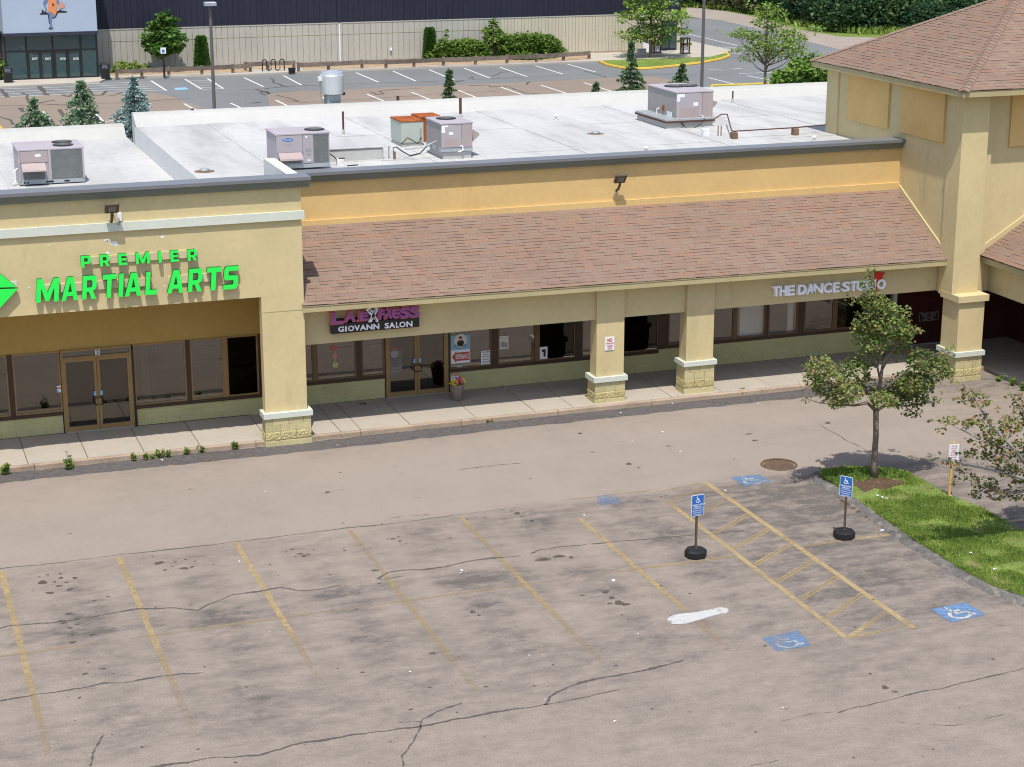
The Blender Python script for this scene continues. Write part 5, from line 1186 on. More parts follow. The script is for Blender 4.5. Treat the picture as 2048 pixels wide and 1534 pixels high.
box("label_sheet", "ink_white", t, w2_ * .57, w2_ * .63, -.018, -.0145, z0 + .08, z0 + .12, local=True)
fan(t, w2_ * .80, .55, z1, .29)
# grey curb cover beside it
cb = thing("roof_curb", "low white membrane covered curb between the two small air conditioners", "roof curb", (15.0, 55.4, 6.6))
A = gz(655, 333, 6.6); Bq = gz(765, 318, 6.6)
MB().bbox(Bq[0] - 2.1, Bq[0], Bq[1] - .15, Bq[1] + 1.7, 6.6, 6.98, 0.04).build("cover", "roof_clean", cb)
MB().bbox(Bq[0] - 2.13, Bq[0] + .03, Bq[1] - .18, Bq[1] + 1.73, 6.99, 7.03, 0.015).build("flange", "roof_white", cb)
# pipe chase by unit 2
ch = thing("pipe_box", "small white pipe enclosure with dark cables right of the badge air conditioner", "pipe box", (13.9, 53.2, 6.6))
q = gz(675, 331, 6.62); MB().bbox(q[0] - .02, q[0] + .20, q[1] - .05, q[1] + .12, 6.6, 6.82, 0.01).build("enclosure", "pvc", ch)
MB().tube([(q[0] - .02, q[1], 6.8), (q[0] - .08, q[1] + .1, 6.88), (q[0] - .22, q[1] + .25, 6.98)], 0.018, 5).build("cable", "black_metal", ch)
MB().tube([(q[0] + .02, q[1] - .02, 6.83), (q[0] + .06, q[1] - .03, 6.84), (q[0] + .22, q[1] - .04, 6.84)], 0.02, 5).build("cable", "black_metal", ch)
MB().tube([(q[0] + .25, q[1] - .2, 6.63), (q[0] + .45, q[1] - .17, 6.63), (q[0] + .6, q[1] - .15, 6.63)], 0.02, 5).build("cable", "black_metal", ch)
# unit 3
def curb_unit(label, pxl, pxr, pbot, ptop, xback, zroof, curb_h, depth, big):
    Yf = gz(pxl[0], pbot, zroof + 0.0)[1]
    x0 = gy(pxl[0], pxl[1], Yf)[0]; x1 = gy(pxr[0], pxr[1], Yf)[0]; zt = gy(pxl[0], ptop, Yf)[2]
    return Yf, x0, x1, zt
Yf = gz(886, 320, 6.6)[1]; x0 = gy(882, 300, Yf)[0]; x1 = gy(945.5, 300, Yf)[0]; zt = gy(882, 262, Yf)[2]; w = x1 - x0
t, cab, z0, z1 = rooftop_unit("air conditioner beside the rusty cabinets on a white curb", (x0, Yf, 6.6), w, 1.55, zt - 6.6, 'back', 0.24)
MB().bbox(0.08, w - 0.02, 0.06, 1.45, 0, .239, 0.02).build("curb", "roof_clean", t, local=True)
box("panel", "unit_lilac", t, .02, w * .64, -.012, .009, z0 + .01, z1 - .06, local=True); box("panel", "unit_pink", t, w * .655, w * .985, -.012, .009, z0 + .01, z1 - .06, local=True); box("panel", "unit_pink", t, w * .11, w * .54, -.018, -.0125, z0 + .02, z0 + .30, local=True)
box("label_sheet", "ink_white", t, w * .02, w * .13, -.016, -.0125, z1 - .30, z1 - .08, local=True)
box("label_sheet", "ink_white", t, w * .13, w * .23, -.016, -.0125, z1 - .13, z1 - .08, local=True)
box("label_sheet", "ink_white", t, w * .25, w * .38, -.016, -.0125, z1 - .37, z1 - .29, local=True)
hd = MB(); hd.prism([(w - .005, .25, z1 - .22), (w + .30, .25, z1 - .40), (w + .31, .25, z1 - .46), (w - .005, .25, z0 + .05)], (0, .95, 0)); hd.build("hood", "unit_pink", t, local=True)
fan(t, w * .46, .95, z1, .30)
MB().tube([(w * .62, -.02, .42), (w * .66, -.08, .40), (w * .66, -.10, .30), (w * .58, -.12, .26), (w * .5, -.12, .25)], .024, 6).build("drain_pipe", "pvc", t, local=True)
MB().tube([(-.01, .35, .55), (-.12, .33, .52), (-.5, .3, .38), (-1.1, .2, .36)], .02, 6).build("gas_pipe", "galvanised", t, local=True)
for k in range(2): box("fork_slot", "black_metal", t, -.004, .0, .35 + k * .55, .45 + k * .55, .28, .34, local=True)
# rusty cabinets
Yr = gz(802, 285, 6.75)[1]; x0 = gy(802, 262, Yr)[0]; x1 = gy(847, 262, Yr)[0]; zb_, zt_ = gy(820, 286, Yr)[2], gy(802, 243, Yr)[2]; w = x1 - x0
rc_ = thing("rusty_cabinet", "grey green equipment cabinet with a rusted orange lid on the roof", "cabinet", (x0, Yr, 6.6))
MB().bbox(.03, w - .03, .03, 1.15, 0, zb_ - 6.6 + .01, .01).build("curb", "roof_clean", rc_, local=True)
MB().bbox(0, w, 0, 1.2, zb_ - 6.6 + .012, zt_ - 6.6 - .03, .006).build("cabinet", "rust_cabinet", rc_, local=True)
MB().bbox(-.015, w + .015, -.015, 1.22, zt_ - 6.6 - .029, zt_ - 6.6 + .01, .008).build("lid", "rust", rc_, local=True)
m = MB(); m.box(w * .84, w * .90, -.04, 0, zb_ - 6.6 + .18, zb_ - 6.6 + .36); m.box(w * .84, w * .90, -.03, 0, zb_ - 6.6 + .38, zb_ - 6.6 + .48); m.build("disconnect_switch", "galvanised", rc_, local=True)
MB().tube([(w * .87, -.03, zb_ - 6.42), (w * .85, -.06, .25), (w * .7, -.1, .1), (w * .45, -.1, .22), (w * .25, -.08, .30), (w * .1, -.1, .2), (-.05, -.12, .12)], .016, 5).build("cable", "black_metal", rc_, local=True)
rc2 = thing("rusty_cabinet", "smaller rusted hood behind the grey green cabinet", "cabinet", (x1 + .08, Yr + .75, 6.6))
MB().bbox(0, .72, 0, .8, 0, .80, .006).build("cabinet", "rust", rc2, local=True); MB().bbox(-.02, .74, -.02, .82, .801, .86, .008).build("lid", "rust", rc2, local=True)
# whip cables and gas cock in front
wp = thing("roof_conduit", "rusty pipe stubs and looping black cable left of the middle air conditioner", "conduit", gz(786, 318, 6.6))
a, b = gz(778, 317, 6.6), gz(789, 320, 6.6)
MB().tube([(a[0], a[1], 6.6), (a[0], a[1], 6.98), (a[0] + .05, a[1], 7.0)], .03, 6).build("pipe_stub", "galvanised", wp); MB().tube([(b[0], b[1], 6.6), (b[0], b[1], 6.86)], .045, 8).build("pipe_stub", "wood_block", wp)
MB().tube([(b[0] - .03, b[1], 6.84), (b[0] - .04, b[1], 6.98), (b[0] + .06, b[1], 7.0), (b[0] + .35, b[1] + .2, 6.8), (b[0] + .65, b[1] + .5, 6.63), (b[0] + 1.1, b[1] + .9, 6.62), (b[0] + 1.45, b[1] + 1.0, 6.9)], .02, 5).build("cable", "black_metal", wp)
MB().box(a[0] - .35, b[0] + .3, b[1] - .12, b[1] + .08, 6.6, 6.625).build("wood_sleeper", "roof_clean", wp)
# unit 4 (large)
Yf = gz(1335, 258, 6.6)[1] + 0.25; x0 = gy(1352, 230, Yf)[0]; x1 = gy(1426, 230, Yf)[0]; w = x1 - x0
zt = gy(1352, 192, Yf)[2]; zbot = gy(1352, 247, Yf)[2] - 6.6
t, cab, z0, z1 = rooftop_unit("large air conditioner with two fans on a wide sheet metal curb", (x0, Yf, 6.6), w, 2.45, zt - 6.6, 'back', zbot)
MB().box(-.45, w - .12, -.22, 2.3, 0, .20).build("curb", "roof_clean", t, local=True)
MB().box(-.52, w - .05, -.29, 2.37, .201, .262).build("curb_flange", "pipe_rust", t, local=True); MB().box(-.50, w - .07, -.27, 2.35, .263, .32).build("curb_cap", "galvanised", t, local=True)
MB().box(0.06, w - .06, 0.06, 2.38, .321, zbot + .0).build("curb_riser", "galvanised", t, local=True)
box("panel", "unit_lilac", t, .02, w * .69, -.012, .009, z0 + .01, z1 - .06, local=True); box("panel", "unit_pink", t, w * .705, w * .985, -.012, .009, z0 + .01, z1 - .06, local=True); box("panel", "unit_pink", t, w * .08, w * .60, -.018, -.0125, z0 + .02, z0 + .42, local=True)
box("label_sheet", "ink_white", t, w * .01, w * .10, -.016, -.0125, z1 - .34, z1 - .08, local=True)
box("label_sheet", "ink_white", t, w * .10, w * .22, -.016, -.0125, z1 - .19, z1 - .08, local=True)
box("label_sheet", "ink_white", t, w * .46, w * .585, -.016, -.0125, z0 + .46, z0 + .58, local=True)
hd = MB(); hd.prism([(w - .005, .35, z1 - .35), (w + .32, .35, z1 - .45), (w + .33, .35, z1 - .50), (w - .005, .35, z0 + .15)], (0, 1.5, 0)); hd.build("hood", "unit_pink", t, local=True)
fan(t, w * .45, 1.55, z1, .36); fan(t, w * .80, 1.55, z1, .36)
MB().tube([(-.006, 1.4, z0 + .25), (-.10, 1.4, z0 + .22), (-.11, 1.4, z0 - .1), (-.1, .1, z0 - .16), (.0, -.12, z0 - .16), (w * .8, -.12, z0 - .12)], .022, 6).build("drain_pipe", "pvc", t, local=True)
MB().tube([(w * .66, -.03, z0 + .12), (w * .69, -.09, z0 + .13), (w * .70, -.11, z0 - .22), (w * .76, -.12, z0 - .25), (w * .77, -.12, z0 + .05)], .022, 6).build("drain_pipe", "pvc", t, local=True)
MB().box(-.012, 0.005, .35, .75, z0 + .05, z0 + .22).build("label_sheet", "ink_white", t, local=True); MB().box(-.03, 0.005, 1.0, 1.12, z0 + .2, z0 + .38).build("service_port", "rust", t, local=True)
for k in range(2): MB().tube([(w * .02 + k * .05, -.25, .25), (w * .15, -.35, .02), (w * .35 + k * .04, -.36, .01), (w * .55, -.34, .1), (w * .68, -.3, .3)], .014, 5).build("cable", "black_metal", t, local=True)
# conduit run to the right of unit 4 with timber blocks
cd = thing("roof_conduit", "dark conduit on timber blocks running right from the large air conditioner", "conduit", gz(1470, 275, 6.6))
q1, q2, q3 = gz(1468, 278, 6.6), gz(1590, 270, 6.6), gz(1662, 258, 6.6)
MB().tube([(x1 + .0, Yf - .1, 6.85), (x1 + .25, Yf - .15, 7.0), (x1 + .45, Yf - .2, 7.0), (q1[0] - .1, q1[1], 6.88), (q1[0], q1[1], 6.86), (q2[0], q2[1], 6.85), (q3[0] + 2, q3[1], 6.84)], .022, 6).build("conduit", "pipe_rust", cd)
for q in (q1, q2): MB().bbox(q[0] - .09, q[0] + .09, q[1] - .12, q[1] + .12, 6.6, 6.83, .01).build("timber_block", "wood_block", cd)
for k in range(2): q = gz(1436 + k * 6, 272, 6.6); MB().tube([(q[0], q[1], 6.6), (q[0], q[1], 6.95)], .02, 5).build("pipe_stub", "wood_block", cd)
q = gz(1410, 272, 6.6); MB().bbox(q[0] - .1, q[0] + .14, q[1] - .1, q[1] + .1, 6.6, 6.85, .02).build("junction_cover", "pvc", cd)
# vent pipes
for k, (xb, yb_, yt, xt, r, lab) in enumerate(((386, 243, 217, 386, .055, "short rusty vent pipe nearest the roof step"), (687, 271, 223, 687, .035, "tall thin rusty vent pipe above the curb"), (796, 213, 192, 796, .055, "rusty vent pipe stub by the far parapet left of centre"), (921, 239, 196, 921, .05, "tall rusty vent pipe behind the middle air conditioner"), (1465, 208, 182, 1465, .03, "small rusty vent pipe right of the large air conditioner"))):
    p = gz(xb, yb_, 6.6); zt = gy(xt, yt, p[1])[2]
    v = thing("vent_pipe", lab, "vent pipe", (p[0], p[1], 6.6), 0, "vent pipes on the roof")
    MB().tube([(0, 0, 0.10), (0, 0, zt - 6.6)], r, 10).build("pipe", "pipe_rust", v, local=True)
    MB().lathe(0, 0, [(r * 3, 0.0), (r * 1.7, .04), (r * 1.5, .18), (r * 1.05, .2)], 12).build("boot", "roof_clean", v, local=True)
for k, (x, y, lab) in enumerate(((1112, 240, "white plastic cap vent in the middle of the white roof"), (1292, 305, "white plastic cap vent close to the front coping"), (1628, 283, "white plastic cap vent beside the tower wall"))):
    p = gz(x, y, 6.6); v = thing("roof_vent", lab, "vent", (p[0], p[1], 6.6), 0, "white cap vents on the roof")
    MB().cyl(0, 0, 0, .12, .05, n=10).build("stem", "pvc", v, local=True); MB().lathe(0, 0, [(.08, .12), (.09, .15), (.05, .19)], 12).build("cap", "pvc", v, local=True)
for x, y, lab in ((409, 343, "grey domed roof drain with a dirt ring near the step"), (1191, 268, "low grey roof drain on the open white roof")):
    p = gz(x, y, 6.6); v = thing("roof_drain", lab, "roof drain", (p[0], p[1], 6.6), 0, "drains on the roof")
    MB().lathe(0, 0, [(.30, 0), (.30, .012), (.2, .015)], 16).build("ring", "wood_block", v, local=True); MB().lathe(0, 0, [(.14, .012), (.15, .05), (.13, .09), (.06, .11)], 14).build("dome", "galvanised", v, local=True)
# exhaust fan at the far parapet
pz = gy(676, 206, 65.6); fx = pz[0]
ef = thing("exhaust_fan", "round shiny aluminium exhaust fan standing above the far parapet", "exhaust fan", (fx, 66.4, 7.0))
s = 1 / 52.0
def fz(y): return gy(676, y, 66.4)[2] - 7.0
MB().box(-.25, .25, -.25, .25, fz(206) - .3, fz(188)).build("duct", "galvanised", ef, local=True)
MB().lathe(0, 0, [(.30, fz(188) - .01), (.42, fz(186)), (.43, fz(150)), (.40, fz(148)), (.38, fz(143)), (.30, fz(142)), (.28, fz(145))], 24).build("shroud", "aluminium", ef, local=True, smooth=False)
MB().lathe(0, 0, [(.27, fz(146)), (.27, fz(142)), (.2, fz(140.5)), (.05, fz(140))], 20).build("cap", "aluminium", ef, local=True)
MB().bbox(-.52, -.40, -.1, .1, fz(160), fz(152), .01).build("motor_box", "pvc", ef, local=True); MB().tube([(-.45, 0, fz(160)), (-.47, 0, fz(178)), (-.38, 0, fz(205))], .015, 5).build("conduit", "galvanised", ef, local=True)
MB().bbox(.36, .46, -.12, .02, fz(190), fz(184), .01).build("latch", "black_metal", ef, local=True)

# =================================================================== ISLAND, TREES AND SIGNS IN FRONT
isl_px = [(1636, 944), (1650, 938), (1700, 934), (1760, 934), (1815, 945), (1860, 966), (1900, 990), (1950, 1008), (2000, 1036), (2048, 1062), (2150, 1110), (2260, 1260), (2150, 1240), (2048, 1190), (1990, 1172), (1930, 1142), (1865, 1102), (1810, 1066), (1765, 1034), (1710, 996), (1668, 966)]
ip = [gz(*q, 0.10) for q in isl_px]
isl = MB(); isl.prism([(p[0], p[1], 0.09) for p in ip], (0, 0, -0.09)); island = isl.build("planted_island", "soil_grass"); tag(island, "grass planted island with a worn asphalt berm", kind="structure")
berm_px = [(2150, 1118), (2048, 1068), (2000, 1042), (1950, 1012), (1900, 992), (1860, 968), (1815, 947), (1760, 935), (1700, 934), (1650, 940), (1630, 948), (1640, 962), (1668, 975), (1710, 1003), (1765, 1041), (1810, 1073), (1865, 1109), (1930, 1150), (1990, 1180), (2048, 1199), (2150, 1250)]
bpts = [gz(*q, 0.04)[:2] for q in berm_px]
V = []; prof = [(-.30, 0.0), (-.17, .055), (-.05, .09), (.08, .10), (.17, .06)]
dense = []
for a, b in zip(bpts[:-1], bpts[1:]):
    n = max(2, int(np.linalg.norm(b - a) / .18)); dense += [a + (b - a) * k / n for k in range(n)]
dense.append(bpts[-1]); dense = np.array(dense); dd = np.gradient(dense, axis=0); dd /= np.linalg.norm(dd, axis=1, keepdims=True); nn = np.stack([-dd[:, 1], dd[:, 0]], 1)
tt = np.linspace(0, 1, len(dense)); wid = 0.35 + 0.40 * soft(tt, .42, .55)
m = MB(); k = len(prof)
for i in range(len(dense)):
    for o_, z in prof:
        q = dense[i] + nn[i] * (o_ * wid[i] + rng.normal(0, .012)); m.v.append((q[0], q[1], max(0.0, z * (.5 + .5 * wid[i]) + rng.normal(0, .010) * (z > 0))))
for i in range(len(dense) - 1):
    for j in range(k - 1): m.f.append((i * k + j, i * k + j + 1, (i + 1) * k + j + 1, (i + 1) * k + j)); m.m.append(0)
m.build("berm", "berm", island, smooth=True)
# bare mulch round the tree and fallen leaves along the berm
mu = [gz(x, y, .10) for x, y in ((1704, 968), (1712, 960), (1726, 964), (1740, 954), (1765, 953), (1786, 960), (1808, 962), (1806, 969), (1786, 972), (1772, 981), (1750, 975), (1730, 984), (1716, 975))]
MB().prism([(p[0], p[1], .104) for p in mu], (0, 0, -.02)).build("mulch_ring", "mulch", island)
lm = MB()
for (xa_, ya_), (xb_, yb_), n in (((1655, 968), (1700, 1010), 120), ((1700, 1010), (1790, 1062), 120), ((1895, 1135), (1945, 1165), 90), ((1640, 935), (1660, 970), 60)):
    for q in range(n):
        t = rng.random(); p = gz(xa_ + (xb_ - xa_) * t + rng.normal(0, 4), ya_ + (yb_ - ya_) * t + rng.normal(0, 3), 0)
        a = rng.random() * 6; s = rng.uniform(.02, .055); z = .012 + .006 * rng.random()
        lm.poly([(p[0] + s * math.cos(a), p[1] + s * math.sin(a), z), (p[0] - s * .5 * math.sin(a), p[1] + s * .5 * math.cos(a), z + .012), (p[0] - s * math.cos(a), p[1] - s * math.sin(a), z), (p[0] + s * .5 * math.sin(a), p[1] - s * .5 * math.cos(a), z + .004)])
o = lm.build("fallen_leaves", "leaf_litter"); tag(o, "brown fallen leaves gathered along the island berm", kind="stuff")
# grass blades
def inpoly(P, poly):
    x, y = P[:, 0], P[:, 1]; r = np.zeros(len(P), bool); n = len(poly)
    for i in range(n):
        x0, y0 = poly[i][0], poly[i][1]; x1, y1 = poly[(i + 1) % n][0], poly[(i + 1) % n][1]
        c = ((y0 > y) != (y1 > y)) & (x < (x1 - x0) * (y - y0) / (y1 - y0 + 1e-12) + x0); r ^= c
    return r
ipx = np.array([p[:2] for p in ip]); n = 190000
P_ = np.stack([rng.uniform(ipx[:, 0].min(), min(ipx[:, 0].max(), 28.5), n), rng.uniform(ipx[:, 1].min(), ipx[:, 1].max(), n)], 1)
P_ = P_[inpoly(P_, ip) & (~inpoly(P_, mu) | (rng.random(len(P_)) < .14))]
dn_ = smooth_noise(P_[:, 0] + 20, P_[:, 1] + 20, .45, 9) * .6 + smooth_noise(P_[:, 0] + 20, P_[:, 1] + 20, 1.3, 10) * .4
tree_xy = gz(1750, 955, .1)
keep = rng.random(len(P_)) < np.clip(dn_ * 3.4 - 1.02, .03, 1.0); P_ = P_[keep]; dn_ = dn_[keep]
n = len(P_); P3 = np.concatenate([P_, np.full((n, 1), .088)], 1)
D_ = rng.normal(size=(n, 3)) * .55; D_[:, 2] = 1; D_ = _unit(D_); W_ = _unit(np.cross(D_, rng.normal(size=(n, 3))))
tint = np.clip(.42 + (dn_ - .5) * -.7 + rng.normal(0, .2, n), 0, 1)
far = np.exp(-((P_[:, 1] - tree_xy[1] - .3) / .5) ** 2) * (P_[:, 0] < 26)
gsz = .042 + .032 * rng.random(n) + .05 * far * rng.random(n)
o = link(bpy.data.objects.new("grass", leaf_mesh("grass", P3, D_, W_, gsz, tint - .25 * far, "grass_blade", .16))); tag(o, "rough sunlit grass on the planted island", kind="stuff")

# ---------------------------------------------------------------- near trees
def tree(name, label, group, base, limbs, clumps, leafm, per, lsize, trunkm="bark", tb=.45, tv=.3, flat=.5, nmax=30000, extra=None, cat="tree"):
    t = thing(name, label, cat, base, 0, group)
    m = MB()
    for path, rad in limbs: m.tube(path, rad, 7)
    m.build("trunk", trunkm, t, local=True, smooth=True)
    P, D, Wd, s, T = clump_leaves(clumps, per, lsize, tb, tv, flat, nmax=nmax)
    if extra is not None: T = extra(P, T)
    link(bpy.data.objects.new("crown", leaf_mesh("crown", P, D, Wd, s, T, leafm)), t, local=True)
    return t
tb0 = tree_xy
def tp(x, y, dy=0.0):                                    # photograph point on the tree's own depth plane, local to the trunk base
    q = gy(x, y, tb0[1] + dy); return np.array([q[0] - tb0[0], dy, q[2] - tb0[2]])
fork = tp(1752, 822)
limbs = [([(0, 0, -.05), tp(1748, 930), tp(1752, 870), fork, tp(1756, 790)], [.10, .085, .075, .075, .065]),
         ([fork, tp(1735, 806, -.1), tp(1708, 811, -.2), tp(1670, 808, -.3), tp(1640, 806, -.3), tp(1612, 797, -.35)], [.05, .04, .032, .022, .015, .006]),
         ([fork, tp(1775, 808, .2), tp(1810, 812, .3), tp(1850, 806, .3), tp(1878, 803, .3)], [.045, .036, .026, .016, .006]),
         ([tp(1752, 815), tp(1740, 790, .3), tp(1722, 765, .5), tp(1700, 740, .6), tp(1680, 725, .6)], [.04, .032, .025, .016, .006]),
         ([tp(1756, 790), tp(1785, 765, -.3), tp(1820, 735, -.5), tp(1860, 712, -.6), tp(1890, 700, -.6)], [.035, .03, .024, .016, .006]),
         ([tp(1756, 790), tp(1763, 745), tp(1768, 700), tp(1758, 640), tp(1752, 590), tp(1746, 545)], [.055, .045, .036, .028, .018, .006]),
         ([tp(1760, 760), tp(1752, 720, .2), tp(1745, 680, .3), tp(1728, 640, .3)], [.03, .024, .018, .006]),
         ([tp(1764, 740), tp(1785, 700, -.2), tp(1810, 670, -.3), tp(1835, 655, -.3)], [.03, .022, .016, .006]),
         ([tp(1766, 715), tp(1790, 690, .3), tp(1800, 640, .35)], [.025, .018, .006])]
for k in range(34):                                      # twigs
    a = limbs[rng.integers(1, len(limbs))][0]; i = rng.integers(1, len(a)); s_ = np.array(a[i]); d = rng.normal(size=3) * .28; d[2] = abs(d[2]) * .7
    limbs.append(([s_, s_ + d * .5 + rng.normal(size=3) * .03, s_ + d], [.011, .008, .003]))
cl = []
for (x, y, rx, rz_, dy) in ((1640, 735, 30, 24, -.2), (1625, 760, 18, 16, -.3), (1655, 768, 32, 26, .1), (1695, 785, 32, 20, -.3), (1705, 745, 34, 30, .4), (1675, 800, 28, 13, -.2), (1738, 770, 18, 26, .6), (1735, 715, 26, 22, .6), (1613, 798, 9, 6, -.35),
                         (1790, 790, 34, 22, .2), (1830, 795, 28, 16, .3), (1872, 800, 14, 9, .3), (1830, 765, 38, 20, -.4), (1870, 740, 30, 22, -.5), (1845, 720, 34, 22, -.5), (1898, 706, 14, 14, -.6), (1815, 770, 26, 30, .5), (1895, 742, 16, 12, -.5), (1765, 800, 26, 16, -.5), (1825, 822, 20, 12, .2), (1850, 775, 20, 14, .1),
                         (1735, 672, 30, 22, .3), (1775, 655, 34, 24, -.2), (1730, 640, 24, 22, .2), (1770, 620, 26, 22, 0), (1800, 665, 28, 18, -.3), (1828, 660, 16, 10, -.3), (1745, 600, 26, 22, .1), (1736, 565, 13, 18, .05), (1742, 540, 9, 9, 0), (1792, 622, 16, 14, .3), (1700, 600, 8, 8, .1), (1790, 690, 26, 16, .2), (1755, 690, 22, 14, -.3), (1715, 655, 12, 16, .2), (1810, 640, 14, 10, .1)):
    c = tp(x, y, dy); r = 1 / 80.0
    cl.append((c, (rx * r * 1.04, rx * r * .95, rz_ * r * 1.02)))
    for q in range(3):
        o_ = rng.normal(size=3) * np.array([rx, rx, rz_]) * r * .75; cl.append((c + o_, (rx * r * .38, rx * r * .38, rz_ * r * .36)))
def tint1(P, T):
    return np.where(rng.random(len(P)) < .10, .93 + .07 * rng.random(len(P)), T)
tree("maple_tree", "slender young tree with yellow green leaves on the grass island", "trees on the planted island", tuple(tb0), limbs, cl, "leaf_maple", 2900, .070, tb=.46, tv=.33, nmax=80000, extra=tint1)
# right tree, partly outside the frame
tb1 = gz(2072, 1075, .1)
tb0 = tb1
limbs = [([(0, 0, -.05), tp(2072, 1010), tp(2068, 950)], [.10, .085, .075]),
         ([tp(2068, 950), tp(2030, 900, -.3), tp(1990, 860, -.4), tp(1962, 820, -.4), tp(1945, 790, -.4), tp(1930, 778, -.4)], [.05, .04, .032, .022, .014, .005]),
         ([tp(2068, 965), tp(2010, 945, -.1), tp(1960, 935, -.1), tp(1910, 925, -.1), tp(1870, 915, -.1)], [.045, .034, .025, .014, .005]),
         ([tp(2070, 990), tp(2020, 985, .2), tp(1975, 975, .3), tp(1950, 985, .3)], [.035, .026, .018, .006]),
         ([tp(2030, 900, -.3), tp(1975, 885, -.4), tp(1920, 858, -.5), tp(1890, 842, -.5), tp(1870, 838, -.5)], [.03, .022, .016, .01, .004]),
         ([tp(2068, 950), tp(2062, 890, .2), tp(2045, 830, .3), tp(2030, 800, .3)], [.05, .04, .025, .006]),
         ([tp(2068, 950), tp(2090, 880, .1), tp(2110, 800, .1), tp(2100, 700, .1)], [.05, .04, .03, .01]),
         ([tp(2068, 960), tp(2120, 930, .1), tp(2180, 900, .1)], [.04, .03, .01])]
for k in range(50):
    a = limbs[rng.integers(1, 8)][0]; i = rng.integers(1, len(a)); s_ = np.array(a[i]); d = rng.normal(size=3) * .3; d[2] = abs(d[2]) * .5
    limbs.append(([s_, s_ + d * .5 + rng.normal(size=3) * .03, s_ + d], [.012, .008, .003]))
cl = []
for (x, y, rx, rz_, dy) in ((1935, 785, 20, 10, -.4), (1960, 800, 26, 16, -.4), (1925, 800, 14, 8, -.4), (1895, 840, 24, 6, -.5), (1883, 863, 8, 8, -.5), (1935, 845, 18, 12, -.5), (1965, 840, 20, 18, -.4), (1990, 870, 26, 24, -.3), (1960, 880, 22, 16, -.3), (2020, 850, 26, 26, 0), (2040, 810, 20, 20, .3), (2030, 790, 16, 10, .3), (1990, 910, 30, 18, -.2), (1945, 905, 20, 12, -.2), (1905, 925, 20, 7, -.1), (1870, 914, 13, 7, -.1), (1925, 940, 14, 12, -.1), (2010, 935, 26, 16, 0), (2040, 900, 26, 26, .2), (2040, 950, 24, 20, .2), (1913, 963, 11, 9, 0), (1945, 955, 16, 12, 0), (1975, 965, 26, 14, .2), (1952, 988, 16, 13, .3), (1990, 985, 26, 14, .3), (2030, 985, 22, 16, .3), (2080, 850, 40, 40, 0), (2120, 800, 50, 50, 0), (2110, 730, 40, 40, .1), (2170, 880, 50, 40, .1), (2080, 780, 30, 30, -.3)):
    c = tp(x, y, dy); r = 1 / 86.0
    cl.append((c, (rx * r * .9, rx * r * .85, rz_ * r * .9)))
    for q in range(2):
        o_ = rng.normal(size=3) * np.array([rx, rx, rz_]) * r * .8; cl.append((c + o_, (rx * r * .35, rx * r * .35, rz_ * r * .35)))
def tint2(P, T):
    return np.where(rng.random(len(P)) < .27, .60 + .36 * rng.random(len(P)), T)
tree("maple_tree", "sparse tree with reddish brown leaves at the right edge of the island", "trees on the planted island", tuple(tb1), limbs, cl, "leaf_red", 2700, .072, tb=.30, tv=.3, nmax=80000, extra=tint2, trunkm="bark_pale")

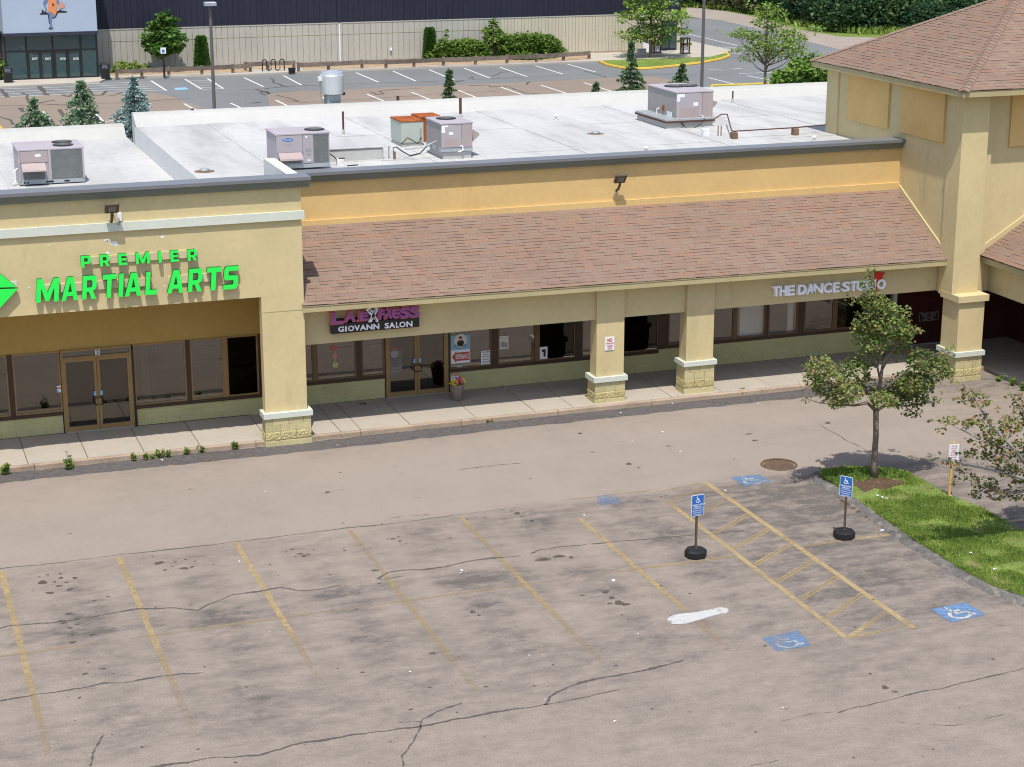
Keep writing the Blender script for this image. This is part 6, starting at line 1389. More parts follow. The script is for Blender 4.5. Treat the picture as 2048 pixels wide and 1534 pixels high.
# ---------------------------------------------------------------- accessible parking signs and yellow-post sign
def access_sign(label, px_, ybase, ztop, pw, ph, rz):
    b = gz(px_, ybase, 0)
    t = thing("parking_sign", label, "sign", (b[0], b[1], 0), rz, "accessible parking signs in rubber bases")
    prof = [(.24, 0), (.26, .03), (.26, .15), (.235, .185), (.0, .19)]
    m = MB(); k = 8
    v = [(r * math.cos(6.2832 * (i + .5) / k), r * math.sin(6.2832 * (i + .5) / k), z) for r, z in prof[:-1] for i in range(k)]
    m.add(v, [(j * k + i, j * k + (i + 1) % k, (j + 1) * k + (i + 1) % k, (j + 1) * k + i) for j in range(3) for i in range(k)] + [tuple(range(3 * k, 4 * k))]); m.build("rubber_base", "rubber", t, local=True)
    MB().box(-.022, .022, -.022, .022, .15, ztop - ph * .5).build("post", "post_brown", t, local=True)
    def rr(w, h, r, y, zc):
        pts = []
        for cx_, cz_, a0 in ((w / 2 - r, h / 2 - r, 0), (-w / 2 + r, h / 2 - r, 1.5708), (-w / 2 + r, -h / 2 + r, 3.1416), (w / 2 - r, -h / 2 + r, 4.7124)):
            pts += [(cx_ + r * math.cos(a0 + q * .5236), y, zc + cz_ + r * math.sin(a0 + q * .5236)) for q in range(4)]
        return pts
    zc = ztop - ph / 2
    MB().prism(rr(pw, ph, .03, -.034, zc), (0, .008, 0)).build("panel", "sign_white", t, local=True)
    MB().prism(rr(pw - .022, ph - .022, .024, -.037, zc), (0, .002, 0)).build("panel_face", "sign_blue", t, local=True)
    m = MB(); y = -.0395; w = pw
    z_ = zc + ph * .27; s = ph * .13
    arc = [(-.01 + s * .62 * math.cos(a), y, z_ - s * .35 + s * .62 * math.sin(a)) for a in np.linspace(2.4, 6.3, 12)]
    m.tube(arc, .007, 4); m.tube([(-.02, y, z_ + s * .7), (-.012, y, z_ - s * .05), (s * .5, y, z_ - s * .05), (s * .8, y, z_ - s * .85), (s * 1.0, y, z_ - s * .8)], .007, 4); m.tube([(-.016, y, z_ + s * .3), (s * .45, y, z_ + s * .3)], .006, 4)
    m.poly([(-.022 + .016 * math.cos(a), y - .004, z_ + s * 1.0 + .016 * math.sin(a)) for a in np.linspace(0, 6.28, 9)[:-1]]); m.build("wheelchair_symbol", "ink_white", t, local=True)
    m = MB()
    for q, (tx, f, h) in enumerate((("HANDICAPPED", .84, .038), ("PARKING", .56, .036), ("STATE PERMIT REQUIRED", .80, .026), ("UNAUTHORIZED VEHICLES", .84, .026), ("MAY BE REMOVED AT", .72, .026), ("OWNERS EXPENSE", .60, .026))):
        zt2 = zc + ph * .07 - q * .049; letters(m, tx, -w * f / 2, w * f / 2, zt2 - h, zt2, y, 0, .015)
    m.build("lettering", "ink_white", t, local=True)
access_sign("blue HANDICAPPED PARKING sign facing the viewer, left of the hatched bay", 1391, 1113, 1.52, .335, .51, 0.10)
access_sign("blue parking sign turned sideways in front of the grass island", 1688, 1075, 1.54, .325, .50, -0.95)
b = gz(1898, 992, .1)
ys_ = thing("pickup_sign", "white sign with red print on a yellow pipe post in the grass", "sign", (b[0], b[1], .05), -0.12)
MB().tube([(0, 0, 0), (.015, 0, 1.02), (.03, 0, 1.45)], .036, 10).build("post", "post_yellow", ys_, local=True)
MB().lathe(.03, 0, [(.036, 1.45), (.03, 1.475), (.01, 1.485)], 10).build("post_cap", "post_yellow", ys_, local=True)
MB().bbox(-.11, .17, -.055, -.04, .95, 1.43, .004).build("panel", "sign_white", ys_, local=True)
MB().box(-.10, .20, -.038, -.030, .96, 1.425).build("panel_back", "ink_grey", ys_, local=True)
m = MB()
for q, tx in enumerate(("PLEASE", "DO NOT", "BLOCK", "ENTRANCE", "NO PARKING", "IN FIRE", "LANES")):
    f = (.15, .16, .13, .19, .21, .15, .15)[q]; letters(m, tx, .03 - f / 2, .03 + f / 2, 1.375 - q * .06, 1.405 - q * .06, -.058, 0, .02)
o = m.build("lettering", "ink_red", ys_, local=True); o["kind"] = "stuff"

# ---------------------------------------------------------------- weeds along the kerb
def weed(label, px_, py_, h, spread, dry=False, tall=0, group="weeds along the kerb"):
    b = gz(px_, py_, 0); s = np.array(b)
    t = thing("weed_plant", label, "weed", (b[0], b[1], 0), 0, group)
    m = MB(); P = []; D = []
    ns = 7 + tall * 3
    for k in range(ns):
        a = rng.random() * 6.28; r = spread * rng.random() ** .6; hh = h * (.35 + .65 * rng.random()) * (1 if k < tall else .6) if tall else h * (.5 + .5 * rng.random())
        tip = np.array([r * math.cos(a), r * math.sin(a) * .7, hh]); m.tube([(tip[0] * .2, tip[1] * .2, 0), tuple(tip * np.array([.6, .6, .6])), tuple(tip)], [.006, .005, .002], 4)
        for q in np.linspace(.25, 1, 7 if not tall else 9):
            P.append(tip * q); d = rng.normal(size=3); d[2] = abs(d[2]) * .6; D.append(d)
    m.build("stem", "leaf_litter" if dry else "weed_leaf", t, local=True)
    P = np.repeat(np.array(P), 3, 0) + rng.normal(0, .012, (len(P) * 3, 3)); D = _unit(np.repeat(np.array(D), 3, 0) + rng.normal(0, .5, (len(P), 3)))
    Wd = _unit(np.cross(D, rng.normal(size=D.shape) + np.array([0, 0, 1.5])))
    link(bpy.data.objects.new("leaves", leaf_mesh("leaves", P, D, Wd, rng.uniform(.035, .07, len(P)), rng.random(len(P)), "dry_weed" if dry else "weed_leaf", .4)), t, local=True)
for (x, y, h, s, tl, lab) in ((11, 950, .55, .14, 2, "tall spindly weed at the left end of the kerb"), (138, 939, .48, .14, 2, "two stemmed weed at the kerb below the left shop door"), (267, 922, .18, .10, 0, "small round weed, first of the low weeds along the left kerb"), (291, 920, .17, .10, 0, "small weed just right of the first low kerb weed"), (304, 918, .10, .06, 0, "tiny weed sprout between two kerb weeds"), (319, 916, .22, .12, 0, "bushy kerb weed directly above a scrap of white litter"), (337, 915, .20, .10, 0, "kerb weed right of the scrap of white litter"), (373, 909, .19, .11, 0, "low kerb weed midway to the big pier"), (402, 905, .28, .15, 1, "widest bushy weed on the kerb left of the big pier"), (469, 899, .32, .12, 1, "upright kerb weed closest to the big pier"),
                          (1350, 803, .17, .20, 0, "green weed patch at the kerb below the second canopy column"), (1484, 787, .16, .07, 0, "small upright weed at the kerb right of the second column")):
    weed(lab, x, y, h, s, False, tl)
for (x, y, h, s, lab) in ((975, 845, .10, .15, "yellow weed tuft flat on the kerb right of the flower pot"), (1075, 830, .10, .22, "dry weed tuft at the kerb left of the first column"), (1170, 818, .10, .18, "dry weed tuft at the foot of the first column"), (1285, 810, .10, .24, "dry brown weed mat at the kerb between the columns"), (1440, 793, .12, .12, "dry weed tuft at the kerb below the dance studio windows")):
    weed(lab, x, y, h, s, True)
for (x, y, h, s, lab) in ((1995, 762, .14, .26, "creeping weed at the tower walk corner"), (2022, 771, .26, .24, "leafy green weed on the walk edge right of the tower pier"), (2044, 782, .3, .2, "leafy weed at the right frame edge by the tower walk")):
    weed(lab, x, y, h, s, False)
for (x, y, h, s, lab) in ((1800, 962, .30, .28, "dark leafy weed clump on the right of the tree mulch"), (1690, 945, .2, .3, "bright weed clump on the tip of the island")):
    weed(lab, x, y, h, s, False, 0, "weeds on the island")

# litter scraps and dirt along the kerb
lt = MB()
for (x, y, s) in ((324, 921, .10), (675, 891, .06), (530, 984, .05), (745, 867, .05), (1242, 827, .10), (1352, 805, .09), (1345, 808, .07), (1517, 807, .07), (1325, 865, .10), (1360, 904, .07), (1264, 883, .05), (898, 852, .05), (1168, 1031, .07), (923, 1142, .08), (922, 1147, .06), (1227, 1162, .14), (1230, 1444, .08), (820, 1345, .06), (478, 1124, .06), (1450, 982, .07), (1765, 996, .12), (1773, 998, .09), (1755, 992, .08), (1941, 1107, .10), (1990, 1139, .12), (1850, 1012, .09), (1900, 992, .07), (1765, 1062, .14), (1375, 792, .05), (1012, 779, .09), (1255, 1310, .04), (1058, 1312, .04), (1276, 1269, .04), (1565, 1417, .05), (1408, 1009, .05), (540, 1265, .03), (1090, 1400, .03)):
    p = gz(x, y, .16 if y < 785 and x < 1100 else (.10 if x > 1740 and 985 < y < 1020 or (x > 1930) else 0)); a = rng.random() * 3; c, sn = math.cos(a) * s * .6, math.sin(a) * s * .6; z = p[2] + .012
    lt.poly([(p[0] - c, p[1] - sn, z), (p[0] + sn * .5, p[1] - c * .5, z + .02), (p[0] + c, p[1] + sn, z + .006), (p[0] - sn * .6, p[1] + c * .5, z + .014)])
o = lt.build("litter", "litter_white"); tag(o, "scattered white paper scraps on the asphalt and grass", kind="stuff")
dt = MB()
for k in range(900):
    x = rng.uniform(-1, 31); y = 47.93 - abs(rng.normal(0, .06)); s = rng.uniform(.006, .026); z = .006
    if 9.9 < x < 11.5: continue
    dt.add([(x, y, z), (x + s, y, z), (x + s * .5, y + s, z), (x + s * .5, y + s * .4, z + s * .6)], [(0, 1, 3), (1, 2, 3), (2, 0, 3)])
o = dt.build("gravel", "mulch"); tag(o, "brown grit and pebbles washed against the kerb", kind="stuff")
bd = gz(726, 808, .15)
br = thing("debris", "small dark clump of debris on the shaded walk before the salon window", "debris", (bd[0], bd[1], .15))
m = MB()
for k in range(14):
    q = rng.normal(size=3) * np.array([.06, .03, .02]); q[2] = abs(q[2]); m.tube([q, q + rng.normal(size=3) * .04], .008, 4)
m.build("clump", "black_metal", br, local=True)

# =================================================================== BACK PARKING LOT
def flat(name, pts, z, mat, parent=None): return MB().poly([(*gz(*p)[:2], z) for p in pts]).build(name, mat, parent)
bl_ = MB().poly([(-20, 68, -0.02), (120, 68, -0.02), (120, 175, -0.02), (-20, 175, -0.02)]).build("back_parking_lot", "back_grey"); tag(bl_, "grey and tan asphalt parking lot behind the shops", kind="structure")
tan1 = flat("worn_asphalt", [(-60, 196), (0, 194), (60, 190), (120, 189), (180, 186), (283, 184), (310, 186), (333, 190), (365, 201), (395, 211), (415, 222), (420, 330), (-60, 330)], -0.014, "back_tan", bl_)
tan2 = flat("worn_asphalt", [(535, 187), (600, 182), (692, 179), (760, 175), (860, 171), (1024, 165), (1130, 160), (1224, 155), (1310, 153), (1352, 162), (1400, 190), (1400, 300), (560, 300), (540, 215)], -0.014, "back_tan", bl_)
def bline(a, b, w=.11, wear=0.12, parent=bl_):
    return ribbon("parking_line", [gz(*a)[:2], gz(*b)[:2]], w * 1.25, "paint_far", parent, -0.008, wear - .1, step=.5)
for a, b in (((302, 161), (333, 181)), ((370, 158), (403, 178)), ((415, 157), (447, 177)), ((488, 155), (527, 173)), ((567, 151), (603, 170)), ((640, 148), (675, 165)), ((712, 145), (757, 164)), ((786, 142), (832, 162)), ((858, 139), (908, 160)), ((928, 136), (980, 156)), ((1000, 134), (1054, 153)), ((1070, 131), (1126, 148)), ((1135, 128), (1192, 144)),
             ((368, 207), (390, 219)), ((461, 206), (490, 219)), ((552, 200), (582, 215)), ((645, 194), (668, 207)), ((734, 188), (770, 203)), ((823, 184), (863, 200)), ((916, 180), (956, 196)), ((1002, 174), (1050, 191)), ((1082, 170), (1135, 187)), ((1168, 165), (1225, 183)), ((85, 222), (122, 268)), ((184, 220), (226, 262)), ((25, 251), (60, 250)), ((150, 252), (230, 240)), ((403, 178.5), (447, 177)), ((1416, 155), (1481, 171)), ((1494, 151), (1540, 160)), ((1373, 67), (1475, 91)), ((1478, 147), (1560, 144)), ((1418, 139), (1445, 140)), ((1466, 138), (1485, 136))):
    bline(a, b, .13)
for k in range(4): bline((376 + 8 * k, 161.5 + 4.5 * k), (418 + 9 * k, 160.5 + 4.5 * k), .10)
for k in range(5): bline((-40, 174.0 + 5.3 * k), (303 + 7 * k, 163.6 + 4.0 * k), .12, .15)
for k in range(6): bline((1410 + 4 * k, 94 + 2.2 * k), (1472 + 2 * k, 95 + 2.4 * k), .14, .2)
bay = MB().poly([(*gz(*p)[:2], -0.0075) for p in ((350, 180), (378, 178.5), (372, 174.5), (349, 175.5))]).build("accessible_bay_square", "poster_blue", bl_)
for path, w in (([(0, 178), (18, 194)], .28), ([(78, 170), (94, 190)], .3), ([(165, 168), (180, 184)], .28), ([(40, 186), (55, 190), (52, 197), (60, 207), (78, 205), (110, 200)], .18), ([(180, 183), (188, 191), (205, 190), (212, 182)], .18), ([(40, 215), (46, 224)], .25), ([(118, 218), (130, 236)], .22), ([(0, 233), (20, 240), (26, 250)], .15), ([(125, 189), (138, 193), (145, 187)], .2), ([(212, 192), (230, 190), (246, 184)], .15), ([(0, 211), (120, 209), (260, 205), (330, 199), (380, 197)], .06), ([(60, 205), (200, 216), (260, 215)], .06),
               ([(512, 178), (540, 188), (535, 182), (520, 184), (528, 190)], .14), ([(542, 156), (552, 166), (574, 174)], .12), ([(530, 178), (570, 172), (650, 170)], .06), ([(553, 190), (580, 197), (600, 203), (570, 201)], .12), ([(740, 183), (752, 189), (768, 188), (758, 182), (790, 179)], .12), ([(790, 179), (845, 176)], .06), ([(938, 171), (975, 170), (985, 174), (1000, 172), (1024, 174)], .14), ([(985, 152), (1000, 145), (1020, 143)], .08), ([(940, 157), (944, 153), (946, 158)], .08), ([(1053, 169), (1058, 163), (1052, 167)], .08), ([(1024, 176), (1045, 184), (1080, 188)], .09), ([(1170, 142), (1200, 150), (1212, 154)], .08), ([(600, 205), (760, 196), (900, 186), (1000, 182)], .05), ([(480, 180), (600, 171), (900, 161), (1200, 147), (1460, 150)], .05), ([(905, 164), (928, 161)], .2), ([(500, 206), (520, 204)], .2)):
    ribbon("asphalt_crack", px(*path), w * 1.1, "crack_fill", bl_, -0.003, .10, wob=.10, step=.25)

# back walk, kerb, mulch bed
MB().prism([(*gz(*p)[:2], .11) for p in ((-60, 182), (0, 176), (200, 166), (215, 158.5), (500, 150.5), (600, 146), (1000, 131.5), (1200, 124), (1262, 121), (1420, 116), (1470, 104), (1380, 84), (1373, 80))] + [(67.3, 144.5, .11), (-20, 144.5, .11)], (0, 0, -.13)).build("back_walk", "back_walk")
tag(bpy.data.objects["back_walk"], "pale concrete walk in front of the far building", kind="structure")
MB().prism([(*gz(*p)[:2], .125) for p in ((222, 154.5), (500, 146), (500, 141), (602, 137.5), (605, 142.5), (1000, 128.5), (1182, 121), (1182, 112))] + [(58.0, 143.9, .125), (18.2, 143.9, .125)], (0, 0, -.02)).build("planting_bed", "mulch_pale")
tag(bpy.data.objects["planting_bed"], "bare brown planting bed along the far building", kind="structure")
# yellow-kerbed grass island by the far corner
op = [(1200, 124), (1215, 131), (1240, 136), (1268, 139.5), (1300, 138), (1350, 133), (1400, 127), (1440, 119.5), (1458, 113), (1455, 108.5), (1440, 108)]
kp = [gz(*p) for p in op]
MB().tube([(p[0], p[1], .03) for p in kp], .13, 8).build("yellow_kerb", "kerb_yellow"); tag(bpy.data.objects["yellow_kerb"], kind="structure")
MB().prism([(p[0], p[1], .10) for p in kp] + [(*gz(1380, 112)[:2], .10), (*gz(1300, 115)[:2], .10), (*gz(1230, 119)[:2], .10)], (0, 0, -.15)).build("far_lawn", "grass_far"); tag(bpy.data.objects["far_lawn"], "mown grass inside the yellow kerb", kind="structure")
# near planted strip with yellow kerb behind the shops, right
kp = [gz(*p) for p in ((1395, 215), (1425, 173), (1480, 171.5), (1660, 163), (1760, 158))]
MB().tube([(p[0], p[1], .04) for p in kp], .12, 8).build("yellow_kerb", "kerb_yellow"); tag(bpy.data.objects["yellow_kerb.001"] if "yellow_kerb.001" in bpy.data.objects else bpy.data.objects["yellow_kerb"], kind="structure")
MB().prism([(p[0], p[1] - .1, .08) for p in kp] + [(*gz(1760, 230)[:2], .08)], (0, 0, -.1)).build("rear_lawn", "grass_far"); tag(bpy.data.objects["rear_lawn"], "grass strip directly behind the shop roof", kind="structure")
p_ = [gz(*q) for q in ((-60, 262), (0, 255), (10, 272), (12, 290))]
MB().tube([(p[0], p[1], .04) for p in p_], .12, 8).build("yellow_kerb", "kerb_yellow")
for o in bpy.data.objects:
    if o.name.startswith("yellow_kerb"): tag(o, kind="structure")
# gravel apron and verge
gv = flat("gravel_apron", [(1373, 12), (1420, 17), (1480, 26), (1540, 40), (1600, 58), (1680, 72), (1760, 74), (1900, 70), (1900, 112), (1700, 104), (1620, 84), (1520, 58), (1440, 40), (1373, 33)], -0.012, "gravel"); tag(gv, "pinkish gravel apron beyond the far lot", kind="structure")
vg = flat("verge", [(1373, 14), (1420, 18), (1480, 27), (1540, 41), (1600, 59), (1680, 73), (1760, 75), (1900, 71), (1960, -30), (1373, -30)], -0.010, "grass_far"); tag(vg, "sunlit grass verge below the woods", kind="structure")

# far building
fb = thing("sports_building", "long far building with navy upper siding and cream lower siding", "building", (40, 144.5, 0))
BY = 144.3
MB().box(-6, 67.1, BY + .03, 160, 0, 13).build("core", "siding_navy", fb)
zsp = 3.18
pm = {}
def panels(x0, x1, z0, z1, mat, w=.46):
    n = int(round((x1 - x0) / w)); w = (x1 - x0) / n
    me = MB().prism([(.008, 0, 0), (.02, -.010, 0), (w - .02, -.010, 0), (w - .008, 0, 0), (w - .02, .03, 0), (.02, .03, 0)], (0, 0, z1 - z0)).mesh("siding_panel", mat)
    for k in range(n):
        o = bpy.data.objects.new("siding_panel", me); o.location = (x0 + k * w, BY - .002, z0); COL.objects.link(o); o.parent = fb; o.matrix_parent_inverse = Matrix.Translation(fb.location).inverted()
panels(-6, 11.2, .1, zsp, "siding_cream"); panels(18.0, 51.0, .1, zsp, "siding_cream"); panels(51.0, 67.1, .1, zsp, "siding_beige", .30)
panels(-6, 11.2, zsp + .002, 13, "siding_navy"); panels(18.0, 67.1, zsp + .002, 13, "siding_navy")
MB().box(18.0, 67.12, BY - .04, BY - .012, zsp - .03, zsp + .05).build("trim_strip", "siding_cream", fb)
MB().box(18.0, 51.0, BY - .030, BY - .012, 2.30, 2.315).build("panel_seam", "cmu_joint", fb)
dp = gy(680, 120, BY)[0]; MB().tube([(dp, BY - .1, .1), (dp, BY - .1, zsp)], .07, 6).build("downpipe", "sign_white", fb); MB().tube([(dp, BY - .1, zsp), (dp, BY - .1, 13)], .07, 6).build("downpipe", "navy_band", fb)
q = gy(781, 98, BY); MB().lathe(q[0], BY - .1, [(.09, q[2] - .12), (.1, q[2]), (.05, q[2] + .12)], 10).build("outlet", "sign_white", fb)
MB().box(gy(650, 170, BY)[0] - 30, gy(640, 170, BY)[0] + 30, BY - .06, BY - .049, .1, .22).build("base_strip", "kerb_concrete", fb)
# end door at the right corner, mostly behind the tree
x0, x1 = gy(1322, 90, BY)[0], gy(1352, 90, BY)[0]
MB().box(x0, x1, BY - .09, BY - .055, .12, 2.6).build("door", "siding_navy", fb)
for k in range(2): box("door_pane", "glass_teal", fb, x0 + .08 + k * (x1 - x0) / 2, x0 - .08 + (k + 1) * (x1 - x0) / 2, BY - .10, BY - .091, .3, 2.4)
q0, q1 = gy(1285, 107, BY), gy(1298, 84, BY); MB().box(q0[0], q1[0], BY - .09, BY - .06, q0[2], q1[2]).build("service_panel", "sign_white", fb)
# entrance block
EY = 139.95; eX0, eX1 = 11.35, 18.05
en = thing("entrance_porch", "light blue entrance porch with dark glass doors and a basketball mural", "porch", (14.7, EY, 0))
zc0, zc1 = gy(100, 71, EY)[2], gy(100, 64.5, EY)[2]
MB().box(eX0, eX1, EY, BY + .02, zc1, 13).build("porch_wall", "entry_blue", en)
MB().box(eX0 - .02, eX1 + .02, EY - .06, EY + .25, zc0, zc1 - .001).build("canopy_band", "navy_band", en)
MB().box(eX0, eX1, EY + .3, BY, zc0 + .02, zc1 - .02).build("canopy_soffit", "navy_band", en)
fr = MB(); xs_ = [eX0 + .05, gy(55, 120, EY)[0], gy(108, 120, EY)[0], gy(164, 120, EY)[0], eX1 - .08]
zt = zc0 - .001; zmid = gy(100, 101, EY)[2]
for x in xs_: fr.box(x - .06, x + .06, EY + .30, EY + .42, .1, zt)
fr.box(xs_[0] + .06, xs_[-1] - .06, EY + .31, EY + .41, zmid - .05, zmid + .05); fr.box(xs_[0] + .06, xs_[-1] - .06, EY + .305, EY + .415, .1, .2)
for a, b in ((1, 2), (2, 3)):
    xm = (xs_[a] + xs_[b]) / 2
    for xx in (xs_[a] + .11, xm - .07, xm + .07, xs_[b] - .11): fr.box(xx - .05, xx + .05, EY + .29, EY + .40, .2, zmid - .051)
    fr.box(xs_[a] + .06, xs_[b] - .06, EY + .285, EY + .40, zmid - .14, zmid - .052)
fr.build("door_frame", "black_metal", en)
for a, b in zip(xs_[:-1], xs_[1:]):
    box("pane", "glass_teal", en, a + .06, b - .06, EY + .35, EY + .37, zmid + .05, zt); box("pane", "glass_teal", en, a + .06, b - .06, EY + .352, EY + .372, .2, zmid - .051)
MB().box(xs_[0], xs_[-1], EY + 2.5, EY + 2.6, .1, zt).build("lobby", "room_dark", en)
for q, (tx, xp) in enumerate((("EXIT", 70), ("EXIT", 96.5), ("ENTER", 126), ("ENTER", 152))):
    p = gy(xp, 117.5, EY + .28); m = MB(); letters(m, tx, p[0] - .20, p[0] + .20, p[2] - .085, p[2] + .085, EY + .275, 0, .012); m.build("door_lettering", "ink_white", en)
# mural: generic running basketball player over a little skyline
mu_ = thing("wall_mural", "mural of a running basketball player in an orange jersey above the entrance", "mural", (15, EY, 5))
zm_ = lambda x, y: (x / 9.023, y / 9.023)
def mp2(x, y, lay): p = gy(*zm_(x, y), EY - .01); return (p[0], EY - .008 - lay * .006, p[2])
def flatpoly(name, pts, mat, lay): MB().poly([mp2(x, y, lay) for x, y in pts]).build(name, mat, mu_)
flatpoly("skyline", [(715, 245), (750, 235), (755, 180), (785, 175), (790, 215), (805, 215), (810, 195), (830, 200), (835, 225), (870, 230), (880, 250), (900, 430), (885, 430), (862, 262), (720, 265)], "ink_dark", 1)
flatpoly("skyline", [(1035, 200), (1060, 190), (1090, 168), (1105, 190), (1160, 195), (1205, 205), (1210, 225), (1045, 232), (1010, 310), (970, 340), (935, 315), (945, 300), (975, 322), (1000, 290), (1020, 225)], "ink_dark", 1)
flatpoly("jersey", [(865, -160), (1025, -160), (1035, 130), (1030, 200), (1000, 275), (935, 230), (860, 195), (870, 130)], "jersey_orange", 2)
flatpoly("leg", [(880, 215), (935, 232), (945, 300), (935, 440), (955, 500), (880, 512), (905, 450), (890, 330)], "skin_blue", 2)
flatpoly("leg", [(945, 240), (1000, 277), (985, 320), (955, 315)], "skin_blue", 3)
flatpoly("arm", [(862, -100), (870, 10), (815, 90), (850, 190), (830, 195), (775, 60), (810, -30)], "skin_blue", 3)
flatpoly("arm", [(1025, -60), (1080, 50), (1060, 80), (1015, 50)], "skin_blue", 3)
flatpoly("head", [(945 + 60 * math.cos(a), -230 + 75 * math.sin(a)) for a in np.linspace(0, 6.28, 15)[:-1]], "skin_blue", 3)
flatpoly("shoe", [(878, 505), (955, 498), (958, 515), (882, 524)], "ink_dark", 4)
MB().poly([mp2(1112 + 56 * math.cos(a), 100 + 56 * math.sin(a), 4) for a in np.linspace(0, 6.28, 21)[:-1]]).build("ball", "ball_orange", mu_)
m = MB(); p0 = gy(*zm_(935, 105), EY); p1 = gy(*zm_(972, 58), EY); letters(m, "3", p0[0], p1[0], p0[2], p1[2], EY - .045, 0, .03); m.build("jersey_number", "ink_dark", mu_)

# things along the far walk
def bin_(label, px_, py_):
    b = gz(px_, py_, .1); t = thing("trash_bin", label, "trash bin", (b[0], b[1], .1), 0, "trash bins by the far building")
    MB().bbox(-.30, .30, -.30, .30, 0, .74, .03).build("body", "black_metal", t, local=True)
    m = MB()
    for sx in (-1, 1):
        for sy in (-1, 1): m.box(sx * .27 - .03, sx * .27 + .03, sy * .27 - .03, sy * .27 + .03, .74, 1.0)
    m.build("lid_posts", "black_metal", t, local=True); MB().bbox(-.32, .32, -.32, .32, 1.0, 1.10, .04).build("lid", "black_metal", t, local=True)
    MB().box(-.2, .2, .1, .12, .76, .98).build("liner", "sign_white", t, local=True); return t
bin_("black trash bin right of the entrance porch", 211, 157); bin_("black trash bin left of the entrance porch", 17, 165)
def cart(label, px_, py_):
    b = gz(px_, py_, .1); t = thing("waste_station", label, "waste station", (b[0], b[1], .1), 0, "waste stations by the corner door")
    m = MB()
    for sx in (-.28, .28):
        for sy in (-.22, .22): m.box(sx - .05, sx + .05, sy - .05, sy + .05, 0, 1.25)
    m.build("frame", "frame_brown", t, local=True); MB().bbox(-.36, .36, -.3, .3, 1.25, 1.33, .02).build("roof", "frame_brown", t, local=True)
    MB().box(-.33, .33, -.27, .27, .70, .86).build("shelf", "frame_brown", t, local=True); MB().box(-.24, .24, -.1, .1, .12, .62).build("liner", "sign_white", t, local=True); MB().box(-.4, .4, -.33, .33, 0, .07).build("base", "frame_brown", t, local=True)
cart("brown open waste station left of the far corner door", 1312, 106); cart("brown open waste station right of the far corner door", 1370, 107.5)
b = gz(1283, 107, .1); eb_ = thing("utility_box", "small grey utility box against the cream siding", "utility box", (b[0], b[1], .1)); MB().bbox(-.35, .35, -.2, .2, 0, .36, .02).build("body", "galvanised", eb_, local=True); MB().bbox(-.37, .37, -.22, .22, .361, .40, .01).build("lid", "galvanised", eb_, local=True)
# bicycle rack
b0 = gz(525, 143, .1); b1 = gz(567, 140.5, .1)
bk = thing("bike_rack", "black wave shaped bicycle rack in front of the cream siding", "bike rack", tuple(b0))
L_ = b1[0] - b0[0]; pts = []; n = 3
for k in range(3):
    x = L_ * k / 2.5
    w_ = L_ / 5
    pts += [(x, 0, .0 if k == 0 else .15)] + [(x, 0, .6)] + [(x + w_ / 2 - w_ / 2 * math.cos(a), 0, .72 + .16 * math.sin(a)) for a in np.linspace(.3, 2.84, 6)] + [(x + w_, 0, .6), (x + w_, 0, .15 if k < 2 else 0)]
    if k < 2: pts += [(x + w_ * 1.5, 0, .04)]
MB().tube(pts, .045, 7).build("tube", "black_metal", bk, local=True)
b = gz(584, 145, .1); tbn = thing("black_tub", "small black tub standing right of the bicycle rack", "tub", tuple(b)); MB().lathe(0, 0, [(.26, 0), (.29, .3), (.30, .34), (.25, .33)], 14).build("tub", "black_metal", tbn, local=True)
# guard rails
def guard_rail(label, pts, zt=.62, gap=None):
    W_ = [gz(x, y, .1) for x, y in pts]
    t = thing("guard_rail", label, "guard rail", tuple(W_[0]), 0, "timber guard rails along the far bed")
    for p in W_: MB().bbox(p[0] - .10, p[0] + .10, p[1] - .10, p[1] + .10, .0, zt + .16 + rng.uniform(-.03, .03), .02).build("post", "weathered_wood", t)
    for p, q in zip(W_[:-1], W_[1:]):
        d = q - p; L = np.hypot(d[0], d[1]); nx_, ny_ = -d[1] / L * .11, d[0] / L * .11; m = MB(); y0 = -1.4
        c = [(p[0] + nx_ * y0, p[1] + ny_ * y0), (q[0] + nx_ * y0, q[1] + ny_ * y0), (q[0] + nx_ * -.9, q[1] + ny_ * -.9), (p[0] + nx_ * -.9, p[1] + ny_ * -.9)]
        m.prism([(x, y, zt - .20) for x, y in c], (0, 0, .32)); m.build("rail", "weathered_wood", t)
guard_rail("timber guard rail left of the bicycle rack", [(234, 156), (284, 154), (338, 151), (404, 149), (466, 146), (501, 144)])
guard_rail("timber guard rail behind the bicycle rack", [(491, 141.5), (536, 139.5), (588, 138)])
guard_rail("long timber guard rail right of the bicycle rack", [(597, 143), (657, 140.5), (724, 137), (772, 136.5), (828, 134.5), (887, 131.5), (951, 129.5), (1014, 127), (1073, 124.5), (1127, 121.5), (1178, 118)])
# parking sign
b = gz(329, 155, .1); zs0 = gy(329, 107, b[1])[2]; zs1 = gy(329, 95, b[1])[2]
ps = thing("parking_sign", "white accessible parking sign with a blue square on a dark post before the round tree", "sign", tuple(b))
MB().box(-.07, .07, -.07, .07, 0, 1.0).build("bollard", "black_metal", ps, local=True); MB().box(-.035, .035, -.03, .03, 1.0, zs1 - .15).build("post", "black_metal", ps, local=True)
MB().bbox(-.2, .2, -.06, -.035, zs0 - .1, zs1 - .1, .008).build("panel", "sign_white", ps, local=True); MB().box(-.09, .09, -.066, -.061, zs0 - .02, zs0 + .2).build("panel_face", "sign_blue", ps, local=True)
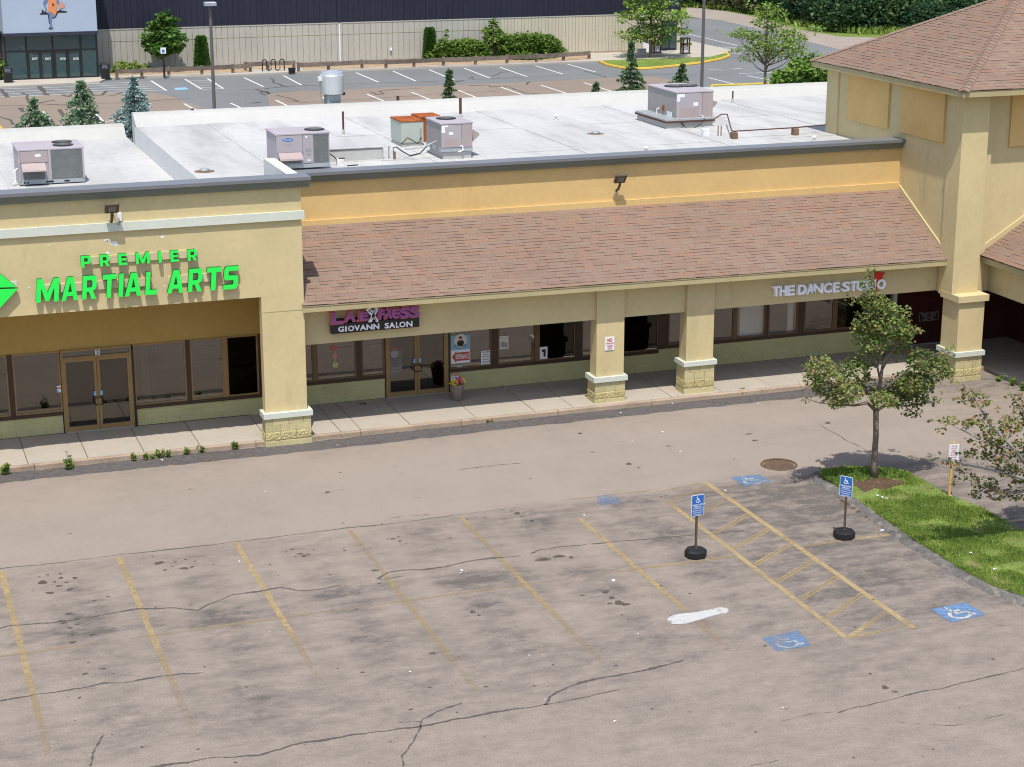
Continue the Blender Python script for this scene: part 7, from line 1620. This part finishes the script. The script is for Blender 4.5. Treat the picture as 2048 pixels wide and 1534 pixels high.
# lamp posts
def lamp_post(label, px0, py0, pxt, Yp, ztop):
    p = gy(px0, py0, Yp); t = thing("lamp_post", label, "lamp post", (p[0], Yp, 0), 0, "lamp posts in the back lot")
    MB().cyl(0, 0, 0, .6, .25, n=14).build("footing", "back_walk", t, local=True)
    MB().tube([(0, 0, .6), (0, 0, ztop)], [.105, .085], 10).build("pole", "lamp_grey", t, local=True)
    MB().bbox(-.32, .32, -.35, .25, ztop + .001, ztop + .2, .03).build("lamp_head", "galvanised", t, local=True)
lamp_post("grey lamp post standing before the navy siding, left", 428, 200, 422, 104, 7.78); lamp_post("grey lamp post behind the large air conditioner", 1404, 150, 1407, 104, 11.0)

# ---------------------------------------------------------------- far plants
def deciduous(name, label, base, h, crown, leafm, per, lsize, trunk_r, group, flat=.5, tb=.5, tv=.3, fork=.4, nmax=7000, cat="tree", loose=.75):
    """crown: list of (dx, dz, rx, rz) in metres"""
    limbs = [([(0, 0, 0), (0.03, 0, h * fork), (0, 0, max(c[1] for c in crown))], [trunk_r, trunk_r * .8, .02])]
    cl = []
    for dx, dz, rx, rz_ in crown:
        dy = rng.uniform(-.5, .5) * rx; cl.append(((dx, dy, dz), (rx, rx * .95, rz_)))
        limbs.append(([(0, 0, min(h * fork, dz * .7)), (dx * .5, dy * .5, dz * .8), (dx, dy, dz)], [trunk_r * .5, trunk_r * .3, .01]))
        for q in range(4):
            o_ = rng.normal(size=3) * np.array([rx, rx, rz_]) * loose; cl.append(((dx + o_[0], dy + o_[1], dz + o_[2]), (rx * .4, rx * .4, rz_ * .4)))
    return tree(name, label, group, base, limbs, cl, leafm, per, lsize, "bark", tb, tv, flat, nmax, cat=cat)
def crown_from_px(base, Y, items):
    out = []
    for x, y, rx, rz_ in items:
        p = gy(x, y, Y); s = np.linalg.norm(p - _C) / FOC; out.append((p[0] - base[0], p[2] - base[2], rx * s, rz_ * s))
    return out
b = gz(328, 131, .1); b[1] = 142.5; b[0] = gy(328, 131, 142.5)[0]; b[2] = .1
deciduous("round_tree", "round leafy deep green tree before the cream siding behind the parking sign", tuple(b), 6, crown_from_px(b, 142.5, [(328, 60, 22, 20), (305, 75, 18, 18), (350, 75, 18, 18), (328, 92, 28, 16), (300, 92, 12, 12), (356, 92, 10, 12), (325, 38, 13, 14), (345, 45, 12, 12), (328, 105, 16, 8)]), "leaf_deep", 190, .30, .12, "trees by the far building", nmax=14000)
b = gz(983, 110, .1); b = np.array([gy(983, 110, 143.2)[0], 143.2, .1])
deciduous("young_tree", "small pale trunked young tree between the clipped hedges", tuple(b), 4.5, crown_from_px(b, 143.2, [(985, 50, 9, 14), (975, 62, 10, 8), (997, 66, 9, 10), (983, 76, 18, 8), (1000, 80, 8, 8)]), "leaf_hedge", 260, .26, .10, "trees by the far building", nmax=6000)
b = np.array([gy(1300, 122, 139.3)[0], 139.3, .1])
deciduous("locust_tree", "feathery locust tree on the yellow kerbed lawn", tuple(b), 8, crown_from_px(b, 139.3, [(1300, 10, 45, 14), (1280, 30, 36, 9), (1330, 28, 38, 10), (1262, 70, 26, 8), (1290, 62, 34, 11), (1345, 60, 34, 8), (1320, 78, 30, 10), (1360, 45, 20, 7), (1245, 40, 12, 6), (1300, -15, 40, 14), (1275, 76, 22, 6), (1365, 32, 14, 6), (1310, 45, 30, 12), (1365, 80, 8, 5)]), "leaf_locust", 120, .19, .12, "locust trees by the far lot", .35, .5, .35, nmax=36000)
b = np.array([gy(1529, 170, 108)[0], 108, .05])
deciduous("locust_tree", "feathery locust tree beyond the roof, left of the tower", tuple(b), 7, crown_from_px(b, 108, [(1525, 20, 22, 14), (1560, 25, 20, 10), (1540, 45, 36, 10), (1500, 70, 30, 9), (1570, 60, 30, 12), (1480, 62, 20, 7), (1540, 80, 44, 12), (1590, 75, 26, 14), (1500, 95, 30, 10), (1560, 100, 40, 12), (1600, 95, 18, 12), (1500, 115, 20, 8), (1545, 115, 24, 6), (1470, 72, 10, 5), (1625, 55, 14, 6), (1585, 112, 16, 10)]), "leaf_locust", 190, .145, .10, "locust trees by the far lot", .35, .55, .35, nmax=36000)
b = np.array([gy(1600, 175, 100)[0], 100, .05])
deciduous("shrub", "broad bright green shrub against the tower's left side", tuple(b), 3, crown_from_px(b, 100, [(1600, 140, 36, 20), (1570, 155, 26, 14), (1635, 150, 26, 18), (1625, 112, 16, 8), (1605, 122, 18, 8), (1650, 165, 20, 12), (1555, 165, 16, 8), (1600, 170, 40, 14)]), "leaf_locust", 260, .22, .06, "shrubs in the back lot", .5, .4, .35, .2, 14000, "shrub")
# clipped columnar arborvitae
def column_shrub(label, px_, ytop, ybase, wpx):
    Y = 143.4; p = gy(px_, ybase, Y); zt = gy(px_, ytop, Y)[2]; s = np.linalg.norm(p - _C) / FOC; r = wpx * s / 2
    t = thing("arborvitae", label, "shrub", (p[0], Y, .1), 0, "clipped columns before the cream siding")
    MB().cyl(0, 0, 0, zt * .5, .06, n=6).build("trunk", "bark", t, local=True)
    n = 7000; z = rng.random(n) ** .9 * (zt - .15) + .05; f = z / zt
    rr = r * np.clip(1.02 - .45 * f - .55 * np.clip((f - .88) / .12, 0, 1) ** 2, .12, 1) * (.82 + .2 * rng.random(n)); a = rng.random(n) * 6.2832
    P = np.stack([rr * np.cos(a), rr * np.sin(a), z], 1); D = np.stack([np.cos(a), np.sin(a), .8 + 0 * a], 1) + rng.normal(0, .35, (n, 3)); D = _unit(D); Wd = _unit(np.cross(D, rng.normal(size=(n, 3))))
    link(bpy.data.objects.new("crown", leaf_mesh("crown", P, D, Wd, .16 * (.6 + .8 * rng.random(n)), .35 + .3 * (rng.random(n) - .5) * 2, "leaf_deep")), t, local=True)
column_shrub("clipped evergreen column behind the left guard rail", 405, 74, 146, 27); column_shrub("clipped evergreen column left of the hedge", 860, 57, 130, 25)
def far_shrub(name, label, Y, items, leafm, per=330, ls=.22, nmax=20000, tb=.5, grp="shrubs along the far building", loose=.75):
    b = np.array([gy(items[0][0], 130, Y)[0], Y, .1]); deciduous(name, label, tuple(b), 1.2, crown_from_px(b, Y, items), leafm, per, ls, .05, grp, .5, tb, .35, .2, nmax, "shrub", loose)
far_shrub("hedge", "leafy hedge left of the young tree", 142.6, [(885, 98, 18, 22), (915, 102, 22, 24), (945, 100, 22, 22), (968, 104, 14, 22), (925, 120, 48, 12), (900, 100, 24, 20), (930, 100, 26, 22), (955, 101, 22, 20), (900, 115, 30, 14), (950, 115, 28, 14)], "leaf_hedge", 420, .17, 40000, loose=.5)
far_shrub("hedge", "broad leafy hedge right of the young tree", 142.6, [(1010, 95, 20, 26), (1040, 92, 22, 26), (1070, 92, 22, 26), (1100, 94, 20, 24), (1115, 98, 12, 20), (1060, 116, 56, 14), (1025, 95, 26, 24), (1055, 93, 26, 25), (1085, 94, 26, 24), (1030, 112, 30, 14), (1090, 112, 32, 14)], "leaf_hedge", 420, .17, 50000, loose=.5)
far_shrub("shrub", "low yellow green shrub right of the entrance porch", 142.8, [(245, 135, 16, 14), (265, 138, 20, 14), (285, 142, 14, 10), (232, 142, 10, 10), (260, 148, 30, 7)], "leaf_hedge", tb=.75, nmax=2600)
far_shrub("shrub", "yellow green shrub at the left frame edge by the porch", 141.0, [(-4, 140, 14, 22), (8, 155, 10, 10), (-6, 120, 8, 10)], "leaf_hedge", tb=.75, nmax=1600)
far_shrub("shrub", "small dark shrub beside the black tub", 142.2, [(615, 135, 10, 8), (610, 141, 8, 6)], "leaf_hedge", per=70, tb=.6, nmax=500)
far_shrub("shrub", "low dark shrub under the rail left of the bicycle rack", 142.2, [(452, 143, 12, 6)], "leaf_hedge", per=90, tb=.4, nmax=500)
far_shrub("shrub", "low dark shrub at the foot of the left evergreen column", 142.2, [(392, 146, 12, 5), (415, 146, 10, 5)], "leaf_deep", per=90, tb=.4, nmax=600)

# ---------------------------------------------------------------- conifers behind the roof
def conifer(label, px_, ytop, Y, mat, hw_px, yref, dens=1.0, pw=1.0):
    p = gy(px_, ytop, Y); H = p[2]; s = np.linalg.norm(p - _C) / FOC
    zr = gy(px_, yref, Y)[2]; slope = 1.22 * hw_px * s / max(H - zr, .3)
    t = thing("spruce_tree", label, "tree", (p[0], Y, 0), 0, "spruce trees behind the shop roof")
    MB().tube([(0, 0, 0), (0, 0, H - .05)], [.13, .012], 7).build("trunk", "bark", t, local=True)
    P = []; D = []; T = []
    z = H - .12
    while z > .5:
        R = min((H - z) * slope + .06 if pw == 1 else hw_px * s * ((H - z) / (H - zr)) ** pw + .05, 2.6) * (1 if z < H - .5 else .75); nb = int(7 + R * 6 * dens)
        for k in range(nb):
            a = rng.random() * 6.2832; L = R * (.50 + .62 * rng.random()); drop = -.12 + .22 * rng.random(); tb_ = .5 + rng.normal(0, .16)
            ns = int((34 if z > H - 3.2 else 10) * max(L, .25) / .6) + 8
            u = rng.random(ns) ** .7; br = np.stack([np.cos(a) * u * L, np.sin(a) * u * L, z + (.16 * u - .42 * u * u) * L + drop * .3], 1)
            side = np.array([-math.sin(a), math.cos(a), 0]); br += side * rng.normal(0, .12, (ns, 1)) * L * (1.1 - u)[:, None] + rng.normal(0, .02, (ns, 3))
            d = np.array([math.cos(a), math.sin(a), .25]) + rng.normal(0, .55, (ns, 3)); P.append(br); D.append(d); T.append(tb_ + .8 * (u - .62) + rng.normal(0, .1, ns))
        z -= (.17 + .10 * (H - z) / 3) if z > H - 3.5 else .4
    n0 = 50; P.append(np.stack([np.zeros(n0), np.zeros(n0), H - .45 + .45 * rng.random(n0)], 1)); D.append(rng.normal(0, .5, (n0, 3)) + np.array([0, 0, .8])); T.append(np.full(n0, .6))
    P = np.concatenate(P); D = _unit(np.concatenate(D)); T = np.concatenate(T); Wd = _unit(np.cross(D, rng.normal(size=D.shape)))
    link(bpy.data.objects.new("crown", leaf_mesh("crown", P, D, Wd, rng.uniform(.10, .19, len(P)), T, mat, .22)), t, local=True)
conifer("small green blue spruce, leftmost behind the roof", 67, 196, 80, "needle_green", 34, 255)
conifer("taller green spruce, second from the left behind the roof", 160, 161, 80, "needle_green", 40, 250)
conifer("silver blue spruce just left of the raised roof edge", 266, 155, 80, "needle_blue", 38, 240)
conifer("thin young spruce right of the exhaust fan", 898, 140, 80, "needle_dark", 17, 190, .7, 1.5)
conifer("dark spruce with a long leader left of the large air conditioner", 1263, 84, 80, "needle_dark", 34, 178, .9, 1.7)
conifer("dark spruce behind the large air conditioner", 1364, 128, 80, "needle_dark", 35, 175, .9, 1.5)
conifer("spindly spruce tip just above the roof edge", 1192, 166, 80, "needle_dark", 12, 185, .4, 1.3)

# ---------------------------------------------------------------- woods beyond the gravel
cl = []
edge = [gz(x, y) for x, y in ((1330, 8), (1400, 13), (1480, 20), (1560, 34), (1620, 52), (1700, 64), (1780, 66), (1880, 66), (2000, 60), (2150, 50), (2350, 40))]
for a, b in zip(edge[:-1], edge[1:]):
    for k in range(16):
        t = rng.random(); back = rng.random() ** 1.3 * 16; c = a + (b - a) * t + np.array([.35, 1.0, 0]) * back; r = rng.uniform(.9, 2.6)
        zc = rng.uniform(.2, 1.0) * r + back * .34 * rng.random()
        cl.append(((c[0], c[1], zc), (r * 1.2, r * 1.2, r * .95)))
P, D, Wd, s_, T = clump_leaves(cl, 75, .27, .50, .22, .6, .8, 190000, .24)
o = link(bpy.data.objects.new("woods", leaf_mesh("woods", P, D, Wd, s_, T, "leaf_wood"))); tag(o, "dark tangled woods at the edge of the gravel", kind="stuff")
bk_ = MB()
for a, b in zip(edge[:-1], edge[1:]):
    bk_.poly([(a[0] + 1.5, a[1] + 4, 0), (b[0] + 1.5, b[1] + 4, 0), (b[0] + 9, b[1] + 20, 14), (a[0] + 9, a[1] + 20, 14)])
bk_.build("wooded_bank", "soil_grass"); tag(bpy.data.objects["wooded_bank"], kind="structure")
# low growth at the verge
n = 9000; i = rng.integers(0, len(edge) - 1, n); t = rng.random((n, 1)); E_ = np.array(edge); P = E_[i] * (1 - t) + E_[i + 1] * t + np.stack([rng.normal(0, .6, n), rng.normal(-.6, 1.1, n), np.zeros(n)], 1)
D = rng.normal(size=(n, 3)) * .5; D[:, 2] = 1; D = _unit(D); Wd = _unit(np.cross(D, rng.normal(size=(n, 3))))
o = link(bpy.data.objects.new("undergrowth", leaf_mesh("undergrowth", P, D, Wd, rng.uniform(.3, .8, n), rng.random(n) * .8, "grass_blade", .2))); tag(o, "tall grass and weeds along the foot of the woods", kind="stuff")
